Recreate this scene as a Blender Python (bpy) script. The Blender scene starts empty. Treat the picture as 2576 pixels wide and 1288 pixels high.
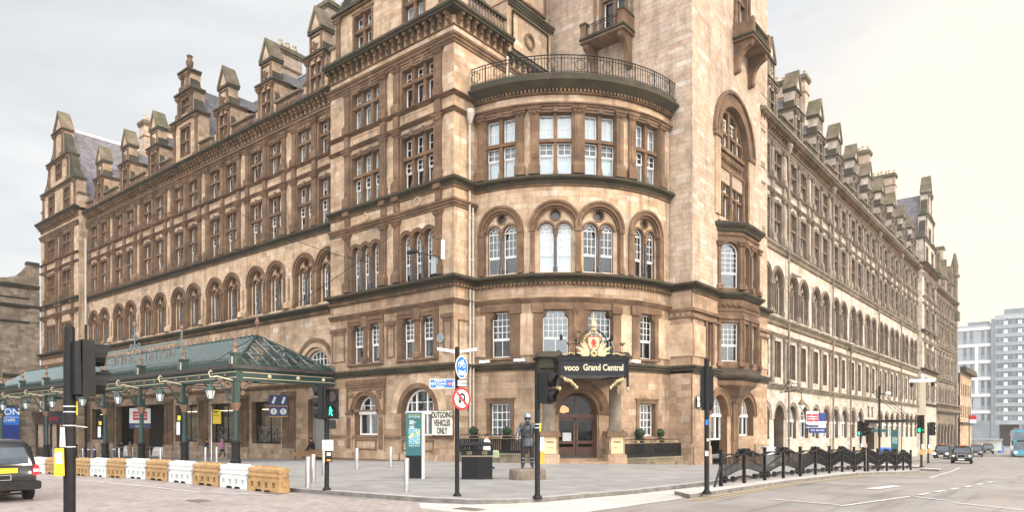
import bpy, bmesh, math, random
from math import sin, cos, pi, radians as R, sqrt, atan2, hypot
from mathutils import Vector, Matrix
from mathutils.geometry import tessellate_polygon
random.seed(7)
C = bpy.context.scene.collection
SC = bpy.context.scene
# ---------------------------------------------------------------- camera
TH = R(39.25)
cam = bpy.data.objects.new('camera', bpy.data.cameras.new('camera'))
C.objects.link(cam)
cam.data.sensor_width = 36
cam.data.lens = 1750 / 2576 * 36
cam.data.shift_y = (1080 - 644.5) / 2576
cam.data.clip_end = 3000
cam.location = (0, 0, 2.1)
cam.rotation_euler = (pi / 2, 0, TH)
SC.camera = cam
# ---------------------------------------------------------------- sky and sun
SUN_EL, SUN_AZ = R(24), R(22)            # direction to the sun: azimuth measured from +x towards +y
w = bpy.data.worlds.new('World'); SC.world = w; w.use_nodes = True
nt = w.node_tree; N = nt.nodes; L = nt.links
for n in list(N): N.remove(n)
out = N.new('ShaderNodeOutputWorld'); bg = N.new('ShaderNodeBackground'); L.new(bg.outputs[0], out.inputs[0])
sky = N.new('ShaderNodeTexSky'); sky.sky_type = 'NISHITA'; sky.sun_disc = False
sky.sun_elevation = SUN_EL; sky.sun_rotation = pi / 2 - SUN_AZ; sky.air_density = 1.2; sky.dust_density = 3
tc = N.new('ShaderNodeTexCoord')
mp = N.new('ShaderNodeMapping'); mp.inputs['Scale'].default_value = (1, 1, 3.2); L.new(tc.outputs['Generated'], mp.inputs[0])
nz = N.new('ShaderNodeTexNoise'); nz.inputs['Scale'].default_value = 2.1; nz.inputs['Detail'].default_value = 7; nz.inputs['Roughness'].default_value = .55
nz.inputs['Distortion'].default_value = .4
L.new(mp.outputs[0], nz.inputs['Vector'])
rp = N.new('ShaderNodeValToRGB'); rp.color_ramp.elements[0].position = .36; rp.color_ramp.elements[1].position = .64
rp.color_ramp.elements[0].color = (5.2, 5.4, 5.6, 1); rp.color_ramp.elements[1].color = (7.0, 7.0, 7.0, 1)
L.new(nz.outputs[0], rp.inputs[0])
# added front fill: sky boosted behind camera and overhead; warm low towards the sun
def dotn(v):
    d = N.new('ShaderNodeVectorMath'); d.operation = 'DOT_PRODUCT'; d.inputs[1].default_value = v
    L.new(tc.outputs['Generated'], d.inputs[0]); return d.outputs['Value']
def mrange(src, a, b, c, d, interp='SMOOTHSTEP'):
    m = N.new('ShaderNodeMapRange'); m.interpolation_type = interp
    for i, x in enumerate((a, b, c, d)): m.inputs[i + 1].default_value = x
    L.new(src, m.inputs[0]); return m.outputs[0]
BACK_FILL = mrange(dotn((0.50, -0.52, .69)), .45, 1.0, .95, 5.6)
GLOW = mrange(dotn((0.10, .99, .10)), .84, 1.0, 0.0, 1.0)
mul = N.new('ShaderNodeVectorMath'); mul.operation = 'SCALE'; L.new(rp.outputs[0], mul.inputs[0]); L.new(BACK_FILL, mul.inputs['Scale'])
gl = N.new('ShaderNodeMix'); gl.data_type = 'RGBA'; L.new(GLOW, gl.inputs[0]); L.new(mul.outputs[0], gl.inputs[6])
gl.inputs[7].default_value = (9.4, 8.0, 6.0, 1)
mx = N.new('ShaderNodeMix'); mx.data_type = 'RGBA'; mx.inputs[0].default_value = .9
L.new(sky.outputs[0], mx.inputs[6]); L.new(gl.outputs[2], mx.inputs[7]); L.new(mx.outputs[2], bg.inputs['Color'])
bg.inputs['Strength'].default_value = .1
sun = bpy.data.objects.new('sun', bpy.data.lights.new('sun', 'SUN')); C.objects.link(sun)
sun.data.energy = 1.9; sun.data.angle = R(10); sun.data.color = (1, .84, .64)
sd = Vector((cos(SUN_EL) * cos(SUN_AZ), cos(SUN_EL) * sin(SUN_AZ), sin(SUN_EL)))
sun.rotation_euler = sd.to_track_quat('Z', 'Y').to_euler()
sun.location = (60, 40, 80)
SC.view_settings.view_transform = 'Standard'; SC.view_settings.look = 'None'
SC.view_settings.exposure = 0.62; SC.view_settings.gamma = 1
SC.cycles.max_bounces = 6; SC.cycles.transparent_max_bounces = 12; SC.cycles.sample_clamp_indirect = 4
# ---------------------------------------------------------------- materials
def nmat(name):
    m = bpy.data.materials.new(name); m.use_nodes = True
    return m, m.node_tree.nodes, m.node_tree.links, m.node_tree.nodes['Principled BSDF']
def plain(name, col, rough=.5, metal=0, noise=.12, scale=6, bump=0, emit=0, coat=0):
    m, n, l, b = nmat(name)
    if max(col) < .03 and not coat: b.inputs['Specular IOR Level'].default_value = .22
    b.inputs['Roughness'].default_value = rough; b.inputs['Metallic'].default_value = metal
    if coat: b.inputs['Coat Weight'].default_value = coat
    if noise:
        t = n.new('ShaderNodeTexCoord'); z = n.new('ShaderNodeTexNoise'); z.inputs['Scale'].default_value = scale; z.inputs['Detail'].default_value = 5
        l.new(t.outputs['Object'], z.inputs['Vector'])
        r = n.new('ShaderNodeValToRGB'); e = r.color_ramp.elements
        e[0].position = .3; e[1].position = .7
        e[0].color = tuple(c * (1 - noise) for c in col) + (1,); e[1].color = tuple(min(1, c * (1 + noise)) for c in col) + (1,)
        l.new(z.outputs[0], r.inputs[0]); l.new(r.outputs[0], b.inputs['Base Color'])
        if bump:
            bp = n.new('ShaderNodeBump'); bp.inputs['Strength'].default_value = bump; bp.inputs['Distance'].default_value = .02
            l.new(z.outputs[0], bp.inputs['Height']); l.new(bp.outputs[0], b.inputs['Normal'])
    else: b.inputs['Base Color'].default_value = tuple(col) + (1,)
    if emit:
        b.inputs['Emission Color'].default_value = tuple(col) + (1,); b.inputs['Emission Strength'].default_value = emit
    return m
def ramp(n, pts):
    r = n.new('ShaderNodeValToRGB'); e = r.color_ramp.elements
    while len(e) < len(pts): e.new(.5)
    for i, (p, c) in enumerate(pts): e[i].position = p; e[i].color = tuple(c) + (1,)
    return r
def mixc(n, l, fac, a, b, mode='MIX'):
    m = n.new('ShaderNodeMix'); m.data_type = 'RGBA'; m.blend_type = mode
    for s, x in ((0, fac), (6, a), (7, b)):
        if hasattr(x, 'default_value'): l.new(x, m.inputs[s])
        elif s == 0: m.inputs[0].default_value = x
        else: m.inputs[s].default_value = tuple(x) + (1,)
    return m.outputs[2]
def g3(v): return (v, v, v)
def noise_tex(n, l, vec, scale, detail=5, rough=.55, sc=None):
    if sc:
        mp = n.new('ShaderNodeMapping'); mp.inputs['Scale'].default_value = sc; l.new(vec, mp.inputs[0]); vec = mp.outputs[0]
    z = n.new('ShaderNodeTexNoise'); z.inputs['Scale'].default_value = scale; z.inputs['Detail'].default_value = detail; z.inputs['Roughness'].default_value = rough
    l.new(vec, z.inputs['Vector']); return z.outputs[0]
def stone(name, cols, bw=.92, bh=.36, stain=.55, stcol=(.10, .065, .04), joint=.5, brick=True, moss=0, streak=.5, rough=.9):
    m, n, l, b = nmat(name); b.inputs['Roughness'].default_value = rough
    pos = n.new('ShaderNodeNewGeometry').outputs['Position']
    if brick:
        uv = n.new('ShaderNodeTexCoord').outputs['UV']
        bk = n.new('ShaderNodeTexBrick'); l.new(uv, bk.inputs['Vector'])
        bk.inputs['Color1'].default_value = (0, 0, 0, 1); bk.inputs['Color2'].default_value = (1, 1, 1, 1); bk.inputs['Mortar'].default_value = (.4, .4, .4, 1)
        bk.inputs['Scale'].default_value = 1; bk.inputs['Mortar Size'].default_value = .009; bk.inputs['Mortar Smooth'].default_value = .3
        bk.inputs['Brick Width'].default_value = bw; bk.inputs['Row Height'].default_value = bh; bk.inputs['Bias'].default_value = 0
        bk.squash = .72; bk.squash_frequency = 3; bk.offset = .43
        r = ramp(n, [(i / (len(cols) - 1), c) for i, c in enumerate(cols)])
        l.new(bk.outputs['Color'], r.inputs[0]); col = r.outputs[0]
    else:
        z = noise_tex(n, l, pos, .9, 6)
        r = ramp(n, [(.25 + .5 * i / (len(cols) - 1), c) for i, c in enumerate(cols)])
        l.new(z, r.inputs[0]); col = r.outputs[0]
    fine = noise_tex(n, l, pos, 5.5, 6, .65)
    fr = ramp(n, [(.3, g3(.86)), (.7, g3(1.08))]); l.new(fine, fr.inputs[0])
    col = mixc(n, l, 1, col, fr.outputs[0], 'MULTIPLY')
    big = noise_tex(n, l, pos, .33, 7, .6)
    md = noise_tex(n, l, pos, 1.5, 7, .7); mdr = ramp(n, [(.36, g3(.74)), (.5, g3(.97)), (.66, g3(1.1))]); l.new(md, mdr.inputs[0]); col = mixc(n, l, 1, col, mdr.outputs[0], 'MULTIPLY')
    br = ramp(n, [(.49, g3(0)), (.68, g3(stain))]); l.new(big, br.inputs[0])
    col = mixc(n, l, br.outputs[0], col, stcol)
    st = noise_tex(n, l, pos, 1.0, 6, .6, (1.6, 1.6, .16))
    sr = ramp(n, [(.52, g3(0)), (.70, g3(streak))]); l.new(st, sr.inputs[0])
    col = mixc(n, l, sr.outputs[0], col, stcol)
    if brick: 
        jm = n.new('ShaderNodeMath'); jm.operation = 'MULTIPLY'; jm.inputs[1].default_value = joint; l.new(bk.outputs['Fac'], jm.inputs[0])
        col = mixc(n, l, jm.outputs[0], col, (.13, .085, .055))
    if moss:
        mz = noise_tex(n, l, pos, .8, 6, .65)
        mr = ramp(n, [(.42, g3(0)), (.62, g3(moss))]); l.new(mz, mr.inputs[0])
        col = mixc(n, l, mr.outputs[0], col, (.06, .066, .022))
    l.new(col, b.inputs['Base Color'])
    bp = n.new('ShaderNodeBump'); bp.inputs['Strength'].default_value = .35; bp.inputs['Distance'].default_value = .02
    l.new(fine, bp.inputs['Height']); nrm = bp.outputs[0]
    if brick:
        b2 = n.new('ShaderNodeBump'); b2.invert = True; b2.inputs['Strength'].default_value = .6; b2.inputs['Distance'].default_value = .012
        l.new(bk.outputs['Fac'], b2.inputs['Height']); l.new(nrm, b2.inputs['Normal']); nrm = b2.outputs[0]
    l.new(nrm, b.inputs['Normal'])
    return m
M = {}
M['ashlar'] = stone('ashlar', [(.44, .28, .165), (.50, .335, .205), (.53, .365, .232), (.545, .38, .245), (.555, .39, .257), (.565, .40, .267), (.58, .42, .287), (.66, .52, .39)], stain=.5, streak=.6)
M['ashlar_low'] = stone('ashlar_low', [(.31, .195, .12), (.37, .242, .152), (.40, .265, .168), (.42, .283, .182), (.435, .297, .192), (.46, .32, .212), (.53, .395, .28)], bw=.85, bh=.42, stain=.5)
M['tower'] = stone('tower', [(.46, .325, .225), (.49, .355, .255), (.50, .37, .267), (.505, .375, .275), (.51, .38, .28), (.515, .385, .285), (.525, .395, .295), (.54, .41, .31), (.62, .525, .43)], bw=1.1, bh=.34, stain=.35, streak=.4, joint=.75)
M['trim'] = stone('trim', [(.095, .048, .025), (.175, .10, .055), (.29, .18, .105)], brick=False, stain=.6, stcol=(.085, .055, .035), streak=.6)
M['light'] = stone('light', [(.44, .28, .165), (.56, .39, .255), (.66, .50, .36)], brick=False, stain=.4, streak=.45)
M['reveal'] = stone('reveal', [(.10, .05, .025), (.165, .09, .046), (.245, .15, .084)], brick=False, stain=.35, streak=.4)  # brown stone, darkened further so shade of the openings sits in its colour
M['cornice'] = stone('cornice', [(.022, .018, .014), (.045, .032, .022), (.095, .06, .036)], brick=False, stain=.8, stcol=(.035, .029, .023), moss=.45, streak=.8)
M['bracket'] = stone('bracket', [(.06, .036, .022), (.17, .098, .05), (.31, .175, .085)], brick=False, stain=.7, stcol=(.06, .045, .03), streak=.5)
M['hope'] = stone('hope', [(.48, .40, .31), (.57, .485, .39), (.62, .535, .44), (.68, .605, .51)], stain=.45, stcol=(.15, .12, .09))
M['hope_trim'] = stone('hope_trim', [(.14, .105, .075), (.26, .20, .148), (.38, .305, .235)], brick=False, stain=.55, stcol=(.12, .095, .075), streak=.6)
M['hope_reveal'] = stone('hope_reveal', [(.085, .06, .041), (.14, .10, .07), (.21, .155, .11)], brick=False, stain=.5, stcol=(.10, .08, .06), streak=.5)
M['grime'] = stone('grime', [(.16, .12, .085), (.24, .18, .125), (.30, .23, .165), (.36, .285, .21)], bw=.9, bh=.4, stain=.6, stcol=(.07, .055, .045))
M['slate'] = stone('slate', [(.085, .08, .10), (.12, .11, .135), (.155, .14, .165), (.20, .185, .20)], bw=.42, bh=.26, stain=.5, stcol=(.11, .11, .07), joint=.8, streak=.3, rough=.6)
M['lead'] = plain('lead', (.42, .45, .50), .45, .2)
M['granite'] = plain('granite', (.06, .058, .06), .25, 0, .4, 30)
M['white'] = plain('white', (.78, .76, .72), .5, 0, .06)
M['iron'] = plain('iron', (.009, .0115, .0115), .6, 0, .3, 9)
M['pipe'] = plain('pipe', (.50, .44, .35), .55, 0, .15)
M['darkin'] = plain('darkin', (.03, .026, .024), .9, 0, .3, 2)
M['gold'] = plain('gold', (.52, .41, .23), .4, .5, .15, 12)
M['blind'] = plain('blind', (.80, .80, .78), .9, 0, .05, 1.5)
M['curtain'] = plain('curtain', (.36, .36, .34), .9, 0, .25, 5)
def glassmat(name, tint=(.75, .8, .82), lo=.12, hi=.7):
    m, n, l, b = nmat(name); n.remove(b)
    o = n['Material Output']; mx = n.new('ShaderNodeMixShader'); tr = n.new('ShaderNodeBsdfTransparent'); gl = n.new('ShaderNodeBsdfGlossy')
    tr.inputs[0].default_value = tuple(tint) + (1,); gl.inputs['Roughness'].default_value = .03; gl.inputs[0].default_value = (.9, .93, .95, 1)
    z = n.new('ShaderNodeTexNoise'); z.inputs['Scale'].default_value = .9; bp = n.new('ShaderNodeBump'); bp.inputs['Strength'].default_value = .06
    tcn = n.new('ShaderNodeNewGeometry'); l.new(tcn.outputs['Position'], z.inputs['Vector']); l.new(z.outputs[0], bp.inputs['Height']); l.new(bp.outputs[0], gl.inputs['Normal'])
    lw = n.new('ShaderNodeLayerWeight'); lw.inputs[0].default_value = .35
    mr = n.new('ShaderNodeMapRange'); mr.inputs[3].default_value = lo; mr.inputs[4].default_value = hi; l.new(lw.outputs['Facing'], mr.inputs[0])
    oi = n.new('ShaderNodeObjectInfo'); m2 = n.new('ShaderNodeMapRange'); m2.inputs[3].default_value = .35; m2.inputs[4].default_value = 1.25; l.new(oi.outputs['Random'], m2.inputs[0]); mm = n.new('ShaderNodeMath'); mm.operation = 'MULTIPLY'; mm.use_clamp = True; l.new(mr.outputs[0], mm.inputs[0]); l.new(m2.outputs[0], mm.inputs[1])
    l.new(mm.outputs[0], mx.inputs[0]); l.new(tr.outputs[0], mx.inputs[1]); l.new(gl.outputs[0], mx.inputs[2]); l.new(mx.outputs[0], o.inputs[0])
    return m
M['glass'] = glassmat('glass')
M['carglass'] = glassmat('carglass', (.35, .38, .40), .25, .8)
# ---------------------------------------------------------------- mesh helpers: s along the front, n out of it, z up
class MB:
    def __init__(s): s.v = []; s.f = []; s.m = []
    def add(s, pts, faces, m=0):
        b = len(s.v); s.v += [tuple(p) for p in pts]
        for f in faces: s.f.append([b + i for i in f]); s.m.append(m)
    def box(s, a0, a1, n0, n1, z0, z1, m=0, cut=0):
        c = cut
        s.add([(a0, n0, z0), (a1, n0, z0), (a1, n1, z0), (a0, n1, z0), (a0 + c, n0, z1), (a1 - c, n0, z1), (a1 - c, n1 - c, z1), (a0 + c, n1 - c, z1)],
              [(0, 1, 2, 3), (4, 5, 6, 7), (0, 1, 5, 4), (1, 2, 6, 5), (2, 3, 7, 6), (3, 0, 4, 7)], m)
    def prof(s, pr, s0, s1, m=0, r0=0, r1=0):       # (n,z) outline run from s0 to s1; r0/r1 mitre it outwards at its ends
        k = len(pr)
        s.add([(s0 - r0 * p[0], p[0], p[1]) for p in pr] + [(s1 + r1 * p[0], p[0], p[1]) for p in pr],
              [tuple(range(k)), tuple(range(k, 2 * k))] + [(i, (i + 1) % k, k + (i + 1) % k, k + i) for i in range(k)], m)
    def ext(s, pl, n0, n1, m=0):                     # (s,z) outline, thickness n0..n1
        k = len(pl)
        s.add([(p[0], n0, p[1]) for p in pl] + [(p[0], n1, p[1]) for p in pl],
              [tuple(range(k)), tuple(range(k, 2 * k))] + [(i, (i + 1) % k, k + (i + 1) % k, k + i) for i in range(k)], m)
    def flat(s, pl, z0, z1, m=0):                    # (s,n) outline, height z0..z1
        k = len(pl)
        s.add([(p[0], p[1], z0) for p in pl] + [(p[0], p[1], z1) for p in pl],
              [tuple(range(k)), tuple(range(k, 2 * k))] + [(i, (i + 1) % k, k + (i + 1) % k, k + i) for i in range(k)], m)
    def ring(s, sc, zc, r0, r1, n0, n1, a0=0., a1=pi, k=16, m=0):
        full = abs(a1 - a0 - 2 * pi) < 1e-6
        P = []
        for i in range(k + (0 if full else 1)):
            a = a0 + (a1 - a0) * i / k; c, d = cos(a), sin(a)
            P += [(sc + r0 * c, n0, zc + r0 * d), (sc + r1 * c, n0, zc + r1 * d), (sc + r1 * c, n1, zc + r1 * d), (sc + r0 * c, n1, zc + r0 * d)]
        q = len(P) // 4; F = []
        for i in range(q if full else q - 1):
            a = 4 * i; b = 4 * ((i + 1) % q)
            F += [(a + j, a + (j + 1) % 4, b + (j + 1) % 4, b + j) for j in range(4)]
        if not full: F += [(0, 1, 2, 3), (4 * q - 4, 4 * q - 3, 4 * q - 2, 4 * q - 1)]
        s.add(P, F, m)
    def lathe(s, sc, nc, pr, k=10, m=0, z0=0):
        P = []; F = []
        for r, z in pr: P += [(sc + r * cos(2 * pi * i / k), nc + r * sin(2 * pi * i / k), z + z0) for i in range(k)]
        for j in range(len(pr) - 1):
            for i in range(k): F.append((j * k + i, j * k + (i + 1) % k, (j + 1) * k + (i + 1) % k, (j + 1) * k + i))
        F += [tuple(range(k)), tuple(range((len(pr) - 1) * k, len(pr) * k))]
        s.add(P, F, m)
    def tube(s, pts, r, k=6, m=0):
        pts = [Vector(p) for p in pts]; P = []; F = []
        rr = r if isinstance(r, (list, tuple)) else [r] * len(pts)
        for i, p in enumerate(pts):
            d = (pts[min(i + 1, len(pts) - 1)] - pts[max(i - 1, 0)])
            if d.length < 1e-9: d = Vector((0, 0, 1))
            d.normalize(); u = d.cross(Vector((0, 0, 1)) if abs(d.z) < .9 else Vector((1, 0, 0))).normalized(); v = d.cross(u)
            P += [tuple(p + u * rr[i] * cos(2 * pi * j / k) + v * rr[i] * sin(2 * pi * j / k)) for j in range(k)]
        for i in range(len(pts) - 1):
            for j in range(k): F.append((i * k + j, i * k + (j + 1) % k, (i + 1) * k + (j + 1) % k, (i + 1) * k + j))
        F += [tuple(range(k)), tuple(range((len(pts) - 1) * k, len(pts) * k))]
        s.add(P, F, m)
    def strip(s, pts, wd, th, m=0):                  # ribbon of width wd (along n) following (s,z) points
        P = []; F = []
        for i, p in enumerate(pts):
            a = pts[max(i - 1, 0)]; b = pts[min(i + 1, len(pts) - 1)]; dx, dz = b[0] - a[0], b[1] - a[1]; q = hypot(dx, dz) or 1; ox, oz = -dz / q * th / 2, dx / q * th / 2
            P += [(p[0] - ox, -wd / 2, p[1] - oz), (p[0] + ox, -wd / 2, p[1] + oz), (p[0] + ox, wd / 2, p[1] + oz), (p[0] - ox, wd / 2, p[1] - oz)]
        for i in range(len(pts) - 1):
            F += [(4 * i + j, 4 * i + (j + 1) % 4, 4 * i + 4 + (j + 1) % 4, 4 * i + 4 + j) for j in range(4)]
        F += [(0, 1, 2, 3), tuple(4 * len(pts) - 4 + j for j in range(4))]
        s.add(P, F, m)
    def sphere(s, c, r, k=10, m=0, sz=1, jit=0):
        P = []; F = []; h = k // 2 + 1
        for j in range(1, h):
            a = pi * j / h
            for i in range(k):
                q = 1 + random.uniform(-jit, jit)
                P.append((c[0] + q * r * sin(a) * cos(2 * pi * i / k), c[1] + q * r * sin(a) * sin(2 * pi * i / k), c[2] + q * r * sz * cos(a)))
        P += [(c[0], c[1], c[2] + r * sz), (c[0], c[1], c[2] - r * sz)]; t = len(P) - 2
        for j in range(h - 2):
            for i in range(k): F.append((j * k + i, j * k + (i + 1) % k, (j + 1) * k + (i + 1) % k, (j + 1) * k + i))
        for i in range(k): F += [(t, i, (i + 1) % k), (t + 1, (h - 2) * k + i, (h - 2) * k + (i + 1) % k)]
        s.add(P, F, m)
    def loft(s, rings, m=0, cap=True):               # list of equal-length point rings
        k = len(rings[0]); P = [p for r in rings for p in r]; F = []
        for j in range(len(rings) - 1):
            for i in range(k): F.append((j * k + i, j * k + (i + 1) % k, (j + 1) * k + (i + 1) % k, (j + 1) * k + i))
        if cap: F += [tuple(range(k)), tuple(range((len(rings) - 1) * k, len(rings) * k))]
        s.add(P, F, m)
    def panel(s, s0, s1, z0, z1, holes, n=0., depth=.4, m=0, mr=1):     # wall face with openings and their reveals
        outer = [Vector((s0, z0, 0)), Vector((s1, z0, 0)), Vector((s1, z1, 0)), Vector((s0, z1, 0))]
        s.shape(outer, holes, n, depth, m, mr)
    def shape(s, outer, holes, n=0., depth=.4, m=0, mr=1):
        loops = [[Vector((p[0], p[1], 0)) for p in outer]] + [[Vector((p[0], p[1], 0)) for p in h] for h in holes]
        tris = tessellate_polygon(loops); flat = [p for lp in loops for p in lp]
        s.add([(p.x, n, p.y) for p in flat], tris, m)
        for h in holes:
            k = len(h)
            s.add([(p[0], n, p[1]) for p in h] + [(p[0], n - depth, p[1]) for p in h], [(i, (i + 1) % k, k + (i + 1) % k, k + i) for i in range(k)], mr)
    def build(s, name, mats, parent=None, T=None, bend=None, smooth=False, local=False):
        me = bpy.data.meshes.new(name); me.from_pydata(s.v, [], s.f)
        for i, p in enumerate(me.polygons): p.material_index = s.m[i]
        bm = bmesh.new(); bm.from_mesh(me)
        if bend:
            a0 = min(v.co.x for v in bm.verts); a1 = max(v.co.x for v in bm.verts); x = a0 + .45
            while x < a1:
                bmesh.ops.bisect_plane(bm, geom=bm.verts[:] + bm.edges[:] + bm.faces[:], dist=1e-5, plane_co=(x, 0, 0), plane_no=(1, 0, 0)); x += .45
        bm.normal_update()
        uv = bm.loops.layers.uv.new('UVMap')
        for f in bm.faces:
            nn = f.normal
            for lp in f.loops:
                c = lp.vert.co
                lp[uv].uv = (c.x, c.y) if abs(nn.z) > .75 else ((c.y + 3.3, c.z) if abs(nn.x) > .7 else (c.x, c.z))
        if T:
            for v in bm.verts: v.co = T(v.co.x, v.co.y, v.co.z)
        else:
            for v in bm.verts: v.co.y = -v.co.y
        bmesh.ops.recalc_face_normals(bm, faces=bm.faces[:])
        bm.to_mesh(me); bm.free()
        for mm in mats: me.materials.append(M[mm] if isinstance(mm, str) else mm)
        if smooth:
            for p in me.polygons: p.use_smooth = True
            try: me.set_sharp_from_angle(angle=R(40))
            except Exception: pass
        o = bpy.data.objects.new(name, me); C.objects.link(o)
        if parent:
            o.parent = parent
            if T: o.matrix_parent_inverse = Matrix.Translation(-PL.get(parent.name, Vector((0, 0, 0))))
        return o
PL = {}
def parent_loc(p):
    while p.name not in PL and p.parent: p = p.parent
    return PL.get(p.name, Vector((0, 0, 0)))
def tag(o, label, cat, group=None, kind=None):
    if label: o['label'] = label
    if cat: o['category'] = cat
    if group: o['group'] = group
    if kind: o['kind'] = kind
    return o
def thing(name, label, cat, loc=(0, 0, 0), rz=0, group=None):
    o = bpy.data.objects.new(name, None); C.objects.link(o); o.location = loc; o.rotation_euler = (0, 0, rz)
    o.empty_display_size = .3
    return tag(o, label, cat, group)
def copy_tree(o, parent=None):
    c = o.copy(); C.objects.link(c); c.parent = parent
    for ch in o.children: copy_tree(ch, c)
    return c
class Fac:                                            # a building front: origin, turn, optional bend radius
    def __init__(f, ox, oy, rz, rad=None): f.o = (ox, oy); f.rz = rz; f.rad = rad
    def T(f, s, n, z):
        if f.rad:
            a = f.rz + s / f.rad; r = f.rad + n
            return Vector((f.o[0] + r * sin(a), f.o[1] - r * cos(a), z))
        c, d = cos(f.rz), sin(f.rz)
        return Vector((f.o[0] + s * c + n * d, f.o[1] + s * d - n * c, z))
    def rot(f, s): return f.rz + (s / f.rad if f.rad else 0)
def arch(sc, zs, r, z0, k=14):                        # outline of an arched opening
    return [(sc - r, z0), (sc + r, z0)] + [(sc + r * cos(pi * i / k), zs + r * sin(pi * i / k)) for i in range(k + 1)]
def rect(a, b, z0, z1): return [(a, z0), (b, z0), (b, z1), (a, z1)]
def circ(sc, zc, r, k=14): return [(sc + r * cos(2 * pi * i / k), zc + r * sin(2 * pi * i / k)) for i in range(k)]
def arc_f(sc, zs, r, z0): return arch(sc, zs, r, z0)
def text_mesh(txt, size, depth=.01, bold=0, align='CENTER', spacing=1.0, shear=0):
    cu = bpy.data.curves.new('t', 'FONT'); cu.body = txt; cu.size = size; cu.extrude = depth; cu.align_x = align; cu.align_y = 'CENTER'; cu.offset = bold; cu.space_character = spacing; cu.shear = shear
    cu.resolution_u = 3
    o = bpy.data.objects.new('t', cu); C.objects.link(o)
    bpy.context.view_layer.update()
    me = bpy.data.meshes.new_from_object(o.evaluated_get(bpy.context.evaluated_depsgraph_get()))
    bpy.data.objects.remove(o); bpy.data.curves.remove(cu); return me
def lettering(name, txt, size, mat, parent, loc, rz=0, depth=.008, bold=0, scale=(1, 1), **k):   # upright text whose front faces -Y before the turn
    me = text_mesh(txt, size, depth, bold, **k)
    for v in me.vertices: x, y, z = v.co; v.co = (x * scale[0], -z, y * scale[1])
    me.materials.clear(); me.materials.append(M[mat] if isinstance(mat, str) else mat)
    o = bpy.data.objects.new(name, me); C.objects.link(o); o.location = loc; o.rotation_euler = (0, 0, rz); o.parent = parent
    return o
# ---------------------------------------------------------------- windows (timber sashes, panes, blinds)
WP = {}
def sash(fr, gl, a, b, z0, z1, cols, rows, arched=False, bar=.075, thin=.035, n=0):
    c = (a + b) / 2; r = (b - a) / 2
    if arched:
        zs = z1 - r
        fr.ring(c, zs, r - bar, r, n - .05, n, 0, pi, 10)
        for i in range(1, 4): t = pi * i / 4; fr.tube([(c + r * .45 * cos(t), n - .03, zs + r * .45 * sin(t)), (c + r * .95 * cos(t), n - .03, zs + r * .95 * sin(t))], thin / 2, 4)
        fr.ring(c, zs, r * .45 - thin / 2, r * .45 + thin / 2, n - .045, n - .01, 0, pi, 8)
        fr.box(a + bar, b - bar, n - .05, n - .004, zs - .03, zs + .03)
        gl.add([(p[0], n - .035, p[1]) for p in arch(c, zs, r - .01, z0, 10)], [tuple(range(13))])
        top = zs
    else:
        fr.box(a + bar, b - bar, n - .05, n, z1 - bar, z1); top = z1 - bar
        gl.add([(a, n - .035, z0), (b, n - .035, z0), (b, n - .035, z1), (a, n - .035, z1)], [(0, 1, 2, 3)])
    fr.box(a, a + bar, n - .05, n, z0, top if arched else z1); fr.box(b - bar, b, n - .05, n, z0, top if arched else z1)
    fr.box(a + bar, b - bar, n - .05, n, z0, z0 + bar)
    for i in range(1, cols): x = a + bar + (b - a - 2 * bar) * i / cols; fr.box(x - thin / 2, x + thin / 2, n - .045, n - .012, z0 + bar, top)
    for i in range(1, rows): z = z0 + bar + (top - z0 - bar) * i / rows; fr.box(a + bar, b - bar, n - .042, n - .015, z - thin / 2, z + thin / 2)
def win_proto(key, fn):
    """fn fills frame and glass builders and returns the blind rectangles"""
    if key not in WP:
        fr, gl = MB(), MB(); bl = fn(fr, gl)
        WP[key] = (fr, gl, bl, {})
    return WP[key]
NWIN = [0]
STUFF = {}
def put_window(hotel, F, s, n, z, key, fn, blind=None, label=None, name='window'):
    fr, gl, bl, cache = win_proto(key, fn)
    if blind is None: blind = random.choice(['a', 'b', 'b', 'c', 'd', 'a', 'e', 'd', 'g', 'g'])
    if 'f' not in cache:
        cache['f'] = fr.build('window', ['white']).data; cache['g'] = gl.build('glass', ['glass']).data
        for ob in [o for o in C.objects if o.data in (cache['f'], cache['g'])]: bpy.data.objects.remove(ob)
    if blind not in cache:
        b = MB()
        for (a0, a1, z0, z1) in bl:
            h = z1 - z0
            if blind == 'g' and z0 > .2: continue
            k = {'a': (0, 1), 'b': (.0, .55), 'c': (.45, 1), 'd': None, 'e': (0, .95), 'g': (0, .97)}[blind]
            if not k: continue
            if blind == 'e':        # drawn curtains at the sides
                ww = (a1 - a0) * .24; N_ = 3
                for q in range(N_):
                    b.box(a0 + q * ww / N_, a0 + (q + .8) * ww / N_, -.2 - .03 * (q % 2), -.17 - .03 * (q % 2), z0, z1); b.box(a1 - (q + .8) * ww / N_, a1 - q * ww / N_, -.2 - .03 * (q % 2), -.17 - .03 * (q % 2), z0, z1)
            else: b.box(a0, a1, -.16, -.145, z0 + h * k[0], z0 + h * k[1])
        cache[blind] = b.build('blind', ['curtain' if blind in 'eg' else 'blind']).data if b.v else None
        for ob in [o for o in C.objects if cache[blind] and o.data == cache[blind]]: bpy.data.objects.remove(ob)
    if isinstance(hotel, str): return
    o = bpy.data.objects.new(name, cache['f']); C.objects.link(o)
    g = bpy.data.objects.new('glass', cache['g']); C.objects.link(g); g.parent = o
    if cache[blind]: q = bpy.data.objects.new('blind', cache[blind]); C.objects.link(q); q.parent = o
    o.location = F.T(s, n, z); o.rotation_euler = (0, 0, F.rot(s)); o.parent = hotel
    o.matrix_parent_inverse = Matrix.Translation(-parent_loc(hotel))
    NWIN[0] += 1
    return o
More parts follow.
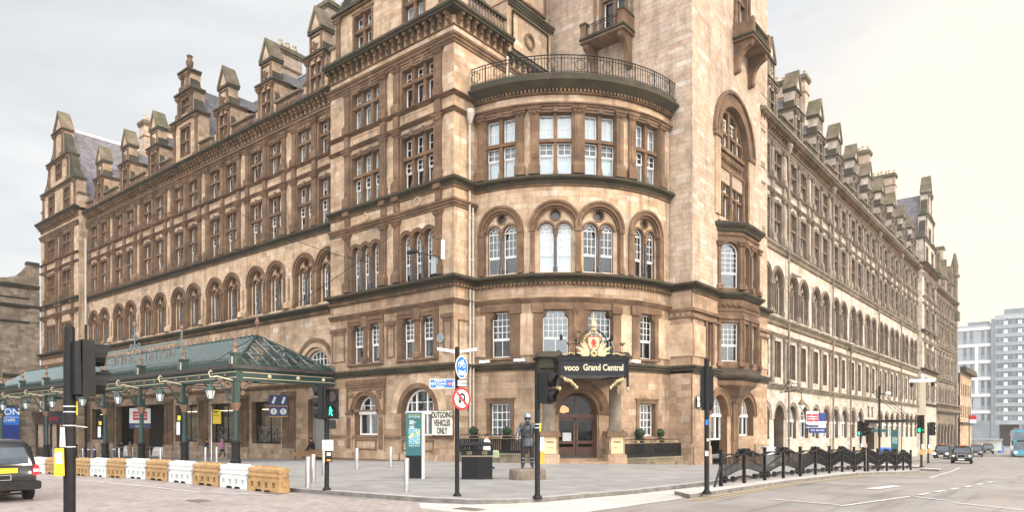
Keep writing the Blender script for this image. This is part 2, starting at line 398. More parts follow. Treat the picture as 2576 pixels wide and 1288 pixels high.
# ================================================================ the hotel
HOTEL = thing('station_hotel', 'long sandstone station hotel with round corner, square tower, gabled dormers and slate roofs', 'hotel', (-30.2, 31.25, 0))
PL[HOTEL.name] = Vector((-30.2, 31.25, 0))
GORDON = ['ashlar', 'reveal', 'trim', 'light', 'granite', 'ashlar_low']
HOPE = ['hope', 'hope_reveal', 'hope_trim', 'hope', 'hope_reveal', 'hope']
ID = lambda x, y, z: Vector((x, y, z))
SALL = MB()
def stuff_window(F, s, n, z, key, fn, blind='a'):
    fr, gl, bl, _ = win_proto(key, fn)
    for src, m in ((fr, 0), (gl, 1)):
        b = len(SALL.v); SALL.v += [tuple(F.T(s + p[0], n + p[1], z + p[2])) for p in src.v]
        SALL.f += [[b + i for i in f] for f in src.f]; SALL.m += [m] * len(src.f)
    if random.random() < .7:
        for (a0, a1, z0, z1) in bl:
            b = len(SALL.v); SALL.v += [tuple(F.T(s + p, n - .15, z + q)) for p, q in ((a0, z0), (a1, z0), (a1, z1), (a0, z1))]; SALL.f.append([b, b + 1, b + 2, b + 3]); SALL.m.append(2)
def pw(far, F, s, n, z, key, fn, blind=None):
    return stuff_window(F, s, n, z, key, fn) if far else put_window(HOTEL, F, s, n, z, key, fn, blind)
# ---- window kinds
def w_mull(k, wd, h, tz, g=.2, two=True):
    def fn(fr, gl):
        lw = (wd - (k - 1) * g) / k; bl = []
        for i in range(k):
            a = -wd / 2 + i * (lw + g)
            sash(fr, gl, a, a + lw, tz + .1, h, 2, 2)
            if two:
                q = (tz - .1) * .62
                sash(fr, gl, a, a + lw, 0, q, 1, 1); sash(fr, gl, a, a + lw, q - .02, tz - .1, 2, 2, n=.045)
                bl.append((a, a + lw, 0, q))
            else:
                sash(fr, gl, a, a + lw, 0, tz - .1, 1, 1); bl.append((a, a + lw, 0, tz - .1))
            bl.append((a, a + lw, tz + .1, h))
        return bl
    return fn
def w_lancet(cs, wd, h, rows=3):
    def fn(fr, gl):
        bl = []
        for c in cs:
            q = (h - wd / 2) * .42
            sash(fr, gl, c - wd / 2, c + wd / 2, 0, q, 1, 1); sash(fr, gl, c - wd / 2, c + wd / 2, q, h, 3, rows, True, n=.02)
            bl.append((c - wd / 2 + .05, c + wd / 2 - .05, 0, q)); bl.append((c - wd / 2 + .05, c + wd / 2 - .05, q, h - wd / 2))
        return bl
    return fn
def w_sash(wd, h, cols=3, rows=3, split=.42):
    def fn(fr, gl):
        sash(fr, gl, -wd / 2, wd / 2, 0, h * split, 2 if wd > 1.2 else 1, 1); sash(fr, gl, -wd / 2, wd / 2, h * split, h, cols, rows, n=.03)
        return [(-wd / 2, wd / 2, 0, h * split), (-wd / 2, wd / 2, h * split, h)]
    return fn
def w_grid(wd, h, cols=4, rows=4):
    def fn(fr, gl):
        sash(fr, gl, -wd / 2, wd / 2, 0, h, cols, rows, thin=.045); return [(-wd / 2, wd / 2, 0, h)]
    return fn
def w_street(wd, h, zs):               # big arched shop window: two lights under a fan head
    def fn(fr, gl):
        r = wd / 2; p = arch(0, zs, r, 0, 12)
        gl.add([(q[0], -.05, q[1]) for q in p], [tuple(range(len(p)))])
        fr.ring(0, zs, r - .12, r, -.1, 0, 0, pi, 14)
        for x in (-r, r - .12): fr.box(x, x + .12, -.1, 0, 0, zs)
        fr.box(-r, r, -.1, .08, zs - .1, zs + .12); fr.box(-r + .12, r - .12, -.1, 0, 0, .12)
        k = 2 if wd < 2.5 else 3
        for i in range(1, k): x = -r + wd * i / k; fr.box(x - .07, x + .07, -.1, .03, .12, zs - .1); top = sqrt(max(.01, (r - .06) ** 2 - x * x)); fr.box(x - .05, x + .05, -.1, .02, zs + .12, zs + top)
        for x in (-r * .66, r * .66): fr.box(x - .025, x + .025, -.09, -.01, zs + .12, zs + sqrt(r * r - x * x) - .05)
        q = zs + r * .45; b = sqrt(r * r - (r * .45) ** 2) - .06
        fr.box(-b, -.06, -.09, -.01, q - .025, q + .025); fr.box(.06, b, -.09, -.01, q - .025, q + .025)
        return [(-r + .1, r - .1, zs * .1, zs * .9)]
    return fn
def w_lunette(r):
    def fn(fr, gl):
        p = [(r * cos(pi * i / 14), r * sin(pi * i / 14)) for i in range(15)]
        gl.add([(q[0], -.05, q[1]) for q in p], [tuple(range(15))])
        fr.ring(0, 0, r - .14, r, -.1, 0, 0, pi, 14); fr.box(-r, r, -.1, 0, 0, .12)
        for i in range(-3, 4):
            x = i * r / 3.6; fr.box(x - .03, x + .03, -.09, -.01, .1, sqrt(r * r - x * x) - .1)
        for q in (.3, .6): b = sqrt(r * r - (q * r) ** 2) - .08; fr.box(-b, b, -.085, -.015, q * r - .03, q * r + .03)
        return []
    return fn
# ---- stone pieces
def pilaster(mb, s, z0, z1, wd=.5, pr=.16, m=2, cap=True, base=.75):
    w = wd / 2
    mb.box(s - w - .1, s + w + .1, 0, pr + .16, z0, z0 + base * .72, m, 0); mb.box(s - w - .1, s + w + .1, 0, pr + .16, z0 + base * .72, z0 + base, m, .08)
    t = z1 - (.42 if cap else 0)
    mb.box(s - w, s + w, 0, pr, z0 + base, t, m)
    mb.box(s - w * .45, s + w * .45, pr, pr + .03, z0 + base + .25, t - .25, m)
    if cap:
        mb.add([(s - w, 0, t), (s + w, 0, t), (s + w, pr, t), (s - w, pr, t), (s - w - .15, 0, z1 - .09), (s + w + .15, 0, z1 - .09), (s + w + .15, pr + .16, z1 - .09), (s - w - .15, pr + .16, z1 - .09)],
               [(0, 1, 2, 3), (4, 5, 6, 7), (0, 1, 5, 4), (1, 2, 6, 5), (2, 3, 7, 6), (3, 0, 4, 7)], 1 if m == 2 else m)
        for dx in (-w - .02, w + .02): mb.sphere((s + dx, pr + .07, t + .2), .1, 6, m)
        mb.sphere((s, pr + .09, t + .14), .09, 6, m)
        mb.box(s - w - .18, s + w + .18, 0, pr + .2, z1 - .09, z1, m)
def mullions(mb, c, wd, k, z0, z1, tz, g=.2, n0=-.36, n1=-.1):
    lw = (wd - (k - 1) * g) / k
    for i in range(1, k):
        a = c - wd / 2 + i * lw + (i - 1) * g
        mb.box(a, a + g, n0, n1, z0, z1, 1); mb.box(a - .05, a + g + .05, n0, n1 + .12, z0, z0 + .5, 2, .06)
        mb.box(a - .02, a + g + .02, 0, .14, z1 + .02, z1 + .36, 2, .02)
    mb.box(c - wd / 2, c + wd / 2, n0 + .002, n1 + .05, tz - .1, tz + .1, 1)
def surround(mb, a, b, z0, z1, t=.16, p=.07, m=2):
    mb.box(a - t, a, 0, p, z0, z1 + t, m); mb.box(b, b + t, 0, p, z0, z1 + t, m); mb.box(a, b, 0, p, z1, z1 + t, m)
    mb.box(a - t * 1.5, b + t * 1.5, 0, p + .05, z1 + t + .002, z1 + t + .12, m, .02)
def moulding(mb, s0, s1, z0, z1, p, m=2, r0=0, r1=0, steps=3):
    pr = [(0, z0)]
    for i in range(steps):
        a = p * (i + 1) / steps
        pr += [(a, z0 + (z1 - z0) * i / steps), (a, z0 + (z1 - z0) * (i + .7) / steps)]
    pr += [(p, z1 - .03), (0, z1)]
    mb.prof(pr, s0, s1, m, r0, r1)
def dentils(mb, s0, s1, z0, z1, p, step=.24, m=1):
    k = int((s1 - s0) / step)
    for i in range(k): a = s0 + (s1 - s0) * (i + .2) / k; mb.box(a, a + step * .55, 0, p, z0, z1, m)
def main_cornice(mb, s0, s1, z0, zt, proj, step=.6, r0=0, r1=0, bd=.5):
    """brackets (mat 1) under a projecting weathered slab (mat 0)"""
    k = max(1, int(round((s1 - s0) / step)))
    for i in range(k):
        a = s0 + (s1 - s0) * (i + .5) / k; q = z0 + .62 * (zt - z0)
        mb.add([(a + d, n, z) for d in (-.11, .11) for n, z in ((0, z0 - .12), (.12, z0 - .08), (bd * .55, z0 + .2), (bd, q - .12), (bd, q), (0, q))],
               [tuple(range(6)), tuple(range(6, 12))] + [(j, (j + 1) % 6, 6 + (j + 1) % 6, 6 + j) for j in range(6)], 1)
        mb.sphere((a, bd * .62, z0 + .16), .13, 6, 1); mb.sphere((a, bd + .01, q - .16), .1, 6, 1)
    q = z0 + .62 * (zt - z0)
    mb.prof([(0, z0 - .22), (.1, z0 - .2), (.1, z0 - .12), (0, z0 - .08)], s0, s1, 1, r0, r1)
    mb.prof([(0, q), (proj - .15, q), (proj - .12, q + .1), (proj - .03, zt - .2), (proj, zt - .16), (proj, zt - .02), (.1, zt + .08), (-.6, zt + .1), (-.6, q)], s0, s1, 0, r0, r1)
def panel_frame(mb, a, b, z0, z1, m=2, t=.09, p=.05):
    mb.box(a, b, 0, p, z0, z0 + t, m); mb.box(a, b, 0, p, z1 - t, z1, m); mb.box(a, a + t, 0, p, z0 + t, z1 - t, m); mb.box(b - t, b, 0, p, z0 + t, z1 - t, m)
def balusters(mb, s0, s1, z0, z1, n=.0, m=0, step=.3):
    mb.box(s0, s1, n - .18, n + .18, z0, z0 + .16, m); mb.box(s0, s1, n - .2, n + .2, z1 - .18, z1, m, .03)
    k = max(1, int((s1 - s0) / step)); h = z1 - z0 - .34
    for i in range(k):
        mb.lathe(s0 + (s1 - s0) * (i + .5) / k, n, [(.07, 0), (.07, .08 * h), (.045, .14 * h), (.1, .35 * h), (.085, .5 * h), (.04, .75 * h), (.07, .88 * h), (.07, h)], 6, 1, z0 + .16)
# ---- arcade window: a deep arched recess holding two lancets under a roundel
def arcade_unit(mb, F, c, zsill, zspr, ro, lw, far=False, key='arc', blind=None):
    hl = ro * .92; d = .26
    q = [arch(c + e * (lw / 2 + .1), zspr - .12, lw / 2, zsill + .06, 10) for e in (-1, 1)] + [circ(c, zspr + ro * .62, ro * .23, 12)]
    mb.shape(arch(c, zspr, ro + .004, zsill - .02, 16), q, -d, .3, 3, 1)
    for e in (-1, 1):
        mb.ring(c + e * (lw / 2 + .1), zspr - .12, lw / 2, lw / 2 + .13, -d, -d + .07, 0, pi, 10, 1)
        mb.box(c + e * ro, c + e * (ro - .12), -d, -.03, zsill, zspr - .15, 2) if 0 else None
    mb.ring(c, zspr + ro * .62, ro * .23, ro * .23 + .1, -d, -d + .06, 0, 2 * pi, 12, 1)
    mb.add([(p[0], -d - .25, p[1]) for p in circ(c, zspr + ro * .62, ro * .24, 10)], [tuple(range(10))], 4)
    mb.ring(c, zspr, ro - .13, ro, -.16, -.05, 0, pi, 16, 1)
    mb.ring(c, zspr, ro, ro + .2, 0, .08, 0, pi, 16, 1); mb.ring(c, zspr, ro + .2, ro + .34, 0, .15, 0, pi, 18, 2)
    # colonnette
    zc = zspr - .14
    mb.lathe(c, -d + .1, [(.14, zsill), (.14, zsill + .3), (.095, zsill + .42), (.08, zc - .42), (.1, zc - .4), (.17, zc - .1), (.19, zc), (.19, zc + .06)], 8, 4)
    mb.box(c - .2, c + .2, -d, -d + .3, zc, zc + .1, 2)
    mb.lathe(c, -d + .1, [(.11, zc - .42), (.13, zc - .3), (.17, zc - .12), (.2, zc + .01)], 8, 2)
    for e in (-1, 1):                                # impost blocks
        mb.box(c + e * (ro + .13) - .17, c + e * (ro + .13) + .17, 0, .16, zspr - .26, zspr, 2, 0); mb.box(c + e * (ro + .13) - .12, c + e * (ro + .13) + .12, 0, .1, zsill, zspr - .26, 1)
        mb.box(c + e * (ro + .13) - .17, c + e * (ro + .13) + .17, 0, .19, zsill - .02, zsill + .45, 2, .04)
    wh = zspr - .12 + lw / 2 - zsill - .06
    pw(far, F, c, -d - .22, zsill + .06, '%s%.2f%.2f' % (key, lw, wh), w_lancet((-(lw / 2 + .1), lw / 2 + .1), lw, wh), blind)
ZL = dict(c1=11.6, sill0=17.26, sill=17.82, h3=21.3, a3=21.95, p3=22.9, s4=23.12, h4=25.75, a4=26.1, f=26.95, top=27.75)
def upper_bay(mb, F, c, hw, offs, wd, lights, pils, far=False, dz=0., z1=27.4, zb=None):
    z0 = ZL['sill0'] if zb is None else zb
    holes = []
    s3, h3, s4, h4 = 17.86 + dz, 21.3 + dz, 23.12 + dz, 25.75 + dz
    for o in offs: holes += [rect(c + o - wd / 2, c + o + wd / 2, s3, h3), rect(c + o - wd / 2, c + o + wd / 2, s4, h4)]
    mb.panel(c - hw, c + hw, z0, z1, holes, 0, .45, 0, 1)
    for o in offs:
        for a, b, tz, two in ((s3, h3, s3 + 2.05, True), (s4, h4, s4 + 1.62, False)):
            mullions(mb, c + o, wd, lights, a, b, tz)
            surround(mb, c + o - wd / 2, c + o + wd / 2, a, b, .13, .06)
            pw(far, F, c + o, -.38, a, 'm%d%.2f%.2f%d' % (lights, wd, b - a, two), w_mull(lights, wd, b - a, tz - a, .2, two))
        panel_frame(mb, c + o - wd / 2 + .02, c + o + wd / 2 - .02, 22.3 + dz, 22.82 + dz, 3)
    for p in pils:
        pilaster(mb, c + p, 17.82 + dz, 21.92 + dz); mb.box(c + p - .25, c + p + .25, 0, .2, 22.14 + dz, 22.92 + dz, 2); pilaster(mb, c + p, 23.1 + dz, 26.12 + dz, base=.6)
def upper_strings(mb, s0, s1, dz=0., top=27.0, r0=0, r1=0):
    moulding(mb, s0, s1, 21.93 + dz, 22.15 + dz, .24, 2, r0, r1)
    moulding(mb, s0, s1, 22.9 + dz, 23.1 + dz, .30, 2, r0, r1)
    moulding(mb, s0, s1, 26.13 + dz, 26.55 + dz, .26, 2, r0, r1); dentils(mb, s0, s1, 26.4 + dz, 26.5 + dz, .3, .16, 1)
def sill_cornice(mb, s0, s1, z0, z1, p=.42, r0=0, r1=0):
    mb.prof([(0, z0), (.12, z0 + .02), (.16, z0 + .2), (p - .05, z1 - .28), (p, z1 - .24), (p, z1 - .1), (.02, z1), (-.2, z1), (-.2, z0)], s0, s1, 0, r0, r1)
    mb.prof([(0, z0 - .12), (.1, z0 - .1), (.13, z0 - .01), (0, z0 - .01)], s0, s1, 1, r0, r1)
# ---------------------------------------------------------------- Gordon Street range
G = Fac(0, 32.15, 0)
bays = [-87.95 + 7 * k for k in range(7)]
mb = MB(); co = MB()
for i, c in enumerate(bays):
    upper_bay(mb, G, c, 3.5, (-1.45, 1.45), 1.9, 2, (-2.78, 0, 2.78), z1=27.5)
    # arcade storey
    mb.panel(c - 3.5, c + 3.5, 11.4, 17.26, [arch(c + e * 1.5, 14.55, 1.14, 11.85, 16) for e in (-1, 1)], 0, .3, 0, 1)
    for e in (-1, 1): arcade_unit(mb, G, c + e * 1.5, 11.85, 14.55, 1.14, .84)
    pilaster(mb, c + 3.22, 11.85, 14.55, .34, .1, 3, False, .5)
    panel_frame(mb, c + 2.95, c + 3.49, 12.6, 14.2, 2, .07, .04)
    # lunette storey
    r = 2.0
    mb.panel(c - 3.5, c + 3.5, 5.75, 11.0, [[(c + 1.9 * cos(pi * j / 16), 6.55 + 1.9 * sin(pi * j / 16)) for j in range(17)]], 0, .5, 0, 1)
    mb.ring(c, 6.55, 1.65, 1.9, -.3, -.12, 0, pi, 18, 3); mb.ring(c, 6.55, 1.9, 2.3, 0, .06, 0, pi, 20, 3); mb.ring(c, 6.55, 2.3, 2.6, 0, .14, 0, pi, 20, 2)
    pw(i < 6, G, c, -.4, 6.55, 'lun', w_lunette(1.66), 'd')
    # street storey: piers, lintel, big dark shop windows
    op = rect(c - 2.2, c + 2.2, .85, 4.4)
    if i in (1, 2): op = rect(c - 2.4, c + 2.4, -1.2, 4.6)
    if i == 6: op = rect(c - 1.0, c + 2.9, 0.35, 4.4)
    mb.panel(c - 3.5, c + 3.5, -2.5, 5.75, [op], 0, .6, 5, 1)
    for e in (-3.05, 3.05):
        if i == 6 and e > 0: continue
        mb.box(c + e - .45, c + e + .45, 0, .22, -2, .5, 5); mb.box(c + e - .38, c + e + .38, 0, .16, .5, 4.7, 2); mb.box(c + e - .42, c + e + .42, 0, .24, 1.3, 1.5, 2); mb.box(c + e - .48, c + e + .48, 0, .3, 4.7, 5.1, 2, .04)
        mb.ext([(c + e - .28, 4.5), (c + e + .28, 4.5), (c + e, 3.8)], .16, .2, 1); mb.ext([(c + e - .28, 1.7), (c + e + .28, 1.7), (c + e, 2.4)], .16, .2, 1)
    moulding(mb, c - 3.5, c + 3.5, 5.35, 5.75, .2, 2)
upper_strings(mb, -91.45, -42.45)
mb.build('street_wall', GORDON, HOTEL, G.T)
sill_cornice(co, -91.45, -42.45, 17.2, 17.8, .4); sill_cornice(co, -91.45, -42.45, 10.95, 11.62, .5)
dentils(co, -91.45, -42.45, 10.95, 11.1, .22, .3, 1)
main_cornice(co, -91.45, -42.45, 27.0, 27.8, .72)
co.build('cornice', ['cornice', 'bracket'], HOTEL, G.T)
# shop windows and doors on the street under the canopy
M['shopglass'] = glassmat('shopglass', (.45, .46, .45), .10, .6)
M['shutter'] = plain('shutter', (.36, .34, .32), .45, .4, .15, 3)
M['pattern'] = None
def pattern_mat():
    m, n, l, b = nmat('triangle_film'); t = n.new('ShaderNodeTexCoord'); v = n.new('ShaderNodeTexVoronoi'); v.inputs['Scale'].default_value = 5.5
    l.new(t.outputs['Object'], v.inputs['Vector']); r = ramp(n, [(0, (.05, .05, .055)), (.35, (.2, .2, .21)), (.6, (.55, .56, .57)), (1, (.8, .8, .8))]); r.color_ramp.interpolation = 'CONSTANT'
    l.new(v.outputs['Color'], r.inputs[0]); l.new(r.outputs[0], b.inputs['Base Color']); b.inputs['Roughness'].default_value = .3; return m
M['pattern'] = pattern_mat()
shop_in = plain('shop_interior', (.20, .155, .10), .8, 0, .7, .9, emit=.35); lamp_in = plain('shop_lamp', (1, .85, .55), .5, 0, 0, emit=5)  # interior back wall glows weakly, room light put into its colour; lamps separate
for i, c in enumerate(bays):
    if i in (0, 3, 4, 5):
        b = MB(); b.box(c - 2.2, c + 2.2, -.5, -.44, .85, .97); b.box(c - 2.2, c + 2.2, -.5, -.44, 4.28, 4.4)
        for x in (-2.2, -.03, 2.08): b.box(c + x, c + x + .12, -.5, -.44, .97, 4.28)
        w_ = b.build('shop_window', ['iron'], HOTEL, G.T)
        g_ = MB(); g_.add([(c - 2.1, -.47, .95), (c + 2.1, -.47, .95), (c + 2.1, -.47, 4.3), (c - 2.1, -.47, 4.3)], [(0, 1, 2, 3)])
        q = g_.build('glass', ['shopglass'], w_, G.T)
        g_ = MB(); g_.box(c - 2.1, c + 2.1, -.56, -.55, .95, 2.35 if i > 3 else 1.4); g_.box(c - 2.1, c + 2.1, -.9, -.88, 3.2, 3.6, 1)
        q = g_.build('window_film', ['pattern', plain('navy_fascia', (.02, .04, .10), .4)], w_, G.T)
        g_ = MB(); g_.box(c - 2.1, c + 2.1, -1.25, -1.2, 1.0, 4.2, 0)
        for k in range(4): g_.box(c - 1.8 + k, c - 1.4 + k, -1.15, -.75, 3.75, 3.8, 1)
        g_.build('shop_interior', [shop_in, lamp_in], w_, G.T)
b = MB()
c = bays[6]
for k in range(28): b.box(c - 1.0, c + 2.9, -.52 - .02 * (k % 2), -.46, .36 + k * .1445, .36 + k * .1445 + .14, 0)
b.build('shutter', ['shutter'], HOTEL, G.T)
b = MB()
for k, (a, z) in enumerate(((1.25, .14), (.9, .28), (.55, .42))): b.box(c - 1.6 + .0, c + 3.2, 0.02 if k < 2 else -.6, a, z - .13, z, 0)
b.build('door_step', [plain('step_wood', (.30, .17, .085), .7, 0, .2, 4)], HOTEL, G.T)
# ---------------------------------------------------------------- pavilions
def pavilion(F, x0, x1, cs, mats, far=False, near=True, dz=.1):
    mb = MB(); co = MB(); w = 3.0; mid = (cs[0] + cs[1]) / 2
    ends = (x0, mid, x1)
    for i, c in enumerate(cs):
        hw = 0
        # explicit panels because the two bays are not centred in their halves
        a, b = ends[i], ends[i + 1]
        s3, h3, s4, h4 = 17.95, 21.38, 23.2, 25.9
        mb.panel(a, b, 17.3, 28.0, [rect(c - w / 2, c + w / 2, s3, h3), rect(c - w / 2, c + w / 2, s4, h4)], 0, .5, 0, 1)
        for p, q, tz, two in ((s3, h3, s3 + 2.05, True), (s4, h4, s4 + 1.75, False)):
            mullions(mb, c, w, 3, p, q, tz, .24); surround(mb, c - w / 2, c + w / 2, p, q, .16, .07)
            pw(far, F, c, -.42, p, 'm3%.2f%d' % (q - p, two), w_mull(3, w, q - p, tz - p, .24, two), 'a' if random.random() < .5 else None)
        panel_frame(mb, c - w / 2, c + w / 2, 22.35, 22.88, 3)
        for p in (-1.98, 1.98):
            pilaster(mb, c + p, 17.9, 22.0); mb.box(c + p - .25, c + p + .25, 0, .2, 22.2, 23.0, 2); pilaster(mb, c + p, 23.2, 26.25, base=.6); pilaster(mb, c + p, 11.85, 16.0)
            mb.box(c + p - .25, c + p + .25, 0, .16, 16.6, 17.3, 2)
        # arcade of three lights
        mb.panel(a, b, 11.5, 17.3, [arch(c + e * 1.06, 14.55, .44, 11.85, 10) for e in (-1, 0, 1)], 0, .45, 0, 1)
        for e in (-1, 0, 1): mb.ring(c + e * 1.06, 14.55, .44, .62, 0, .09, 0, pi, 10, 1); mb.ring(c + e * 1.06, 14.55, .62, .68, 0, .13, 0, pi, 10, 2)
        for e in (-.53, .53):
            mb.lathe(c + e, .03, [(.16, 11.85), (.16, 12.2), (.11, 12.3), (.09, 14.05), (.12, 14.1), (.22, 14.45), (.24, 14.55)], 8, 4); mb.lathe(c + e, .03, [(.13, 14.0), (.16, 14.2), (.24, 14.5), (.25, 14.56)], 8, 2)
        for e in (-1.6, 1.6): mb.box(c + e - .13, c + e + .13, 0, .1, 11.85, 14.4, 1); mb.box(c + e - .17, c + e + .17, 0, .16, 14.4, 14.58, 2)
        pw(far, F, c, -.35, 11.88, 'l3', w_lancet((-1.06, 0, 1.06), .86, 3.1, 4))
        mb.ring(c, 16.95, .2, .32, 0, .07, 0, 2 * pi, 12, 3)
        # rectangular pairs
        mb.panel(a, b, 5.8, 11.5, [rect(c - 1.5, c - .32, 6.72, 9.4), rect(c + .32, c + 1.5, 6.72, 9.4)], 0, .4, 5, 1)
        for e in (-.91, .91):
            pw(far, F, c + e, -.34, 6.74, 's1', w_sash(1.16, 2.64, 3, 4, .46), random.choice('ee'))
            for sg in (-1, 1): mb.ext([(c + e + sg * .59, 9.4), (c + e + sg * .59, 9.0), (c + e + sg * .42, 9.2), (c + e + sg * .36, 9.4)], -.3, .05, 2)
        mb.box(c - 1.95, c - 1.5, 0, .08, 6.5, 9.4, 2); mb.box(c + 1.5, c + 1.95, 0, .08, 6.5, 9.4, 2); pilaster(mb, c, 6.72, 9.4, .4, .1, 2, False, .4); mb.box(c - .3, c + .3, 0, .2, 9.2, 9.98, 2)
        mb.box(c - 1.95, c + 1.95, 0, .1, 9.42, 9.9, 1); mb.box(c - 1.9, c + 1.9, 0, .22, 6.55, 6.7, 2, .03)
        for k in range(22):
            mb.sphere((c - 1.8 + k * .172, .11, 9.66 + .05 * (k % 2)), .085, 6, 2)
    # corner and middle panels
    for a, b in ((x0 + .15, cs[0] - 2.3), (cs[1] + 2.3, x1 - .15), (cs[0] + 2.2, cs[1] - 2.2)):
        if b - a > .5: panel_frame(mb, a + .05, b - .05, 6.9, 9.0, 2, .1, .05); mb.box(a - .1, b + .1, 0, .12, 9.1, 9.35, 2)
    # ground storey
    if near:
        c1, c2 = cs
        mb.panel(x0, mid, -.8, 5.8, [arch(c1, 3.2, 1.25, 1.63, 16)], 0, .55, 5, 1)
        mb.panel(mid, x1, -.5, 5.8, [arch(c2, 3.15, 1.6, 1.6, 18)], 0, .45, 5, 1)
        pw(False, F, c1, -.45, 1.65, 'st1', w_street(2.4, 2.8, 1.55), 'd')
        pw(False, F, c2, -.4, 1.65, 'st2', w_street(3.1, 3.1, 1.5), 'd')
        mb.ring(c2, 3.15, 1.6, 1.95, 0, .06, 0, pi, 20, 1); mb.ring(c2, 3.15, 1.95, 2.6, 0, .03, 0, pi, 22, 3)
        mb.ring(c1, 3.2, 1.25, 1.5, 0, .1, 0, pi, 18, 1); mb.ring(c1, 3.2, 1.5, 1.62, 0, .16, 0, pi, 18, 2)
        for e in (-1.75, 1.75): mb.box(c1 + e - .3, c1 + e + .3, 0, .12, 0, 3.1, 5); mb.box(c1 + e - .36, c1 + e + .36, 0, .2, 3.1, 3.28, 2); mb.box(c1 + e - .2, c1 + e + .2, .12, .17, .7, 2.9, 2)
        panel_frame(mb, c1 - 2.1, c1 + 2.1, 3.29, 4.95, 2, .14, .1); mb.box(c1 - 2.15, c1 + 2.15, 0, .14, 5.0, 5.55, 1)
        for k in range(16): mb.ring(c1 - 1.9 + k * .253, 5.27, .05, .11, .14, .2, 0, 2 * pi, 7, 2)
        for e in (-1.55, 1.55):
            for k in range(5): mb.sphere((c1 + e + random.uniform(-.2, .2), .1, 4.5 + random.uniform(-.25, .25)), .1, 6, 2)
        for a, b in ((x0, c1 - 1.3), (c1 + 1.3, c2 - 1.7), (c2 + 1.7, x1)):
            mb.box(a, b, 0, .12, 1.45, 1.63, 2, .03); mb.box(a, b, 0, .2, 0, .5, 5, .05)
        for c, r in ((c1, 1.25), (c2, 1.6)): mb.box(c - r, c + r, 0, .14, 1.48, 1.62, 2, .02); panel_frame(mb, c - r + .1, c + r - .1, .62, 1.35, 2, .1, .05); mb.box(c - r, c + r, 0, .1, 0, .42, 5)
    else: mb.panel(x0, x1, -4, 5.8, [], 0, .4, 5, 1)
    moulding(mb, x0, x1, 9.95, 10.3, .24, 2, 0, 1); moulding(mb, x0, x1, 16.05, 16.55, .26, 2, 0, 1)
    moulding(mb, x0, x1, 21.98, 22.2, .26, 2, 0, 1); moulding(mb, x0, x1, 23.0, 23.18, .32, 2, 0, 1); moulding(mb, x0, x1, 26.28, 26.85, .28, 2, 0, 1)
    dentils(mb, x0, x1, 26.72, 26.82, .32, .16, 1)
    for p in [c + q for c in cs for q in (-1.98, 1.98)]: mb.box(p - .3, p + .3, 0, .34, 17.3, 17.6, 2)
    mb.build('pavilion_wall', mats, HOTEL, F.T)
    moulding(co, x0, x1, 5.76, 6.24, .34, 0, 0, 1)
    sill_cornice(co, x0, x1, 17.35, 17.93, .42, 0, 1); sill_cornice(co, x0, x1, 11.2, 11.78, .55, 0, 1); dentils(co, x0, x1, 11.02, 11.2, .22, .26, 1)
    co.prof([(0, 10.98), (.1, 11.0), (.1, 11.03), (0, 11.03)], x0, x1, 1, 0, 1)
    main_cornice(co, x0, x1, 27.55, 28.45, .78, .62, 0, 1)
    co.build('cornice', ['cornice', 'bracket'], HOTEL, F.T)
NP = Fac(0, 31.25, 0)
pavilion(NP, -42.8, -30.2, (-38.75, -33.47), GORDON)
pavilion(NP, -104.5, -91.6, (-100.6, -95.4), GORDON, far=True, near=False)
# ---------------------------------------------------------------- right-hand return of the near pavilion
RT = Fac(-30.2, 0, pi / 2)
mb = MB(); co = MB()
mb.panel(31.25, 43, 0, 28.0, [], 0, .2, 0, 1)
mb.panel(36.4, 42.7, 23.9, 27.6, [], .12, .1, 3, 1)
moulding(mb, 31.25, 43, 9.95, 10.3, .24, 2, 1, 0); moulding(mb, 31.25, 33.4, 16.05, 16.55, .26, 2, 1, 0); moulding(mb, 31.25, 34, 21.98, 22.2, .26, 2, 1, 0); moulding(mb, 31.25, 33.6, 23.0, 23.18, .32, 2, 1, 0)
moulding(mb, 31.25, 42, 26.28, 26.85, .28, 2, 1, 0)
panel_frame(mb, 31.6, 33.0, 6.9, 9.0, 2, .1, .05); mb.box(31.3, 33.2, 0, .2, 0, .5, 5)
mb.build('return_wall', GORDON, HOTEL, RT.T)
mb = MB(); mb.panel(31.25, 32.3, -3, 28.0, [], 0, .2, 0, 1); mb.build('return_wall', GORDON, HOTEL, Fac(-91.6, 0, pi / 2).T)
moulding(co, 31.25, 33.4, 5.76, 6.24, .34, 0, 1, 0); sill_cornice(co, 31.25, 33.6, 17.35, 17.93, .42, 1, 0); sill_cornice(co, 31.25, 33.6, 11.2, 11.78, .55, 1, 0); dentils(co, 31.3, 33.3, 11.02, 11.2, .22, .26, 1)
main_cornice(co, 31.25, 36.4, 27.55, 28.45, .78, .62, 1, 0); main_cornice(co, 36.4, 42.6, 26.9, 27.7, .5, .62, 0, 0, .35)
co.build('cornice', ['cornice', 'bracket'], HOTEL, RT.T)
co = MB(); balusters(co, 32.0, 36.3, 28.5, 30.0, -.05, 0); co.build('balustrade', ['cornice', 'trim'], HOTEL, RT.T)
# panelled chimney block above the return
mb = MB()
mb.box(36.6, 41.6, -3.2, -.1, 27.6, 31.4, 0); moulding(mb, 36.5, 41.7, 31.2, 31.7, .22, 4); mb.box(36.8, 41.4, -3.0, -.25, 31.7, 37.2, 3); panel_frame(mb, 37.2, 41.0, 32.1, 36.6, 2, .14, -.18); panel_frame(mb, 37.0, 41.2, 28.2, 31.0, 2, .14, .0)
mb.ring(39.0, 29.6, .35, .55, -.1, .03, 0, 2 * pi, 16, 2); mb.box(36.55, 41.65, -3.2, 0.02, 37.2, 37.6, 4); mb.box(36.7, 41.5, -3.1, -.1, 37.6, 39.2, 3)
mb.build('chimney', ['ashlar', 'reveal', 'trim', 'light', 'cornice'], HOTEL, RT.T)
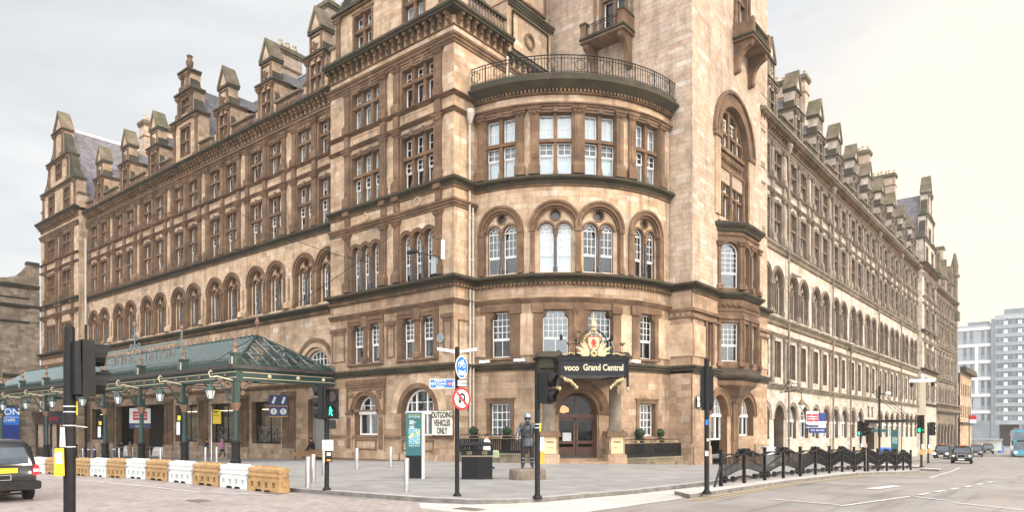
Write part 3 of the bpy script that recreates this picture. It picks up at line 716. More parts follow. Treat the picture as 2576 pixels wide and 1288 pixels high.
# ---------------------------------------------------------------- round corner
DR = Fac(-30.9, 42.8, R(45), 9.6)
K = .1676; H = 7.45
mb = MB(); co = MB()
offs = (-4.98, -1.42, 1.42, 4.98)
SEG = [(-H, -3.2), (-3.2, 0), (0, 3.2), (3.2, H)]
for i, (c, (a, b)) in enumerate(zip(offs, SEG)):
    w = 2.05
    mb.panel(a, b, 17.3, 23.0, [rect(c - w / 2, c + w / 2, 17.9, 21.75)], 0, .45, 0, 1)
    mullions(mb, c, w, 2, 17.9, 21.75, 20.05, .24); surround(mb, c - w / 2, c + w / 2, 17.9, 21.75, .16, .08)
    pw(False, DR, c, -.4, 17.92, 'dr', w_mull(2, w, 3.8, 2.14, .24, True), 'a')
    ro = 1.2 if abs(c) > 3 else 1.32
    mb.panel(a, b, 11.6, 17.3, [arch(c, 14.65, ro, 11.85, 18)], 0, .26, 0, 1)
    arcade_unit(mb, DR, c, 11.85, 14.65, ro, .92, key='da', blind='gagg'[i])
    ww = 1.6 if abs(c) < 3 else 1.36
    mb.panel(a, b, 5.8, 11.6, [rect(c - ww / 2, c + ww / 2, 6.6, 9.5)], 0, .42, 5, 1)
    for e in (-1, 1): mb.ext([(c + e * ww / 2, 9.5), (c + e * ww / 2, 9.0), (c + e * (ww / 2 - .2), 9.25), (c + e * (ww / 2 - .25), 9.5)], -.34, .02, 2); mb.box(c + e * (ww / 2 + .3) - .3, c + e * (ww / 2 + .3) + .3, 0, .08, 6.5, 9.5, 2)
    mb.box(c - ww / 2 - .7, c + ww / 2 + .7, 0, .12, 9.5, 9.85, 2); mb.box(c - ww / 2 - .2, c + ww / 2 + .2, 0, .25, 6.42, 6.58, 2, .03)
    pw(False, DR, c, -.36, 6.62, 'ds%.2f' % ww, w_sash(ww, 2.86, 5 if ww > 1.5 else 4, 4, .4), 'g')
    if abs(c) > 3:
        mb.panel(a, b, -.8, 5.8, [rect(c - .72, c + .72, 1.62, 3.7)], 0, .35, 5, 1); surround(mb, c - .72, c + .72, 1.55, 3.72, .22, .08); mb.box(c - 1.0, c + 1.0, 0, .18, 1.42, 1.58, 2)
        pw(False, DR, c, -.3, 1.64, 'dg', w_grid(1.42, 2.05, 4, 4), 'e')
for s in (-6.35, -3.62, 3.62, 6.35): pilaster(mb, s, 17.9, 22.0, .46); mb.box(s - .22, s + .22, 0, .12, 11.9, 14.6, 2)
for s in (-2.72, 0, 2.72): pilaster(mb, s, 17.9, 22.0, .5)
mb.panel(-3.2, 3.2, -.5, 5.8, [arch(0, 3.15, 1.2, .25, 18)], 0, 1.0, 5, 1)
mb.ring(0, 3.15, 1.2, 1.5, 0, .1, 0, pi, 20, 1); mb.ring(0, 3.15, 1.5, 1.95, 0, .18, 0, pi, 20, 2)
for e in (-1, 1): mb.box(e * 1.62 - .35, e * 1.62 + .35, 0, .16, 0, 3.1, 5); mb.box(e * 1.62 - .45, e * 1.62 + .45, 0, .26, 3.0, 3.2, 2)
for a, b in ((-H, -6.0), (-4.0, -2.55), (2.55, 4.0), (6.0, H)): mb.box(a, b, 0, .1, 6.7, 9.3, 3)
for s in (-2.5, 2.5, -3.9, 3.9): mb.box(s - .28, s + .28, 0, .16, 6.4, 9.3, 2); mb.box(s - .34, s + .34, 0, .24, 9.3, 9.9, 2)
mb.box(-.3, .3, 0, .14, 6.4, 9.9, 2); mb.ring(0, 8.0, .16, .28, .14, .2, 0, 2 * pi, 12, 1); mb.ext([(-.2, 9.6), (.2, 9.6), (0, 9.1)], .14, .18, 1)
moulding(mb, -H, H, 9.95, 10.3, .24, 2); moulding(mb, -H, H, 22.0, 22.35, .26, 2)
mb.box(-H, -2.2, 0, .18, -.8, .5, 5); mb.box(2.2, H, 0, .18, -.8, .5, 5)
mb.build('corner_wall', GORDON, HOTEL, DR.T, bend=True)
moulding(co, -H, H, 5.76, 6.24, .34, 0); sill_cornice(co, -H, H, 17.3, 17.88, .42); sill_cornice(co, -H, H, 11.2, 11.78, .55); dentils(co, -H, H, 11.02, 11.2, .22, .26, 1)
dentils(co, -H, H, 22.95, 23.12, .28, .24, 1); co.prof([(0, 22.85), (.2, 22.88), (.2, 22.96), (0, 22.96)], -H, H, 1)
co.prof([(0, 23.12), (.3, 23.12), (.55, 23.35), (.72, 23.5), (.72, 23.62), (.5, 23.68), (.5, 24.0), (-.3, 24.02), (-.3, 23.12)], -H, H, 0)
co.build('cornice', ['cornice', 'bracket'], HOTEL, DR.T, bend=True)
ra = MB()
for z, r in ((25.12, .035), (24.92, .022), (24.12, .022)): ra.prof([(.38 + r * cos(t), z + r * sin(t)) for t in (0, 1.57, 3.14, 4.71)], -H - .1, H + .1)
for i in range(76): s = -H + .05 + i * (2 * H - .1) / 75; q = .03 if i % 8 == 0 else .014; ra.box(s - q, s + q, .38 - q, .38 + q, 24.0, 25.12)
for i in range(9): s = -H + .9 + i * 1.65; ra.ring(s, 24.52, .3, .33, .37, .39, 0, pi, 8); ra.ring(s, 24.52, .3, .33, .37, .39, pi, 2 * pi, 8)
ra.build('roof_railing', ['iron'], HOTEL, DR.T, bend=True)
mb = MB(); mb.flat([(-30.9, 42.8)] + [(-30.9 + 9.5 * sin(R(a)), 42.8 - 9.5 * cos(R(a))) for a in range(0, 91, 6)], 23.5, 23.9); mb.build('corner_roof', ['lead'], HOTEL, ID)
# ---------------------------------------------------------------- tower
TX = Fac(-19.7, 0, pi / 2); TY = Fac(0, 42.8, 0)
TT = 50
mb = MB(); mb.panel(-31.8, -19.7, 11.78, TT, [rect(-26.6, -24.7, 30.4, 35.0)], 0, .4, 0, 1); mb.panel(-21.6, -19.7, -2, 11.78, [], .12, .4, 5, 1)
mullions(mb, -25.65, 1.9, 2, 30.4, 35, 32.9, .24)
mb.box(-21.6, -19.66, .12, .2, 6.9, 9.0, 3); mb.box(-21.6, -19.6, 0.1, .3, -1.5, 1.1, 5, .04)
for z0, z1, p in ((9.4, 9.55, .2), (9.85, 10.05, .26)): mb.box(-21.6, -19.7 + p, .1, p, z0, z1, 2)
for k in range(4): mb.sphere((-21.3 + k * .42, .2, 9.7), .08, 6, 2)
for e in (-27.15, -24.15):
    mb.lathe(e, .12, [(.16, 30.2), (.16, 30.8), (.1, 30.95), (.15, 31.3), (.09, 31.6), (.12, 32.4), (.1, 33.6), (.2, 33.9), (.2, 34.1)], 8, 2)
surround(mb, -26.6, -24.7, 30.4, 35, .2, .1); mb.box(-27.5, -23.8, 0, .3, 35.3, 35.7, 2)
mb.build('tower_wall', ['tower', 'reveal', 'trim', 'light', 'granite', 'ashlar_low'], HOTEL, TY.T)
pw(False, TY, -25.65, -.35, 30.42, 'tw', w_mull(2, 1.9, 4.56, 2.5, .24, False), 'd')
mb = MB()
yc = 49.0
mb.panel(42.8, 56.9, 16.9, TT, [arch(yc + .95, 22.9, 2.75, 17.2, 22), rect(50.3, 52.2, 32.0, 36.0)], 0, .55, 0, 1)
mb.panel(42.8, 47.0, 11.78, 16.9, [], 0, .3, 0, 1); mb.panel(52.9, 56.9, 11.78, 16.9, [], 0, .3, 0, 1)
mb.panel(42.8, 56.9, -1.5, 5.8, [arch(47.15, 3.05, 1.45, -.55, 16), arch(52.35, 3.05, 1.45, 1.55, 16)], .0, .6, 5, 1)
mb.panel(42.8, 46.9, 5.8, 11.78, [rect(45.0, 45.7, 6.7, 9.6)], .0, .35, 5, 1); mb.panel(53.0, 56.9, 5.8, 11.78, [rect(54.2, 54.9, 6.7, 9.6)], .0, .35, 5, 1)
c = yc + .95
mb.ring(c, 22.9, 2.75, 3.2, 0, .1, 0, pi, 26, 1); mb.ring(c, 22.9, 3.2, 3.62, 0, .06, 0, pi, 26, 2); mb.ring(c, 22.9, 3.62, 3.85, 0, .22, 0, pi, 28, 2)
for e in (-1, 1): mb.box(c + e * 3.15 - .4, c + e * 3.15 + .4, 0, .12, 17.2, 22.6, 3); mb.box(c + e * 3.2 - .6, c + e * 3.2 + .6, 0, .24, 22.6, 22.95, 2, .03)
# tracery of the great window
tr = [rect(c - 2.35, c - .2, 17.4, 20.9), rect(c + .2, c + 2.35, 17.4, 20.9)]
tr += [[(c + e * .2, 22.6), (c + e * 2.3, 22.6)] + [(c + e * (2.45 * cos(t)), 22.9 + 2.45 * sin(t)) for t in (0.05, .25, .5, .75, 1.0, 1.2, 1.4)] + [(c + e * .2, 25.3)] for e in (-1, 1)]
mb.shape(arch(c, 22.9, 2.76, 17.18, 22), tr, -.4, .25, 1, 1)
for a, b in ((17.4, 20.9), (22.6, 25.0)):
    for e in (-1.28, 1.28): mb.box(c + e - .1, c + e + .1, -.62, -.36, a, b - (.2 if b > 22 else 0), 1); mb.box(c + e - 1.1, c + e + 1.1, -.62, -.37, (a + b) / 2, (a + b) / 2 + .2, 1) if b < 22 else mb.box(c + e - 1.05, c + e + .95, -.62, -.37, 23.6, 23.78, 1)
for k in range(3): mb.lathe(c + (k - 1) * 2.45, -.28, [(.2, 17.2), (.2, 18.1), (.14, 18.3), (.12, 20.6), (.2, 20.9), (.22, 21.0)], 8, 2)
mb.box(c - 2.7, c + 2.7, -.4, -.2, 20.95, 21.2, 2); mb.box(c - 2.7, c + 2.7, -.4, -.22, 22.3, 22.55, 2)
for k in range(18): mb.sphere((c - 2.3 + k * .27, -.37, 21.75 + .16 * (k % 2)), .2, 6, 2)
for e in (-1, 1): mb.box(c + e * 3.9 - .0, c + e * 3.9 + .02, 0, .03, 0, .02, 2)
for s in (47.15, 52.35): mb.ring(s, 3.05, 1.45, 1.8, 0, .1, 0, pi, 18, 1); mb.ring(s, 3.05, 1.8, 1.95, 0, .16, 0, pi, 18, 2)
mb.box(49.3, 50.2, 0, .22, -1, 5.0, 2); mb.ext([(49.45, 4.6), (50.05, 4.6), (49.75, 3.9)], .22, .26, 1); mb.ext([(49.45, .6), (50.05, .6), (49.75, 1.3)], .22, .26, 1)
mb.box(42.7, 45.6, 0, .18, -1.3, .9, 5, .04); mb.box(53.9, 56.9, 0, .18, -1.3, .9, 5, .04)
for a, b in ((42.7, 45.6), (48.7, 50.9), (53.9, 56.9)): mb.box(a, b, 0, .2, -1.3, .1, 5, .03)
for z0, z1, p in ((9.4, 9.55, .2), (9.85, 10.05, .26)): mb.box(42.7, 46.9, .0, p, z0, z1, 2); mb.box(53, 56.9, .0, p, z0, z1, 2)
mb.box(42.9, 44.7, 0, .1, 6.9, 9.0, 3); mb.box(55.2, 56.7, 0, .1, 6.9, 9.0, 3)
for s in (44.8, 45.9, 54.0, 55.1): mb.box(s - .12, s + .12, 0, .16, 6.5, 9.4, 2)
mullions(mb, 51.25, 1.9, 2, 32, 36, 34.2, .2); surround(mb, 50.3, 52.2, 32.0, 36, .18, .1)
for e in (49.9, 52.6): mb.lathe(e, .14, [(.16, 31.7), (.16, 32.3), (.1, 32.45), (.16, 32.8), (.1, 33.1), (.12, 34), (.1, 35), (.2, 35.3)], 8, 2)
mb.build('tower_wall', ['tower', 'reveal', 'trim', 'light', 'granite', 'ashlar_low'], HOTEL, TX.T)
for e in (-1.28, 1.28):
    pw(False, TX, c + e, -.56, 17.42, 'tg', w_mull(2, 2.1, 3.46, 2.0, .2, False), 'd'); pw(False, TX, c + e * .92, -.56, 22.62, 'th', w_sash(1.7, 2.2, 3, 3, .5), 'd')
pw(False, TX, 51.25, -.35, 32.02, 'tx', w_mull(2, 1.9, 3.96, 2.2, .2, False), 'd')
pw(False, TX, 52.35, -.5, 1.56, 'st3', w_street(2.86, 3.0, 1.52), 'd'); pw(False, TX, 47.15, -.5, 1.3, 'st4', w_street(2.86, 3.2, 1.75), 'd')
for s in (45.35, 54.55): pw(False, TX, s, -.3, 6.72, 's07', w_sash(.7, 2.86, 2, 3), 'd')
mb = MB(); mb.box(-31.78, -31.3, -13.5, -.05, 20, TT); mb.box(-31.8, -19.78, -14.05, -13.6, 0, TT); mb.box(-31.4, -20, -13.8, -.9, 20, 21); mb.box(-32.2, -19.3, -14.6, .4, TT, TT + .8); mb.box(-31.6, -19.9, -14, -.2, TT + .8, TT + 6)
mb.build('tower_back', ['tower'], HOTEL, TY.T)
co = MB(); sill_cornice(co, -22.0, -19.7, 11.2, 11.78, .55, 0, 1); moulding(co, -22, -19.7, 5.76, 6.3, .36, 0, 0, 1); co.build('cornice', ['cornice', 'bracket'], HOTEL, TY.T)
co = MB(); sill_cornice(co, 42.8, 46.9, 11.2, 11.78, .55, 1, 0); moulding(co, 42.8, 46.9, 5.76, 6.3, .36, 0, 1, 0); sill_cornice(co, 53.0, 56.9, 11.2, 11.78, .5); moulding(co, 53, 56.9, 5.76, 6.3, .36, 0); co.build('cornice', ['cornice', 'bracket'], HOTEL, TX.T)
# balconies
def balcony(F, s, z, hw, dp, iron):
    b = MB()
    b.box(s - hw, s + hw, 0, dp, z, z + .16, 0); b.box(s - hw - .08, s + hw + .08, 0, dp + .08, z + .16, z + .3, 0, .02); b.box(s - hw - .05, s + hw + .05, 0, dp + .05, z - .08, z - .002, 1)
    for e in (-1, 1):
        a = s + e * (hw - .35)
        b.add([(a + d, n, q) for d in (-.2, .2) for n, q in ((0, z - 2.3), (.3, z - 2.2), (.5, z - 1.2), (dp * .55, z - .75), (dp * .92, z - .4), (dp * .92, z - .08), (0, z - .08))], [tuple(range(7)), tuple(range(7, 14))] + [(j, (j + 1) % 7, 7 + (j + 1) % 7, 7 + j) for j in range(7)], 1)
        b.sphere((a, dp * .8, z - .35), .26, 8, 1); b.sphere((a, .3, z - 2.1), .22, 8, 1)
    if iron:
        for e in (-1, 1): b.box(s + e * (hw - .22) - .22, s + e * (hw - .22) + .22, 0 if e > 0 else dp - .4, dp, z + .3, z + 1.2, 1); b.box(s + e * (hw - .22) - .28, s + e * (hw - .22) + .28, 0 if e > 0 else dp - .46, dp + .05, z + 1.2, z + 1.36, 0, .03)
        for q in (1.1, .95, .4): b.box(s - hw + .4, s + hw - .4, dp - .15, dp - .11, z + q, z + q + .04, 2)
        for k in range(12): a = s - hw + .45 + k * (2 * hw - .9) / 11; b.box(a - .012, a + .012, dp - .14, dp - .12, z + .3, z + 1.1, 2)
    else:
        b.box(s - hw, s + hw, dp - .25, dp, z + 1.02, z + 1.2, 0, .02)
        for e in (-1, 1): b.box(s + e * hw - (.25 if e > 0 else 0), s + e * hw + (.25 if e < 0 else 0), 0, dp - .26, z + .3, z + 1.2, 1); b.box(s + e * (hw - .16) - .2, s + e * (hw - .16) + .2, dp - .3, dp + .04, z + .3, z + 1.35, 1)
        for k in range(8): b.lathe(s - hw + .5 + k * (2 * hw - 1.0) / 7, dp - .12, [(.08, 0), (.05, .1), (.1, .3), (.05, .55), (.08, .72)], 6, 0, z + .3)
    b.build('balcony', ['cornice', 'trim', 'iron'], HOTEL, F.T)
balcony(TY, -25.75, 29.5, 1.75, 1.5, True)
balcony(TX, 51.4, 30.5, 1.75, 1.5, False)
# oriel on the tower
mb = MB(); co = MB()
o = [(46.9, 0), (48.35, 1.2), (51.6, 1.2), (53.0, 0)]
faces = [Fac(-19.7, 46.9, pi / 2 - atan2(1.2, 1.45)), Fac(-18.5, 48.35, pi / 2), Fac(-18.5, 51.6, pi / 2 + atan2(1.2, 1.4))]
lens = [hypot(1.45, 1.2), 3.25, hypot(1.4, 1.2)]
for f, ln in zip(faces, lens):
    q = MB(); mid = ln / 2
    if ln < 3: h1 = [arch(mid, 14.55, .72, 12.05, 12)]; h0 = [rect(mid - .72, mid + .72, 6.85, 9.6)]
    else: h1 = [arch(mid + e * .78, 14.55, .55, 12.05, 12) for e in (-1, 1)]; h0 = [rect(mid + e * .8 - .55, mid + e * .8 + .55, 6.85, 9.6) for e in (-1, 1)]
    q.panel(0, ln, 11.7, 16.1, h1, 0, .4, 2, 1); q.panel(0, ln, 6.2, 11.3, h0, 0, .4, 2, 1)
    for h in h1: cx = (h[0][0] + h[1][0]) / 2; r = (h[1][0] - h[0][0]) / 2; q.ring(cx, 14.55, r, r + .18, 0, .07, 0, pi, 12, 1); pw(False, f, cx, -.32, 12.07, 'or%.2f' % r, w_lancet((0,), 2 * r - .04, 2.46 + r, 4), 'd')
    for h in h0: cx = (h[0][0] + h[1][0]) / 2; r = (h[1][0] - h[0][0]) / 2; pw(False, f, cx, -.32, 6.87, 'oq%.2f' % r, w_sash(2 * r - .04, 2.7, 4 if r > .6 else 3, 4, .42), 'd')
    for s in ([.12, ln - .12] if ln < 3 else [.14, mid, ln - .14]): pilaster(q, s, 11.9, 15.3, .22, .1, 2, True, .4); pilaster(q, s, 6.5, 9.8, .22, .1, 2, False, .3)
    q.box(0, ln, 0, .08, 15.3, 15.5, 2)
    for k in range(int(ln / .2)):
        q.sphere((.15 + k * .2, .03, 10.75 + .1 * (k % 2)), .13, 6, 1); q.sphere((.15 + k * .2, .03, 15.75), .09, 6, 1)
    q.box(0, ln, 0, .06, 10.4, 10.5, 2); q.box(0, ln, 0, .12, 9.85, 10.1, 2)
    q.build('oriel_wall', GORDON, HOTEL, f.T)
def grow(p): return [(46.9 - p, 0), (48.35 - p * .4, 1.2 + p), (51.6 + p * .4, 1.2 + p), (53.0 + p, 0)]
def orprof(b, pr, m):
    rings = [[(q[0], q[1], z) for q in grow(p)] for p, z in pr]; b.loft(rings, m)
orprof(co, [(0, 16.0), (.15, 16.05), (.2, 16.2), (.45, 16.4), (.5, 16.55), (.1, 16.75), (-.3, 16.8)], 0); orprof(co, [(0, 11.25), (.15, 11.3), (.45, 11.55), (.45, 11.66), (0, 11.78), (-.2, 11.78)], 0)
orprof(co, [(-.1, 5.5), (.3, 5.75), (.35, 5.9), (.1, 6.2), (0, 6.4), (-.2, 6.4)], 0)
co.loft([[(49.75 + (a - 49.95) * k, n * k2, z) for a, n in grow(0)] for k, k2, z in ((.18, .25, 3.9), (.26, .32, 4.05), (.3, .4, 4.3), (.45, .6, 4.55), (.7, .8, 4.95), (.95, .98, 5.2), (.98, 1, 5.5))], 1)
co.build('oriel_corbel', ['cornice', 'trim'], HOTEL, TX.T)
# ---------------------------------------------------------------- Hope Street range
HP = Fac(-20.0, 0, pi / 2)
hb = [58.8 + 7.05 * k for k in range(10)]
mb = MB(); co = MB()
for i, c in enumerate(hb):
    far = True
    upper_bay(mb, HP, c, 3.525, (-1.5, 1.5), 1.95, 2, (-2.85, 0, 2.85), far, z1=27.5)
    mb.panel(c - 3.525, c + 3.525, 11.4, 17.26, [arch(c + e * 1.52, 14.55, 1.14, 11.85, 14) for e in (-1, 1)], 0, .3, 0, 1)
    for e in (-1, 1): arcade_unit(mb, HP, c + e * 1.52, 11.85, 14.55, 1.14, .84, far)
    mb.panel(c - 3.525, c + 3.525, 5.6, 11.2, [rect(c - 2.35, c - .75, 6.5, 9.6), rect(c + .75, c + 2.35, 6.5, 9.6)], 0, .5, 0, 1)
    for e in (-1.55, 1.55):
        mb.box(c + e - .08, c + e + .08, -.45, -.1, 6.5, 9.6, 1); pw(far, HP, c + e, -.42, 6.52, 'hs', w_sash(1.58, 3.06, 4, 4), None)
    for e in (-3.2, -.0, 3.2): mb.box(c + e - .3, c + e + .3, 0, .16, 6.0, 9.9, 2); mb.box(c + e - .38, c + e + .38, 0, .24, 9.6, 9.9, 2)
    if i == 5:
        mb.panel(c - 3.525, c + 3.525, -3.5, 5.6, [rect(c - 2.2, c + 2.2, -2.6, 2.2)], 0, .8, 0, 1)
        for e in (-1.0, 1.0): mb.box(c + e - .4, c + e + .4, 0, .12, 4.7, 4.85, 2); mb.box(c + e - .32, c + e + .32, 0, .05, 3.5, 4.7, 4)
    else:
        dz_ = -.012 * max(0, c - 50)
        hs = [arch(c + e * 1.8, 2.9, 1.25, (1.3 if (i, e) != (0, 1) else -1.5) + (dz_ * .5), 14) for e in (-1, 1)]
        mb.panel(c - 3.525, c + 3.525, -3.5, 5.6, hs, 0, .75, 0, 1)
        for e in (-1, 1):
            mb.ring(c + e * 1.8, 2.9, 1.25, 1.6, 0, .08, 0, pi, 16, 2); mb.ring(c + e * 1.8, 2.9, 1.6, 1.72, 0, .14, 0, pi, 16, 3)
            if (i, e) != (0, 1): pw(far, HP, c + e * 1.8, -.3, 1.3 + dz_ * .5, 'hg', w_street(2.46, 2.8, 1.6), 'd')
    mb.box(c - 3.525, c + 3.525, 0, .12, -3.4, .4 - .02 * max(0, c - 50), 0, .03)
upper_strings(mb, 55.28, 125.8); moulding(mb, 55.28, 125.8, 9.92, 10.25, .24, 2)
mb.build('street_wall', HOPE, HOTEL, HP.T)
M['hope_cornice'] = stone('hope_cornice', [(.16, .13, .095), (.26, .21, .155), (.36, .29, .22)], brick=False, stain=.7, stcol=(.08, .07, .055), moss=.3, streak=.6)
sill_cornice(co, 55.28, 125.8, 17.2, 17.8, .36); sill_cornice(co, 55.28, 125.8, 10.95, 11.62, .45); moulding(co, 55.28, 125.8, 5.45, 5.95, .3, 0)
main_cornice(co, 55.28, 125.8, 27.0, 27.8, .72); co.build('cornice', ['hope_cornice', 'bracket'], HOTEL, HP.T)
# Hope Street end pavilion and the run beyond, turning slightly out
HQ = Fac(-19.3, 0, pi / 2)
pavilion(HQ, 125.8, 139.6, (130.0, 135.6), HOPE, far=True, near=False)
mb = MB(); mb.panel(-.9, 0.02, -4, 28, [], 0, .2, 0, 1)
mb.build('return_wall', HOPE, HOTEL, Fac(-19.3, 125.8, 0).T)
def HCT(s, n, z):
    a = s / 900.0; r = 900.0 - n                      # a very slight outward bend
    return Vector((-20.2 + 900.0 - r * cos(a), 139.6 + r * sin(a), z))
class Bent:
    def T(f, s, n, z): return HCT(s, n, z)
    def rot(f, s): return pi / 2 - s / 900
mb = MB(); co = MB(); bt = Bent()
for k in range(4):
    c = 3.6 + 7.1 * k
    upper_bay(mb, bt, c, 3.55, (-1.5, 1.5), 1.95, 2, (-2.85, 0, 2.85), True, z1=27.5)
    mb.panel(c - 3.55, c + 3.55, 5.6, 17.26, [rect(c - 2.5, c - .6, 11.9, 15.6), rect(c + .6, c + 2.5, 11.9, 15.6), rect(c - 2.4, c - .7, 6.5, 9.6), rect(c + .7, c + 2.4, 6.5, 9.6)], 0, .5, 0, 1)
    for e in (-3.2, 0, 3.2): pilaster(mb, c + e, 11.8, 16.6, .5); mb.box(c + e - .3, c + e + .3, 0, .16, 6.0, 10, 2)
    for e in (-1.55, 1.55): pw(True, bt, c + e, -.42, 6.52, 'hs', w_sash(1.58, 3.06, 4, 4)); pw(True, bt, c + e, -.42, 11.92, 'hs2', w_sash(1.86, 3.66, 4, 4))
    mb.panel(c - 3.55, c + 3.55, -5, 5.6, [arch(c + e * 1.75, 1.8, 1.3, -4, 12) for e in (-1, 1)], 0, .75, 0, 1)
    for e in (-1, 1): mb.ring(c + e * 1.75, 1.8, 1.3, 1.65, 0, .1, 0, pi, 14, 2)
upper_strings(mb, 0, 28.5); mb.build('street_wall', ['grime', 'hope_reveal', 'hope_trim', 'grime', 'hope_reveal', 'grime'], HOTEL, HCT)
sill_cornice(co, 0, 28.5, 17.2, 17.8, .36); sill_cornice(co, 0, 28.5, 10.95, 11.62, .45); co.prof([(0, 4.9), (.9, 5.2), (1.1, 5.3), (1.1, 5.5), (0, 5.6)], 0, 28.5, 0); balusters(co, 0, 28.5, 5.6, 6.7, .8, 0, .5); main_cornice(co, 0, 28.5, 27.0, 27.8, .72)
co.build('cornice', ['hope_cornice', 'bracket'], HOTEL, HCT)
SALL.build('window', ['white', 'glass', 'blind'], HOTEL, ID)['kind'] = 'stuff'
# dark rooms behind the fronts
b = MB()
for z in (5.2, 10.9, 17.0, 22.4, 27.2):              # floors
    b.box(-104, -30.6, 32.9, 48, z, z + .25); b.box(-34.5, -20.7, 43.2, 176, z, z + .25)
b.flat([(-104.3, 36), (-34, 36), (-34, 45), (-104.3, 45)], 0, 33); b.flat([(-34, 36), (-30.6, 36), (-30.6, 62), (-34, 62)], 0, 27.5); b.flat([(-34, 45.5), (-23.5, 45.5), (-23.5, 172), (-34, 172)], 0, 33)
b.flat([(-30.9, 43)] + [(-30.9 + 6.6 * sin(R(a)), 43 - 6.6 * cos(R(a))) for a in range(0, 91, 9)], 0, 23.4)
for z in (5.3, 10.9, 17.0): b.flat([(-30.9, 43)] + [(-30.9 + 9.1 * sin(R(a)), 43 - 9.1 * cos(R(a))) for a in range(0, 91, 6)], z, z + .2)
b.build('inner_core', ['darkin'], HOTEL, ID)
# ================================================================ roofs, dormers, gables, chimneys (parts of the hotel)
def dormer_mesh(F, c, z0=27.85, trim=GORDON):
    b = MB(); z1 = z0 + 3.1; w = 1.15
    b.panel(c - w, c + w, z0, z1, [rect(c - .76, c + .76, z0 + .55, z0 + 2.75)], -.05, .4, 3, 1)
    mullions(b, c, 1.52, 2, z0 + .55, z0 + 2.75, z0 + 1.75, .18, -.3, -.1)
    for e in (-1, 1):
        b.box(c + e * w - .02 - (.1 if e > 0 else -.02), c + e * w + (0.02 if e > 0 else .1), -2.6, -.06, z0, z1, 0); pilaster(b, c + e * .97, z0 + .1, z1 - .05, .26, .1, 2, True, .5)
        b.ext([(c + e * w, z1 + .3), (c + e * .72, z1 + .3), (c + e * .72, z1 + 1.25), (c + e * .86, z1 + .95), (c + e * .98, z1 + .6)], -1.1, -.1, 4)
        b.box(c + e * 1.4 - .22, c + e * 1.4 + .22, -.5, -.05, z0, z0 + 1.35, 0); b.box(c + e * 1.4 - .27, c + e * 1.4 + .27, -.55, 0, z0 + 1.35, z0 + 1.5, 4)
        b.ext([(c + e * 1.4 - .22, z0 + 1.5), (c + e * 1.4 + .22, z0 + 1.5), (c + e * 1.16, z0 + 2.3), (c + e * 1.12, z0 + 2.3)], -.5, -.1, 4)
    b.box(c - 1.3, c + 1.3, -1.6, .15, z1, z1 + .14, 2); b.box(c - 1.42, c + 1.42, -1.6, .28, z1 + .14, z1 + .32, 4, .05)
    b.box(c - .78, c + .78, -1.0, -.06, z1 + .3, z1 + 1.95, 0); panel_frame(b, c - .66, c + .66, z1 + .5, z1 + 1.75, 2, .1, .0)
    for k in range(12): b.sphere((c + random.uniform(-.45, .45), -.05, z1 + random.uniform(.7, 1.6)), .12, 6, 2)
    for e in (-.68, .68): b.box(c + e - .1, c + e + .1, -.06, .03, z1 + .34, z1 + 1.9, 2)
    b.box(c - .95, c + .95, -1.1, .12, z1 + 1.95, z1 + 2.2, 4, .03)
    za = z1 + 2.2
    b.ext([(c - .72, za), (c + .72, za), (c, za + 1.45)], -1.0, -.02, 3)
    for e in (-1, 1): b.ext([(c + e * .98, za), (c + e * .68, za), (c, za + 1.45), (c, za + 1.85)], -1.15, .12, 5)
    b.ext([(c - 1.25, z1 + .3), (c + 1.25, z1 + .3), (c + .05, z1 + 1.7), (c - .05, z1 + 1.7)], -5.2, -1.0, 6)
    b.add([(c - .8, -.85, z0 + .4), (c + .8, -.85, z0 + .4), (c + .8, -.85, z0 + 2.9), (c - .8, -.85, z0 + 2.9)], [(0, 1, 2, 3)], 7)
    return b.build('dormer', [trim[0], trim[1], trim[2], trim[3], 'cornice', 'mossy', 'slate', 'darkin'], HOTEL, F.T)
M['mossy'] = stone('mossy', [(.13, .092, .06), (.20, .148, .098), (.26, .20, .135)], brick=False, stain=.5, stcol=(.05, .042, .032), moss=.75)
def slate_roof(F, s0, s1, z0=27.85, up=33.0, top=34.2):
    b = MB(); b.prof([(-.75, z0), (-3.4, up), (-7.5, top), (-13, up), (-13, z0)], s0, s1, 0); b.box(s0, s1, -7.6, -7.4, top - .05, top + .12, 1); b.box(s0, s1, -3.5, -3.3, up - .06, up + .08, 1)
    b.build('roof', ['slate', 'lead'], HOTEL, F.T)
def chimney(F, s, n0, n1, zt, wd=1.3, npots=6, z0=29.0, m='tower'):
    b = MB(); b.box(s - wd / 2, s + wd / 2, n1, n0, z0, zt - .7, 0); b.box(s - wd / 2 - .12, s + wd / 2 + .12, n1 - .12, n0 + .12, zt - .7, zt - .5, 1, .03); b.box(s - wd / 2 - .2, s + wd / 2 + .2, n1 - .2, n0 + .2, zt - .5, zt - .15, 1); b.box(s - wd / 2, s + wd / 2, n1, n0, zt - .15, zt, 1)
    b.box(s - wd / 2 - .07, s + wd / 2 + .07, n1 - .07, n0 + .07, zt - 2.0, zt - 1.85, 2)
    o = b.build('chimney', [m, 'mossy', 'trim'], HOTEL, F.T)
    for k in range(npots):
        p = MB(); p.lathe(s + (.22 if k % 2 else -.22), n1 + (n0 - n1) * (k + .5) / npots, [(.17, zt), (.15, zt + .5), (.2, zt + .55), (.2, zt + .65), (.1, zt + .65)], 8, 0)
        p.build('chimney_pot', ['pot'], o, F.T)
M['pot'] = plain('pot', (.50, .40, .27), .8, 0, .2)
GD = [c for i, c in enumerate(bays) if i != 3]
first = dormer_mesh(G, GD[0])
for c in GD[1:]:
    q = first.copy(); C.objects.link(q); q.location = (c - GD[0], 0, 0)
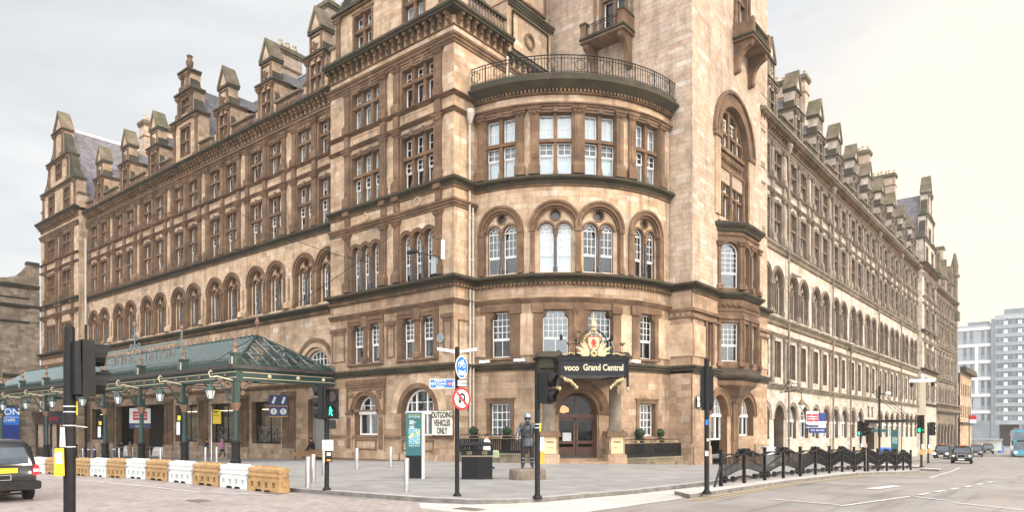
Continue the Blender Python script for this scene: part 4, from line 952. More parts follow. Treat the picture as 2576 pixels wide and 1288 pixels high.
for c in GD: put_window(HOTEL, G, c, -.4, 28.4, 'dw', w_mull(2, 1.52, 2.2, 1.2, .18, False), random.choice('aab'))
edges = [-91.4] + sorted([c + e * w for c, w in [(c, 1.65) for c in GD] + [(bays[3], 2.9)] for e in (-1, 1)]) + [-42.7]
for a, b_ in zip(edges[::2], edges[1::2]):
    if b_ - a > .5: b = MB(); balusters(b, a, b_, 27.85, 29.05, .12, 0, .3); b.build('balustrade', ['mossy', 'trim'], HOTEL, G.T)
slate_roof(G, -91.4, -42.6)
for s, zt, n1 in ((-84.4, 38.0, -6.6), (-56.4, 36.8, -5.4), (-49.4, 38.2, -7.6)): chimney(G, s, -3.2, n1, zt)
chimney(G, -62.5, -6.5, -11, 35.6)
for s in (-77.5, -70.4): chimney(G, s, -6.5, -9.0, 36.0, 1.2, 4)
def gable(F, c, stages, z0, trim, wins, apex, finial=False, n0=0., depth=1.1, scroll=True):
    """stepped gable: stages = [(half width, top z)], wins = [(s offset, width, lights, z0, z1)]"""
    b = MB(); zb = z0
    for i, (hw, zt) in enumerate(stages):
        hs = [rect(c + o - w / 2, c + o + w / 2, a, d) for o, w, k, a, d in wins if zb < a < zt]
        b.panel(c - hw, c + hw, zb, zt, hs, n0, .4, 0, 1)
        for e in (-1, 1):
            b.box(c + e * hw - (.08 if e > 0 else 0), c + e * hw + (.08 if e < 0 else 0), n0 - depth, n0 - .001, zb, zt, 0)
            pilaster(b, c + e * (hw - .3), zb + .05, zt - .05, .42, .14 + n0, 2, True, .5)
            nx = stages[i + 1][0] if i + 1 < len(stages) else 0
            if scroll and nx and hw - nx > .4:
                d = hw - nx; b.ext([(c + e * hw, zt + .35), (c + e * nx, zt + .35), (c + e * nx, zt + .35 + d * 1.5), (c + e * (nx + .25 * d), zt + .35 + d * 1.25), (c + e * (nx + .45 * d), zt + .35 + d * .6), (c + e * (nx + .75 * d), zt + .35 + d * .32)], n0 - .9, n0 - .05, 4)
        b.box(c - hw - .12, c + hw + .12, n0 - depth, n0 + .2, zt, zt + .15, 2); b.box(c - hw - .28, c + hw + .28, n0 - depth, n0 + .36, zt + .15, zt + .35, 4, .05)
        for o, w, k, a, d in wins:
            if zb < a < zt:
                mullions(b, c + o, w, k, a, d, a + (d - a) * .55, .2, n0 - .32, n0 - .08); surround(b, c + o - w / 2, c + o + w / 2, a, d, .16, .07 + n0)
                b.add([(c + o - w / 2 - .1, n0 - .9, a - .1), (c + o + w / 2 + .1, n0 - .9, a - .1), (c + o + w / 2 + .1, n0 - .9, d + .1), (c + o - w / 2 - .1, n0 - .9, d + .1)], [(0, 1, 2, 3)], 7)
        zb = zt + .35
    hw = stages[-1][0]
    if finial:
        b.lathe(c, n0 - .4, [(.5, zb), (.5, zb + .2), (.2, zb + .35), (.32, zb + .7), (.36, zb + 1.0), (.2, zb + 1.35), (.28, zb + 1.5), (.3, zb + 1.6), (.05, zb + 1.65)], 10, 2)
    else:
        b.ext([(c - hw + .1, zb), (c + hw - .1, zb), (c, apex - .4)], n0 - depth, n0 - .02, 3)
        for e in (-1, 1): b.ext([(c + e * (hw + .15), zb), (c + e * (hw - .15), zb), (c, apex - .4), (c, apex)], n0 - depth - .1, n0 + .2, 5)
    return b.build('gable', [trim[0], trim[1], trim[2], trim[3], 'cornice', 'mossy', 'slate', 'darkin'], HOTEL, F.T)
def gable_windows(F, c, wins, far=False, n0=0.):
    for o, w, k, a, d in wins: pw(far, F, c + o, n0 - .38, a, 'gw%d%.1f%.1f' % (k, w, d - a), w_mull(k, w, d - a, (d - a) * .55, .2, False), random.choice('aab'))
# central gable of the long front
wn = [(0, 1.7, 2, 28.5, 31.2), (0, 1.5, 2, 32.7, 34.0)]
gable(G, bays[3], [(2.5, 31.9), (1.55, 34.4), (.8, 36.4)], 27.85, GORDON, wn, 38, True, .05); gable_windows(G, bays[3], wn, n0=.05)
b = MB(); b.ext([(bays[3] - 2.5, 27.9), (bays[3] + 2.5, 27.9), (bays[3] + .1, 35.4), (bays[3] - .1, 35.4)], -9, -.9, 0); b.build('roof', ['slate'], HOTEL, G.T)
# end pavilion and near pavilion gables with steep roofs
wn = [(-2.55, 1.9, 2, 28.9, 31.4), (2.65, 1.9, 2, 28.9, 31.4), (0, 1.9, 2, 33.0, 34.9)]
for F, c in ((NP, -98.05), (NP, -36.5)):
    gable(F, c, [(5.6, 31.9), (3.5, 35.3), (1.6, 38.7)], 28.45, GORDON, wn, 41.6); gable_windows(F, c, wn, c < -90)
    b = MB(); b.ext([(c - 6.15, 28.4), (c + 6.15, 28.4), (c + .1, 39.6), (c - .1, 39.6)], -15, -1.0, 0); b.box(c - .15, c + .15, -15, -1.2, 39.5, 39.8, 1); b.build('roof', ['slate', 'lead'], HOTEL, F.T)
    for e in (-1, 1):
        b = MB(); b.box(c + e * 6.0 - .35, c + e * 6.0 + .35, -1.2, -.05, 28.45, 30.0, 0); b.box(c + e * 6.0 - .45, c + e * 6.0 + .45, -1.3, .05, 30.0, 30.25, 1); b.build('parapet_pier', ['ashlar', 'mossy'], HOTEL, F.T)
# Hope Street roofs
hd0 = hb[0]
first = dormer_mesh(HP, hd0, 27.85, HOPE)
for c in hb[1:]: q = first.copy(); C.objects.link(q); q.location = (0, c - hd0, 0)
for i, c in enumerate(hb): pw(True, HP, c, -.4, 28.4, 'dw', w_mull(2, 1.52, 2.2, 1.2, .18, False), 'a')
for a, b_ in zip([55.4] + [c + 1.65 for c in hb], [c - 1.65 for c in hb] + [125.7]):
    if b_ - a > .5: b = MB(); balusters(b, a, b_, 27.85, 29.05, .12, 0, .4); b.build('balustrade', ['mossy', 'hope_trim'], HOTEL, HP.T)
slate_roof(HP, 56.9, 125.8)
for s, zt in ((62.3, 39.0), (76.4, 39.4), (104.7, 40.3), (121.8, 42.0)): chimney(HP, s, -2.3, -5.6, zt)
wn = [(-2.6, 1.9, 2, 28.9, 31.4), (2.6, 1.9, 2, 28.9, 31.4), (0, 1.9, 2, 33.0, 34.9)]
gable(HQ, 132.7, [(5.6, 32.4), (3.5, 36.6), (1.6, 40.6)], 28.45, HOPE, wn, 44.0); gable_windows(HQ, 132.7, wn, True)
b = MB(); b.ext([(132.7 - 6.3, 28.4), (132.7 + 6.3, 28.4), (132.8, 41), (132.6, 41)], -15, -1.0, 0); b.build('roof', ['slate'], HOTEL, HQ.T)
for c in (3.6, 10.7, 17.8, 24.9): b = MB(); b.box(c - 1.1, c + 1.1, -3, -.1, 27.8, 31, 0); b.box(c - 1.3, c + 1.3, -3, .2, 31, 31.3, 1); b.ext([(c - .8, 31.3), (c + .8, 31.3), (c, 35.0)], -2, 0, 1); b.build('dormer', ['grime', 'mossy'], HOTEL, HCT)
b = MB(); b.prof([(-.75, 27.85), (-3.4, 33), (-9, 34), (-9, 27.85)], 0, 28.5, 0); b.build('roof', ['slate'], HOTEL, HCT)
b = MB(); b.box(20.0, 21.6, -4, -1, 29, 37.5, 0); b.box(19.8, 21.8, -4.2, -.8, 37.5, 38.1, 1); b.build('chimney', ['tower', 'mossy'], HOTEL, HCT)
b = MB(); b.box(27.0, 28.5, -.6, .35, -5, 33, 0); b.box(26.7, 28.8, -.7, .7, 24.2, 26.0, 1); b.lathe(27.7, -.1, [(.9, 33), (1.0, 33.4), (.6, 34), (.7, 35.5), (.2, 38)], 10, 1); b.build('end_turret', ['grime', 'mossy'], HOTEL, HCT)
# drain pipes
def pipe(F, s, z0, z1, n=.16, r=.075, hop=True, m='pipe'):
    b = MB(); b.tube([(s, n, z0), (s, n, z1)], r, 8)
    z = z0 + 1
    while z < z1: b.lathe(s, n, [(r * 1.45, z), (r * 1.45, z + .14)], 8, 0); z += 2.6
    if hop: b.lathe(s, n + .05, [(.1, z1 - .1), (.14, z1), (.3, z1 + .5), (.3, z1 + .75), (.22, z1 + .8)], 8, 0)
    b.build('drainpipe', [m], HOTEL, F.T)
pipe(NP, -90.9, 14.4, 24.6, -.5, .13, False, 'pipe'); pipe(NP, -90.9, -1.5, 14.4, -.5, .12, False, 'iron'); pipe(RT, 32.55, 0, 10.95, .18, .065, False); pipe(RT, 32.85, 0, 10.95, .18, .065, False); pipe(RT, 32.5, 11.8, 17.2, .18, .065, False); pipe(RT, 32.8, 11.8, 16.2, .18, .065, False); pipe(RT, 32.5, 17.9, 21.6, .18, .07); pipe(RT, 36.2, 23.9, 27.3, .2, .1, False)
for i, c in enumerate(hb):
    if i in (0, 2, 3, 5, 7): pipe(HP, c + 3.525, -2.6, 26.2 if i != 3 else 10.5, .3, .09, True, 'hope_trim')
b = MB(); b.tube([(59.0 + 3.2, .6, 15.6), (59.0 + 5.6, .6, 15.7)], .1, 6); b.build('drainpipe', ['hope_trim'], HOTEL, HP.T)
# ================================================================ ground
def lerp(x, pts):
    for (a, u), (b, v) in zip(pts, pts[1:]):
        if x <= b: return u + (v - u) * max(0, (x - a)) / (b - a)
    return pts[-1][1]
GY = [(-400, 0), (27, 0), (36, -.12), (43, -.4), (49, -.6), (57, -.85), (79, -1.3), (125, -2.3), (160, -2.6), (300, -4.2), (500, -4.4)]
def gz(x, y): return lerp(y, GY) - .0215 * max(0, min(70, -30 - x)) - (0 if x < 2 else 0)
def pave_mat(name, cols, bw, bh, rough=.55, mort=(.05, .045, .04), ms=.012, rot=0, stain=.35, scol=(.12, .11, .10), spec=.5):
    m, n, l, b = nmat(name); pos = n.new('ShaderNodeNewGeometry').outputs['Position']
    mp = n.new('ShaderNodeMapping'); mp.inputs['Rotation'].default_value = (0, 0, rot); l.new(pos, mp.inputs[0])
    bk = n.new('ShaderNodeTexBrick'); l.new(mp.outputs[0], bk.inputs['Vector']); bk.inputs['Scale'].default_value = 1; bk.inputs['Brick Width'].default_value = bw; bk.inputs['Row Height'].default_value = bh
    bk.inputs['Mortar Size'].default_value = ms; bk.inputs['Color1'].default_value = (0, 0, 0, 1); bk.inputs['Color2'].default_value = (1, 1, 1, 1); bk.inputs['Mortar'].default_value = (.5, .5, .5, 1)
    r = ramp(n, [(i / (len(cols) - 1), c) for i, c in enumerate(cols)]); l.new(bk.outputs['Color'], r.inputs[0]); col = r.outputs[0]
    z = noise_tex(n, l, pos, .45, 8, .65); zr = ramp(n, [(.42, g3(0)), (.68, g3(stain))]); l.new(z, zr.inputs[0]); col = mixc(n, l, zr.outputs[0], col, scol)
    f = noise_tex(n, l, pos, 14, 4, .7); fr = ramp(n, [(.3, g3(.82)), (.7, g3(1.12))]); l.new(f, fr.inputs[0]); col = mixc(n, l, 1, col, fr.outputs[0], 'MULTIPLY')
    jm = n.new('ShaderNodeMath'); jm.operation = 'MULTIPLY'; jm.inputs[1].default_value = .6; l.new(bk.outputs['Fac'], jm.inputs[0]); col = mixc(n, l, jm.outputs[0], col, mort)
    l.new(col, b.inputs['Base Color'])
    rr = n.new('ShaderNodeMapRange'); rr.inputs[3].default_value = rough - .12; rr.inputs[4].default_value = rough + .18; l.new(z, rr.inputs[0]); l.new(rr.outputs[0], b.inputs['Roughness'])
    bp = n.new('ShaderNodeBump'); bp.inputs['Strength'].default_value = .25; bp.inputs['Distance'].default_value = .01; l.new(f, bp.inputs['Height']); l.new(bp.outputs[0], b.inputs['Normal'])
    b.inputs['Specular IOR Level'].default_value = spec
    return m
def asphalt_mat():
    m, n, l, b = nmat('asphalt'); pos = n.new('ShaderNodeNewGeometry').outputs['Position']
    f = noise_tex(n, l, pos, 38, 3, .8); z = noise_tex(n, l, pos, .3, 7, .65); s = noise_tex(n, l, pos, 1, 6, .6, (1.2, .07, 1))
    r = ramp(n, [(.3, (.17, .158, .148)), (.5, (.26, .238, .222)), (.72, (.34, .308, .288))]); l.new(z, r.inputs[0])
    fr = ramp(n, [(.3, g3(.65)), (.7, g3(1.3))]); l.new(f, fr.inputs[0]); col = mixc(n, l, 1, r.outputs[0], fr.outputs[0], 'MULTIPLY')
    sr = ramp(n, [(.5, g3(0)), (.7, g3(.5))]); l.new(s, sr.inputs[0]); col = mixc(n, l, sr.outputs[0], col, (.32, .225, .195))
    s2 = noise_tex(n, l, pos, 1.7, 4, .5, (1.5, .1, 1)); r2 = ramp(n, [(.56, g3(0)), (.66, g3(.5))]); l.new(s2, r2.inputs[0]); col = mixc(n, l, r2.outputs[0], col, (.13, .12, .115))
    l.new(col, b.inputs['Base Color']); mr = n.new('ShaderNodeMapRange'); mr.inputs[3].default_value = .38; mr.inputs[4].default_value = .7; l.new(z, mr.inputs[0]); l.new(mr.outputs[0], b.inputs['Roughness'])
    bp = n.new('ShaderNodeBump'); bp.inputs['Strength'].default_value = .4; bp.inputs['Distance'].default_value = .01; l.new(f, bp.inputs['Height']); l.new(bp.outputs[0], b.inputs['Normal'])
    return m
M['asphalt'] = asphalt_mat()
M['setts'] = pave_mat('setts', [(.31, .235, .21), (.37, .305, .285), (.40, .345, .325), (.43, .38, .36), (.38, .305, .28), (.45, .41, .39)], .34, .17, .5, ms=.012, stain=.4, scol=(.24, .185, .168))
M['flags'] = pave_mat('flags', [(.245, .235, .225), (.285, .272, .26), (.31, .297, .285), (.345, .33, .318)], .9, .6, .55, ms=.008, stain=.35, scol=(.19, .178, .167))
M['concrete'] = pave_mat('concrete', [(.50, .465, .43), (.54, .505, .47), (.58, .545, .51)], 2.4, 1.2, .6, ms=.006, stain=.35, scol=(.28, .25, .23))
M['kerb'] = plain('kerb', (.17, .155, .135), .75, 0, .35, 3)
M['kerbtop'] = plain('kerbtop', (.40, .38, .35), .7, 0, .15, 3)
def lay(name, poly, dz, mats, parent=None, drop=None, edge=None, zf=None):
    """sheet over the terrain following gz(); drop gives it a vertical kerb face of that height"""
    zf = zf or gz
    bm = bmesh.new(); vs = [bm.verts.new((x, y, 0)) for x, y in poly]; f = bm.faces.new(vs); bm.normal_update()
    if f.normal.z < 0: bmesh.ops.reverse_faces(bm, faces=[f])
    for y, _ in GY[1:-1]: bmesh.ops.bisect_plane(bm, geom=bm.verts[:] + bm.edges[:] + bm.faces[:], dist=1e-5, plane_co=(0, y, 0), plane_no=(0, 1, 0))
    for x in (-30, -100, 2): bmesh.ops.bisect_plane(bm, geom=bm.verts[:] + bm.edges[:] + bm.faces[:], dist=1e-5, plane_co=(x, 0, 0), plane_no=(1, 0, 0))
    bmesh.ops.triangulate(bm, faces=bm.faces[:])
    for v in bm.verts: v.co.z = zf(v.co.x, v.co.y) + dz
    if drop:
        be = [e for e in bm.edges if len(e.link_faces) == 1]
        r = bmesh.ops.extrude_edge_only(bm, edges=be)
        for v in [g for g in r['geom'] if isinstance(g, bmesh.types.BMVert)]: v.co.z -= drop
        for fc in [g for g in r['geom'] if isinstance(g, bmesh.types.BMFace)]: fc.material_index = 1 if len(mats) > 1 else 0
    me = bpy.data.meshes.new(name); bm.to_mesh(me); bm.free()
    for m in mats: me.materials.append(M[m])
    o = bpy.data.objects.new(name, me); C.objects.link(o)
    if parent: o.parent = parent
    o['kind'] = 'structure'
    return o
lay('ground', [(-900, -300), (900, -300), (900, 1400), (-900, 1400)], 0, ['asphalt'])
KERB = [(-120, 12.95), (-40, 12.95), (-23.6, 13.05), (-19.8, 13.3), (-17.3, 13.55), (-14.7, 13.8), (-13.2, 14.2), (-12.3, 14.9), (-11.9, 15.9), (-11.6, 17.6), (-11.1, 19.8), (-10.75, 24), (-10.7, 30), (-11.2, 45), (-13.2, 62), (-13.6, 80), (-14, 170)]
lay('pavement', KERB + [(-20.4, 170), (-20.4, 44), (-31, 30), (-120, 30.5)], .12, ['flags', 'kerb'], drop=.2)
pvx = [(-31, 29.0), (-91, 31.0)]
lay('pavement', [(-110, 29.6), (-31.05, 29.6), (-20.5, 43.0), (-26, 43), (-32, 36), (-110, 36)], .116, ['flags'])
lay('road', [(-200, -60), (-9.6, -60), (-9.6, 16.5), (-11.9, 15.5), (-13.2, 13.9), (-17, 13.2), (-24, 12.8), (-40, 12.7), (-200, 12.7)], .006, ['setts'])
lay('crossing', [(-9.7, 12.5), (-9.2, 19.4), (-9.9, 20.5), (-10.6, 23.5), (-11.0, 19.8), (-11.5, 17.6), (-11.8, 15.9), (-13.0, 14.1), (-14.4, 13.5), (-13.4, 12.6)], .012, ['concrete'])
lay('traffic_island', [(-9.95, 20.3), (-9.05, 19.5), (-7.55, 48.4), (-8.9, 48.9)], .13, ['concrete', 'kerb'], drop=.2)
def inset(poly, d):     # kerb stones along an open line
    L_, R_ = [], []
    for i, p in enumerate(poly):
        a = Vector(poly[max(i - 1, 0)]); b = Vector(poly[min(i + 1, len(poly) - 1)]); t = (b - a).normalized(); nrm = Vector((-t.y, t.x))
        L_.append(tuple(Vector(p) + nrm * .005)); R_.append(tuple(Vector(p) + nrm * d))
    return L_ + R_[::-1]
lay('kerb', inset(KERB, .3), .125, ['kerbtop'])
M['paint'] = plain('paint', (.62, .60, .57), .6, 0, .2, 9)
M['ypaint'] = plain('ypaint', (.56, .42, .20), .6, 0, .25, 9)
def marks(name, segs, wd, mat, dz=.018):
    for i, (p, q) in enumerate(segs):
        a, b = Vector(p), Vector(q); t = (b - a).normalized(); nn = Vector((-t.y, t.x)) * wd / 2
        lay(name, [tuple(a + nn), tuple(b + nn), tuple(b - nn), tuple(a - nn)], dz, [mat])
marks('road_marking', [((-8.85, 19.0), (-7.2, 49.5)), ((-8.6, 19.0), (-6.95, 49.5))], .075, 'ypaint')
marks('road_marking', [((-40, 10.6), (-22.5, 11.2)), ((-22.5, 11.2), (-19.5, 12.2))], .12, 'paint')
# ================================================================ station canopy
def at(px, py, dz=.12):
    """world point of the pavement or road seen at a pixel of the 2576 px wide picture"""
    X = (px - 1288) / 1750; d = Vector((X * cos(TH) - sin(TH), X * sin(TH) + cos(TH), (1080 - py) / 1750)); z = dz
    for _ in range(12): t = (z - 2.1) / d.z; z = gz(d.x * t, d.y * t) + dz
    return Vector((d.x * t, d.y * t, z))
M['green'] = plain('green', (.013, .042, .035), .45, 0, .2, 6)
M['green_l'] = plain('green_l', (.15, .19, .185), .45, 0, .2, 5)
M['copper'] = plain('copper', (.23, .135, .085), .5, .2, .35, 9)
M['gutter'] = plain('gutter', (.045, .035, .033), .6, 0, .4, 4)
M['black'] = plain('black', (.009, .009, .01), .5, 0, .25, 12)
M['cream'] = plain('cream', (.62, .52, .34), .5, 0, .1)
M['canglass'] = glassmat('canglass', (.42, .47, .47), .16, .75)
M['milk'] = plain('milk', (.75, .76, .72), .3, 0, .08)
CX0, CX1, CY0, CY1 = -97.0, -42.15, 23.450, 31.2
CAN = thing('station_canopy', 'long green iron and glass canopy with crested eaves on posts in front of the station', 'canopy', (-62, 27, -.6)); PL[CAN.name] = Vector((-62, 27, -.6))
posts = [-42.5 - 7.0 * k for k in range(8)]
def post_mesh(x, zb):
    b = MB(); y = 23.650
    b.lathe(x, y, [(.34, zb), (.34, zb + .2), (.27, zb + .3), (.26, zb + 1.25), (.32, zb + 1.3), (.32, zb + 1.42), (.24, zb + 1.5)], 10, 0)
    b.lathe(x, y, [(.17, zb + 1.5), (.145, 3.2), (.2, 3.22), (.2, 3.3)], 10, 1); b.lathe(x, y, [(.19, 3.3), (.2, 3.38), (.34, 3.72), (.36, 3.8)], 8, 2)
    b.box(x - .19, x + .19, y - .19, y + .19, 3.8, 6.0, 1); b.box(x - .23, x + .23, y - .23, y + .23, 5.2, 5.32, 1)
    for k in range(9): b.sphere((x - .1, y - .2, 3.95 + k * .13), .03, 5, 3)
    return b.build('post', ['black', 'green', 'copper', 'cream'], CAN, ID)
for x in posts:
    zb = gz(x, 23.600) + .1; p = post_mesh(x, zb) if abs(x + 84.5) > .1 else None
    f = MB(); f.box(x - .24, x + .24, 23.400, 23.850, 6.1, 6.95, 0); f.box(x - .3, x + .3, 23.330, 23.900, 6.95, 7.05, 0); f.box(x - .1, x + .1, 23.380, 23.400, 6.3, 6.8, 2)
    f.lathe(x, 23.620, [(.22, 7.05), (.2, 7.15), (.08, 7.35), (.16, 7.55), (.05, 7.75), (.1, 7.9), (.14, 8.0), (.03, 8.12), (.02, 8.35)], 8, 1); f.build('finial', ['green', 'copper', 'cream'], CAN, ID)
    # arched spandrels along the front and the scrolled lamp bracket towards the street
    for e in (-1, 1):
        if (x == posts[0] and e > 0): continue
        b = MB()
        pts = [(x + e * (.2 + 1.35 * (1 - cos(t))), 23.650, 3.95 + 1.3 * sin(t)) for t in [pi / 2 * k / 8 for k in range(9)]]
        b.tube(pts, .05, 6, 0); b.tube([(x + e * .2, 23.650, 5.2), (x + e * 1.55, 23.650, 5.25)], .05, 4, 0)
        for cx, cz, r in ((.42, 4.95, .2), (.85, 5.02, .17), (.36, 4.5, .15), (1.2, 5.12, .09)): b.add([(p[0], 23.650, p[1]) for p in circ(x + e * cx, cz, r, 10)], [], 1); b.ring(x + e * cx, cz, r * .55, r, 23.620, 23.680, 0, 2 * pi, 10, 1); b.ring(x + e * cx, cz, 0.02, r * .3, 23.620, 23.680, 0, 2 * pi, 6, 1)
        b.build('spandrel', ['green', 'copper'], CAN, ID)
    b = MB(); y = 23.450
    for k, (dy, dz, r) in enumerate(((.35, 4.9, .28), (.3, 4.35, .2), (.8, 5.05, .2), (.25, 3.95, .13))):
        pts = [(x, y - dy - r * cos(t) * (1 - t / 9), dz + r * sin(t) * (1 - t / 9)) for t in [k2 * .6 for k2 in range(13)]]; b.tube(pts, .045, 5, 0 if k % 2 else 1)
    b.tube([(x, y, 3.85), (x, y - .5, 4.3), (x, y - .75, 4.9), (x, y - 1.15, 5.3), (x, y - 1.5, 5.35)], .05, 5, 0); b.tube([(x, y, 5.25), (x, y - 1.1, 5.45), (x, y - 1.5, 5.35), (x, y - 1.62, 5.62), (x, y - 1.5, 5.8), (x, y - 1.38, 5.7)], [.05, .05, .05, .045, .04, .03], 5, 2)
    b.tube([(x, y - 1.5, 5.35), (x, y - 1.5, 4.98)], .02, 4, 0); b.build('lamp_bracket', ['green', 'copper', 'cream'], CAN, ID)
b = MB()                                              # eaves: beam, gutter
for (a, c, n0, n1, along) in ((CX0, CX1 - .5, 23.450, 23.850, True),):
    b.box(a, CX1 - .1, 23.480, 23.820, 5.25, 5.95, 0); b.box(a, CX1, 23.300, 24.000, 5.95, 6.02, 0); b.box(a, CX1 + .1, 23.200, 23.900, 6.02, 6.25, 1)
    b.box(a, CX1, 23.440, 23.475, 5.42, 5.46, 3); b.box(a, CX1, 23.440, 23.475, 5.78, 5.82, 3)
    x = CX1 - 1.2
    while x > a: b.lathe(x, 23.400, [(.09, 5.55), (.1, 5.62), (.06, 5.7)], 7, 2); x -= 1.72
b.box(CX1 - .5, CX1 - .1, 23.820, CY1, 5.25, 5.95, 0); b.box(CX1 - .55, CX1, 24.000, CY1, 5.95, 6.02, 0); b.box(CX1 - .4, CX1 + .1, 23.900, CY1, 6.02, 6.25, 1)
b.box(CX1 - .097, CX1 - .07, 24.000, CY1, 5.42, 5.46, 3); b.box(CX1 - .097, CX1 - .07, 24.000, CY1, 5.78, 5.82, 3)
for y in (25.9, 28.1, 30.2): b.lathe(CX1 - .06, y, [(.05, 5.5), (.13, 5.54), (.13, 5.7), (.05, 5.74)], 9, 3)
b.build('eaves_beam', ['green', 'gutter', 'copper', 'cream'], CAN, ID)
b = MB()                                              # bracket at the hotel end of the side beam
for k in range(9): pass
pts = [(CX1 - .3, CY1 - .05 - 1.5 * (1 - cos(t)), 3.9 + 1.35 * sin(t)) for t in [pi / 2 * k / 8 for k in range(9)]]; b.tube(pts, .05, 6, 0)
pts = [(CX1 - .3, 23.800 + 1.5 * (1 - cos(t)), 3.9 + 1.35 * sin(t)) for t in [pi / 2 * k / 8 for k in range(9)]]; b.tube(pts, .05, 6, 0)
SIDE = Fac(CX1 - .3, 0, pi / 2); q = MB()
for cy in (24.2, 30.85):
    for dx, cz, r in ((0, 4.95, .24), (.36 if cy < 27 else -.36, 5.05, .16), (-.1 if cy < 27 else .1, 4.45, .14)): q.ring(cy + dx, cz, r * .5, r, -.03, .03, 0, 2 * pi, 10, 1); q.ring(cy + dx, cz, .02, r * .3, -.03, .03, 0, 2 * pi, 6, 1)
q.build('spandrel', ['green', 'copper'], CAN, SIDE.T); b.build('spandrel', ['green', 'copper'], CAN, ID)
def cresting(F, s0, s1, n):
    q = MB(); k = int((s1 - s0) / .29)
    q.box(s0, s1, n - .02, n + .02, 6.27, 6.31, 0); q.box(s0, s1, n - .02, n + .02, 6.62, 6.65, 0)
    for i in range(k):
        a = s0 + (s1 - s0) * (i + .5) / k; q.ring(a, 6.46, .09, .125, n - .012, n + .012, 0, 2 * pi, 8, 0); q.box(a - .012, a + .012, n - .012, n + .012, 6.31, 6.56, 0)
        c_ = a + (s1 - s0) / k / 2; q.add([(c_ - .02, n - .015, 6.3), (c_ + .02, n - .015, 6.3), (c_ + .02, n + .015, 6.3), (c_ - .02, n + .015, 6.3), (c_, n, 6.95)], [(0, 1, 2, 3), (0, 1, 4), (1, 2, 4), (2, 3, 4), (3, 0, 4)], 0)
        q.ring(a, 6.65, .05, .075, n - .01, n + .01, 0, pi, 5, 0)
    return q.build('cresting', ['green'], CAN, F.T)
CF = Fac(0, 23.300, 0); CS = Fac(CX1, 0, pi / 2)
ed = [CX0] + [x for p in sorted(posts) for x in (p - .26, p + .26)] + [CX1 - .1]
for a, c in zip(ed[::2], ed[1::2]):
    if c - a > .4: cresting(CF, a, c, 0)
cresting(CS, 23.650, 27.4, -.05); cresting(CS, 27.45, CY1 - .05, -.05)
RX, RZ, RY = -46.6, 8.85, 27.6                        # ridge end of the hipped glass roof
g = MB(); g.add([(CX0, 23.700, 6.3), (CX1 - .4, 23.700, 6.3), (RX, RY, RZ), (CX0, RY, RZ), (CX1 - .4, CY1, 6.3), (CX0, CY1, 6.3)], [(0, 1, 2, 3), (1, 4, 2), (4, 5, 3, 2)])
g.build('glass_roof', ['canglass'], CAN, ID)
b = MB()
x = CX0 + .3
while x < RX: b.tube([(x, 23.700, 6.36), (x, RY, RZ + .05)], .045, 4, 1); b.tube([(x, CY1, 6.36), (x, RY, RZ + .05)], .045, 4, 1); x += .62
for k in range(1, 7):
    t = k / 7; x = RX + (CX1 - .4 - RX) * t; q = 23.700 + (RY - 23.700) * (1 - t); z = 6.35 + (RZ - 6.3) * (1 - t)
    b.tube([(x, 23.700, 6.36), (x, q, z)], .045, 4, 1); b.tube([(x, CY1, 6.36), (x, CY1 - (CY1 - RY) * (1 - t), z)], .045, 4, 1)
for k in range(1, 9):
    y = 23.700 + (CY1 - 23.700) * k / 9; t = 1 - abs(y - RY) / ((RY - 23.700) if y < RY else (CY1 - RY)); b.tube([(CX1 - .4, y, 6.36), (CX1 - .4 + (RX - CX1 + .4) * t, y, 6.36 + (RZ - 6.3) * t)], .05, 4, 1)
for z_, t in ((.35, .35), (.68, .68)): b.tube([(CX1 - .4 + (RX - CX1 + .4) * t, 23 + (RY - 23) * t, 6.38 + (RZ - 6.3) * t), (CX1 - .4 + (RX - CX1 + .4) * t, CY1 + (RY - CY1) * t, 6.38 + (RZ - 6.3) * t)], .035, 4, 1)
for p in ((CX1 - .4, 23.700), (CX1 - .4, CY1)): b.tube([(p[0], p[1], 6.4), (RX, RY, RZ + .08)], .09, 5, 0)
b.tube([(CX0, RY, RZ + .08), (RX, RY, RZ + .08)], .09, 5, 0)
x = RX
while x > CX0: b.ring(x, RZ + .2, .05, .1, RY - .02, RY + .02, 0, 2 * pi, 6, 2); b.box(x - .02, x + .02, RY - .02, RY + .02, RZ + .1, RZ + .42, 2); x -= .75
b.lathe(RX, RY, [(.1, RZ), (.1, RZ + .5), (.06, RZ + .8), (.16, RZ + .9), (.18, RZ + 1.1), (.06, RZ + 1.3), (.02, RZ + 1.9)], 8, 2)
for x in [CX1 - 1.0 - 3.45 * k for k in range(16)]: b.tube([(x, 23.800, 5.8), (x, RY, 7.6), (x, CY1, 5.8)], .05, 4, 0); b.tube([(x, 23.800, 5.7), (x, CY1, 5.7)], .04, 4, 0)
b.build('glazing_bars', ['green', 'green_l', 'copper'], CAN, ID)
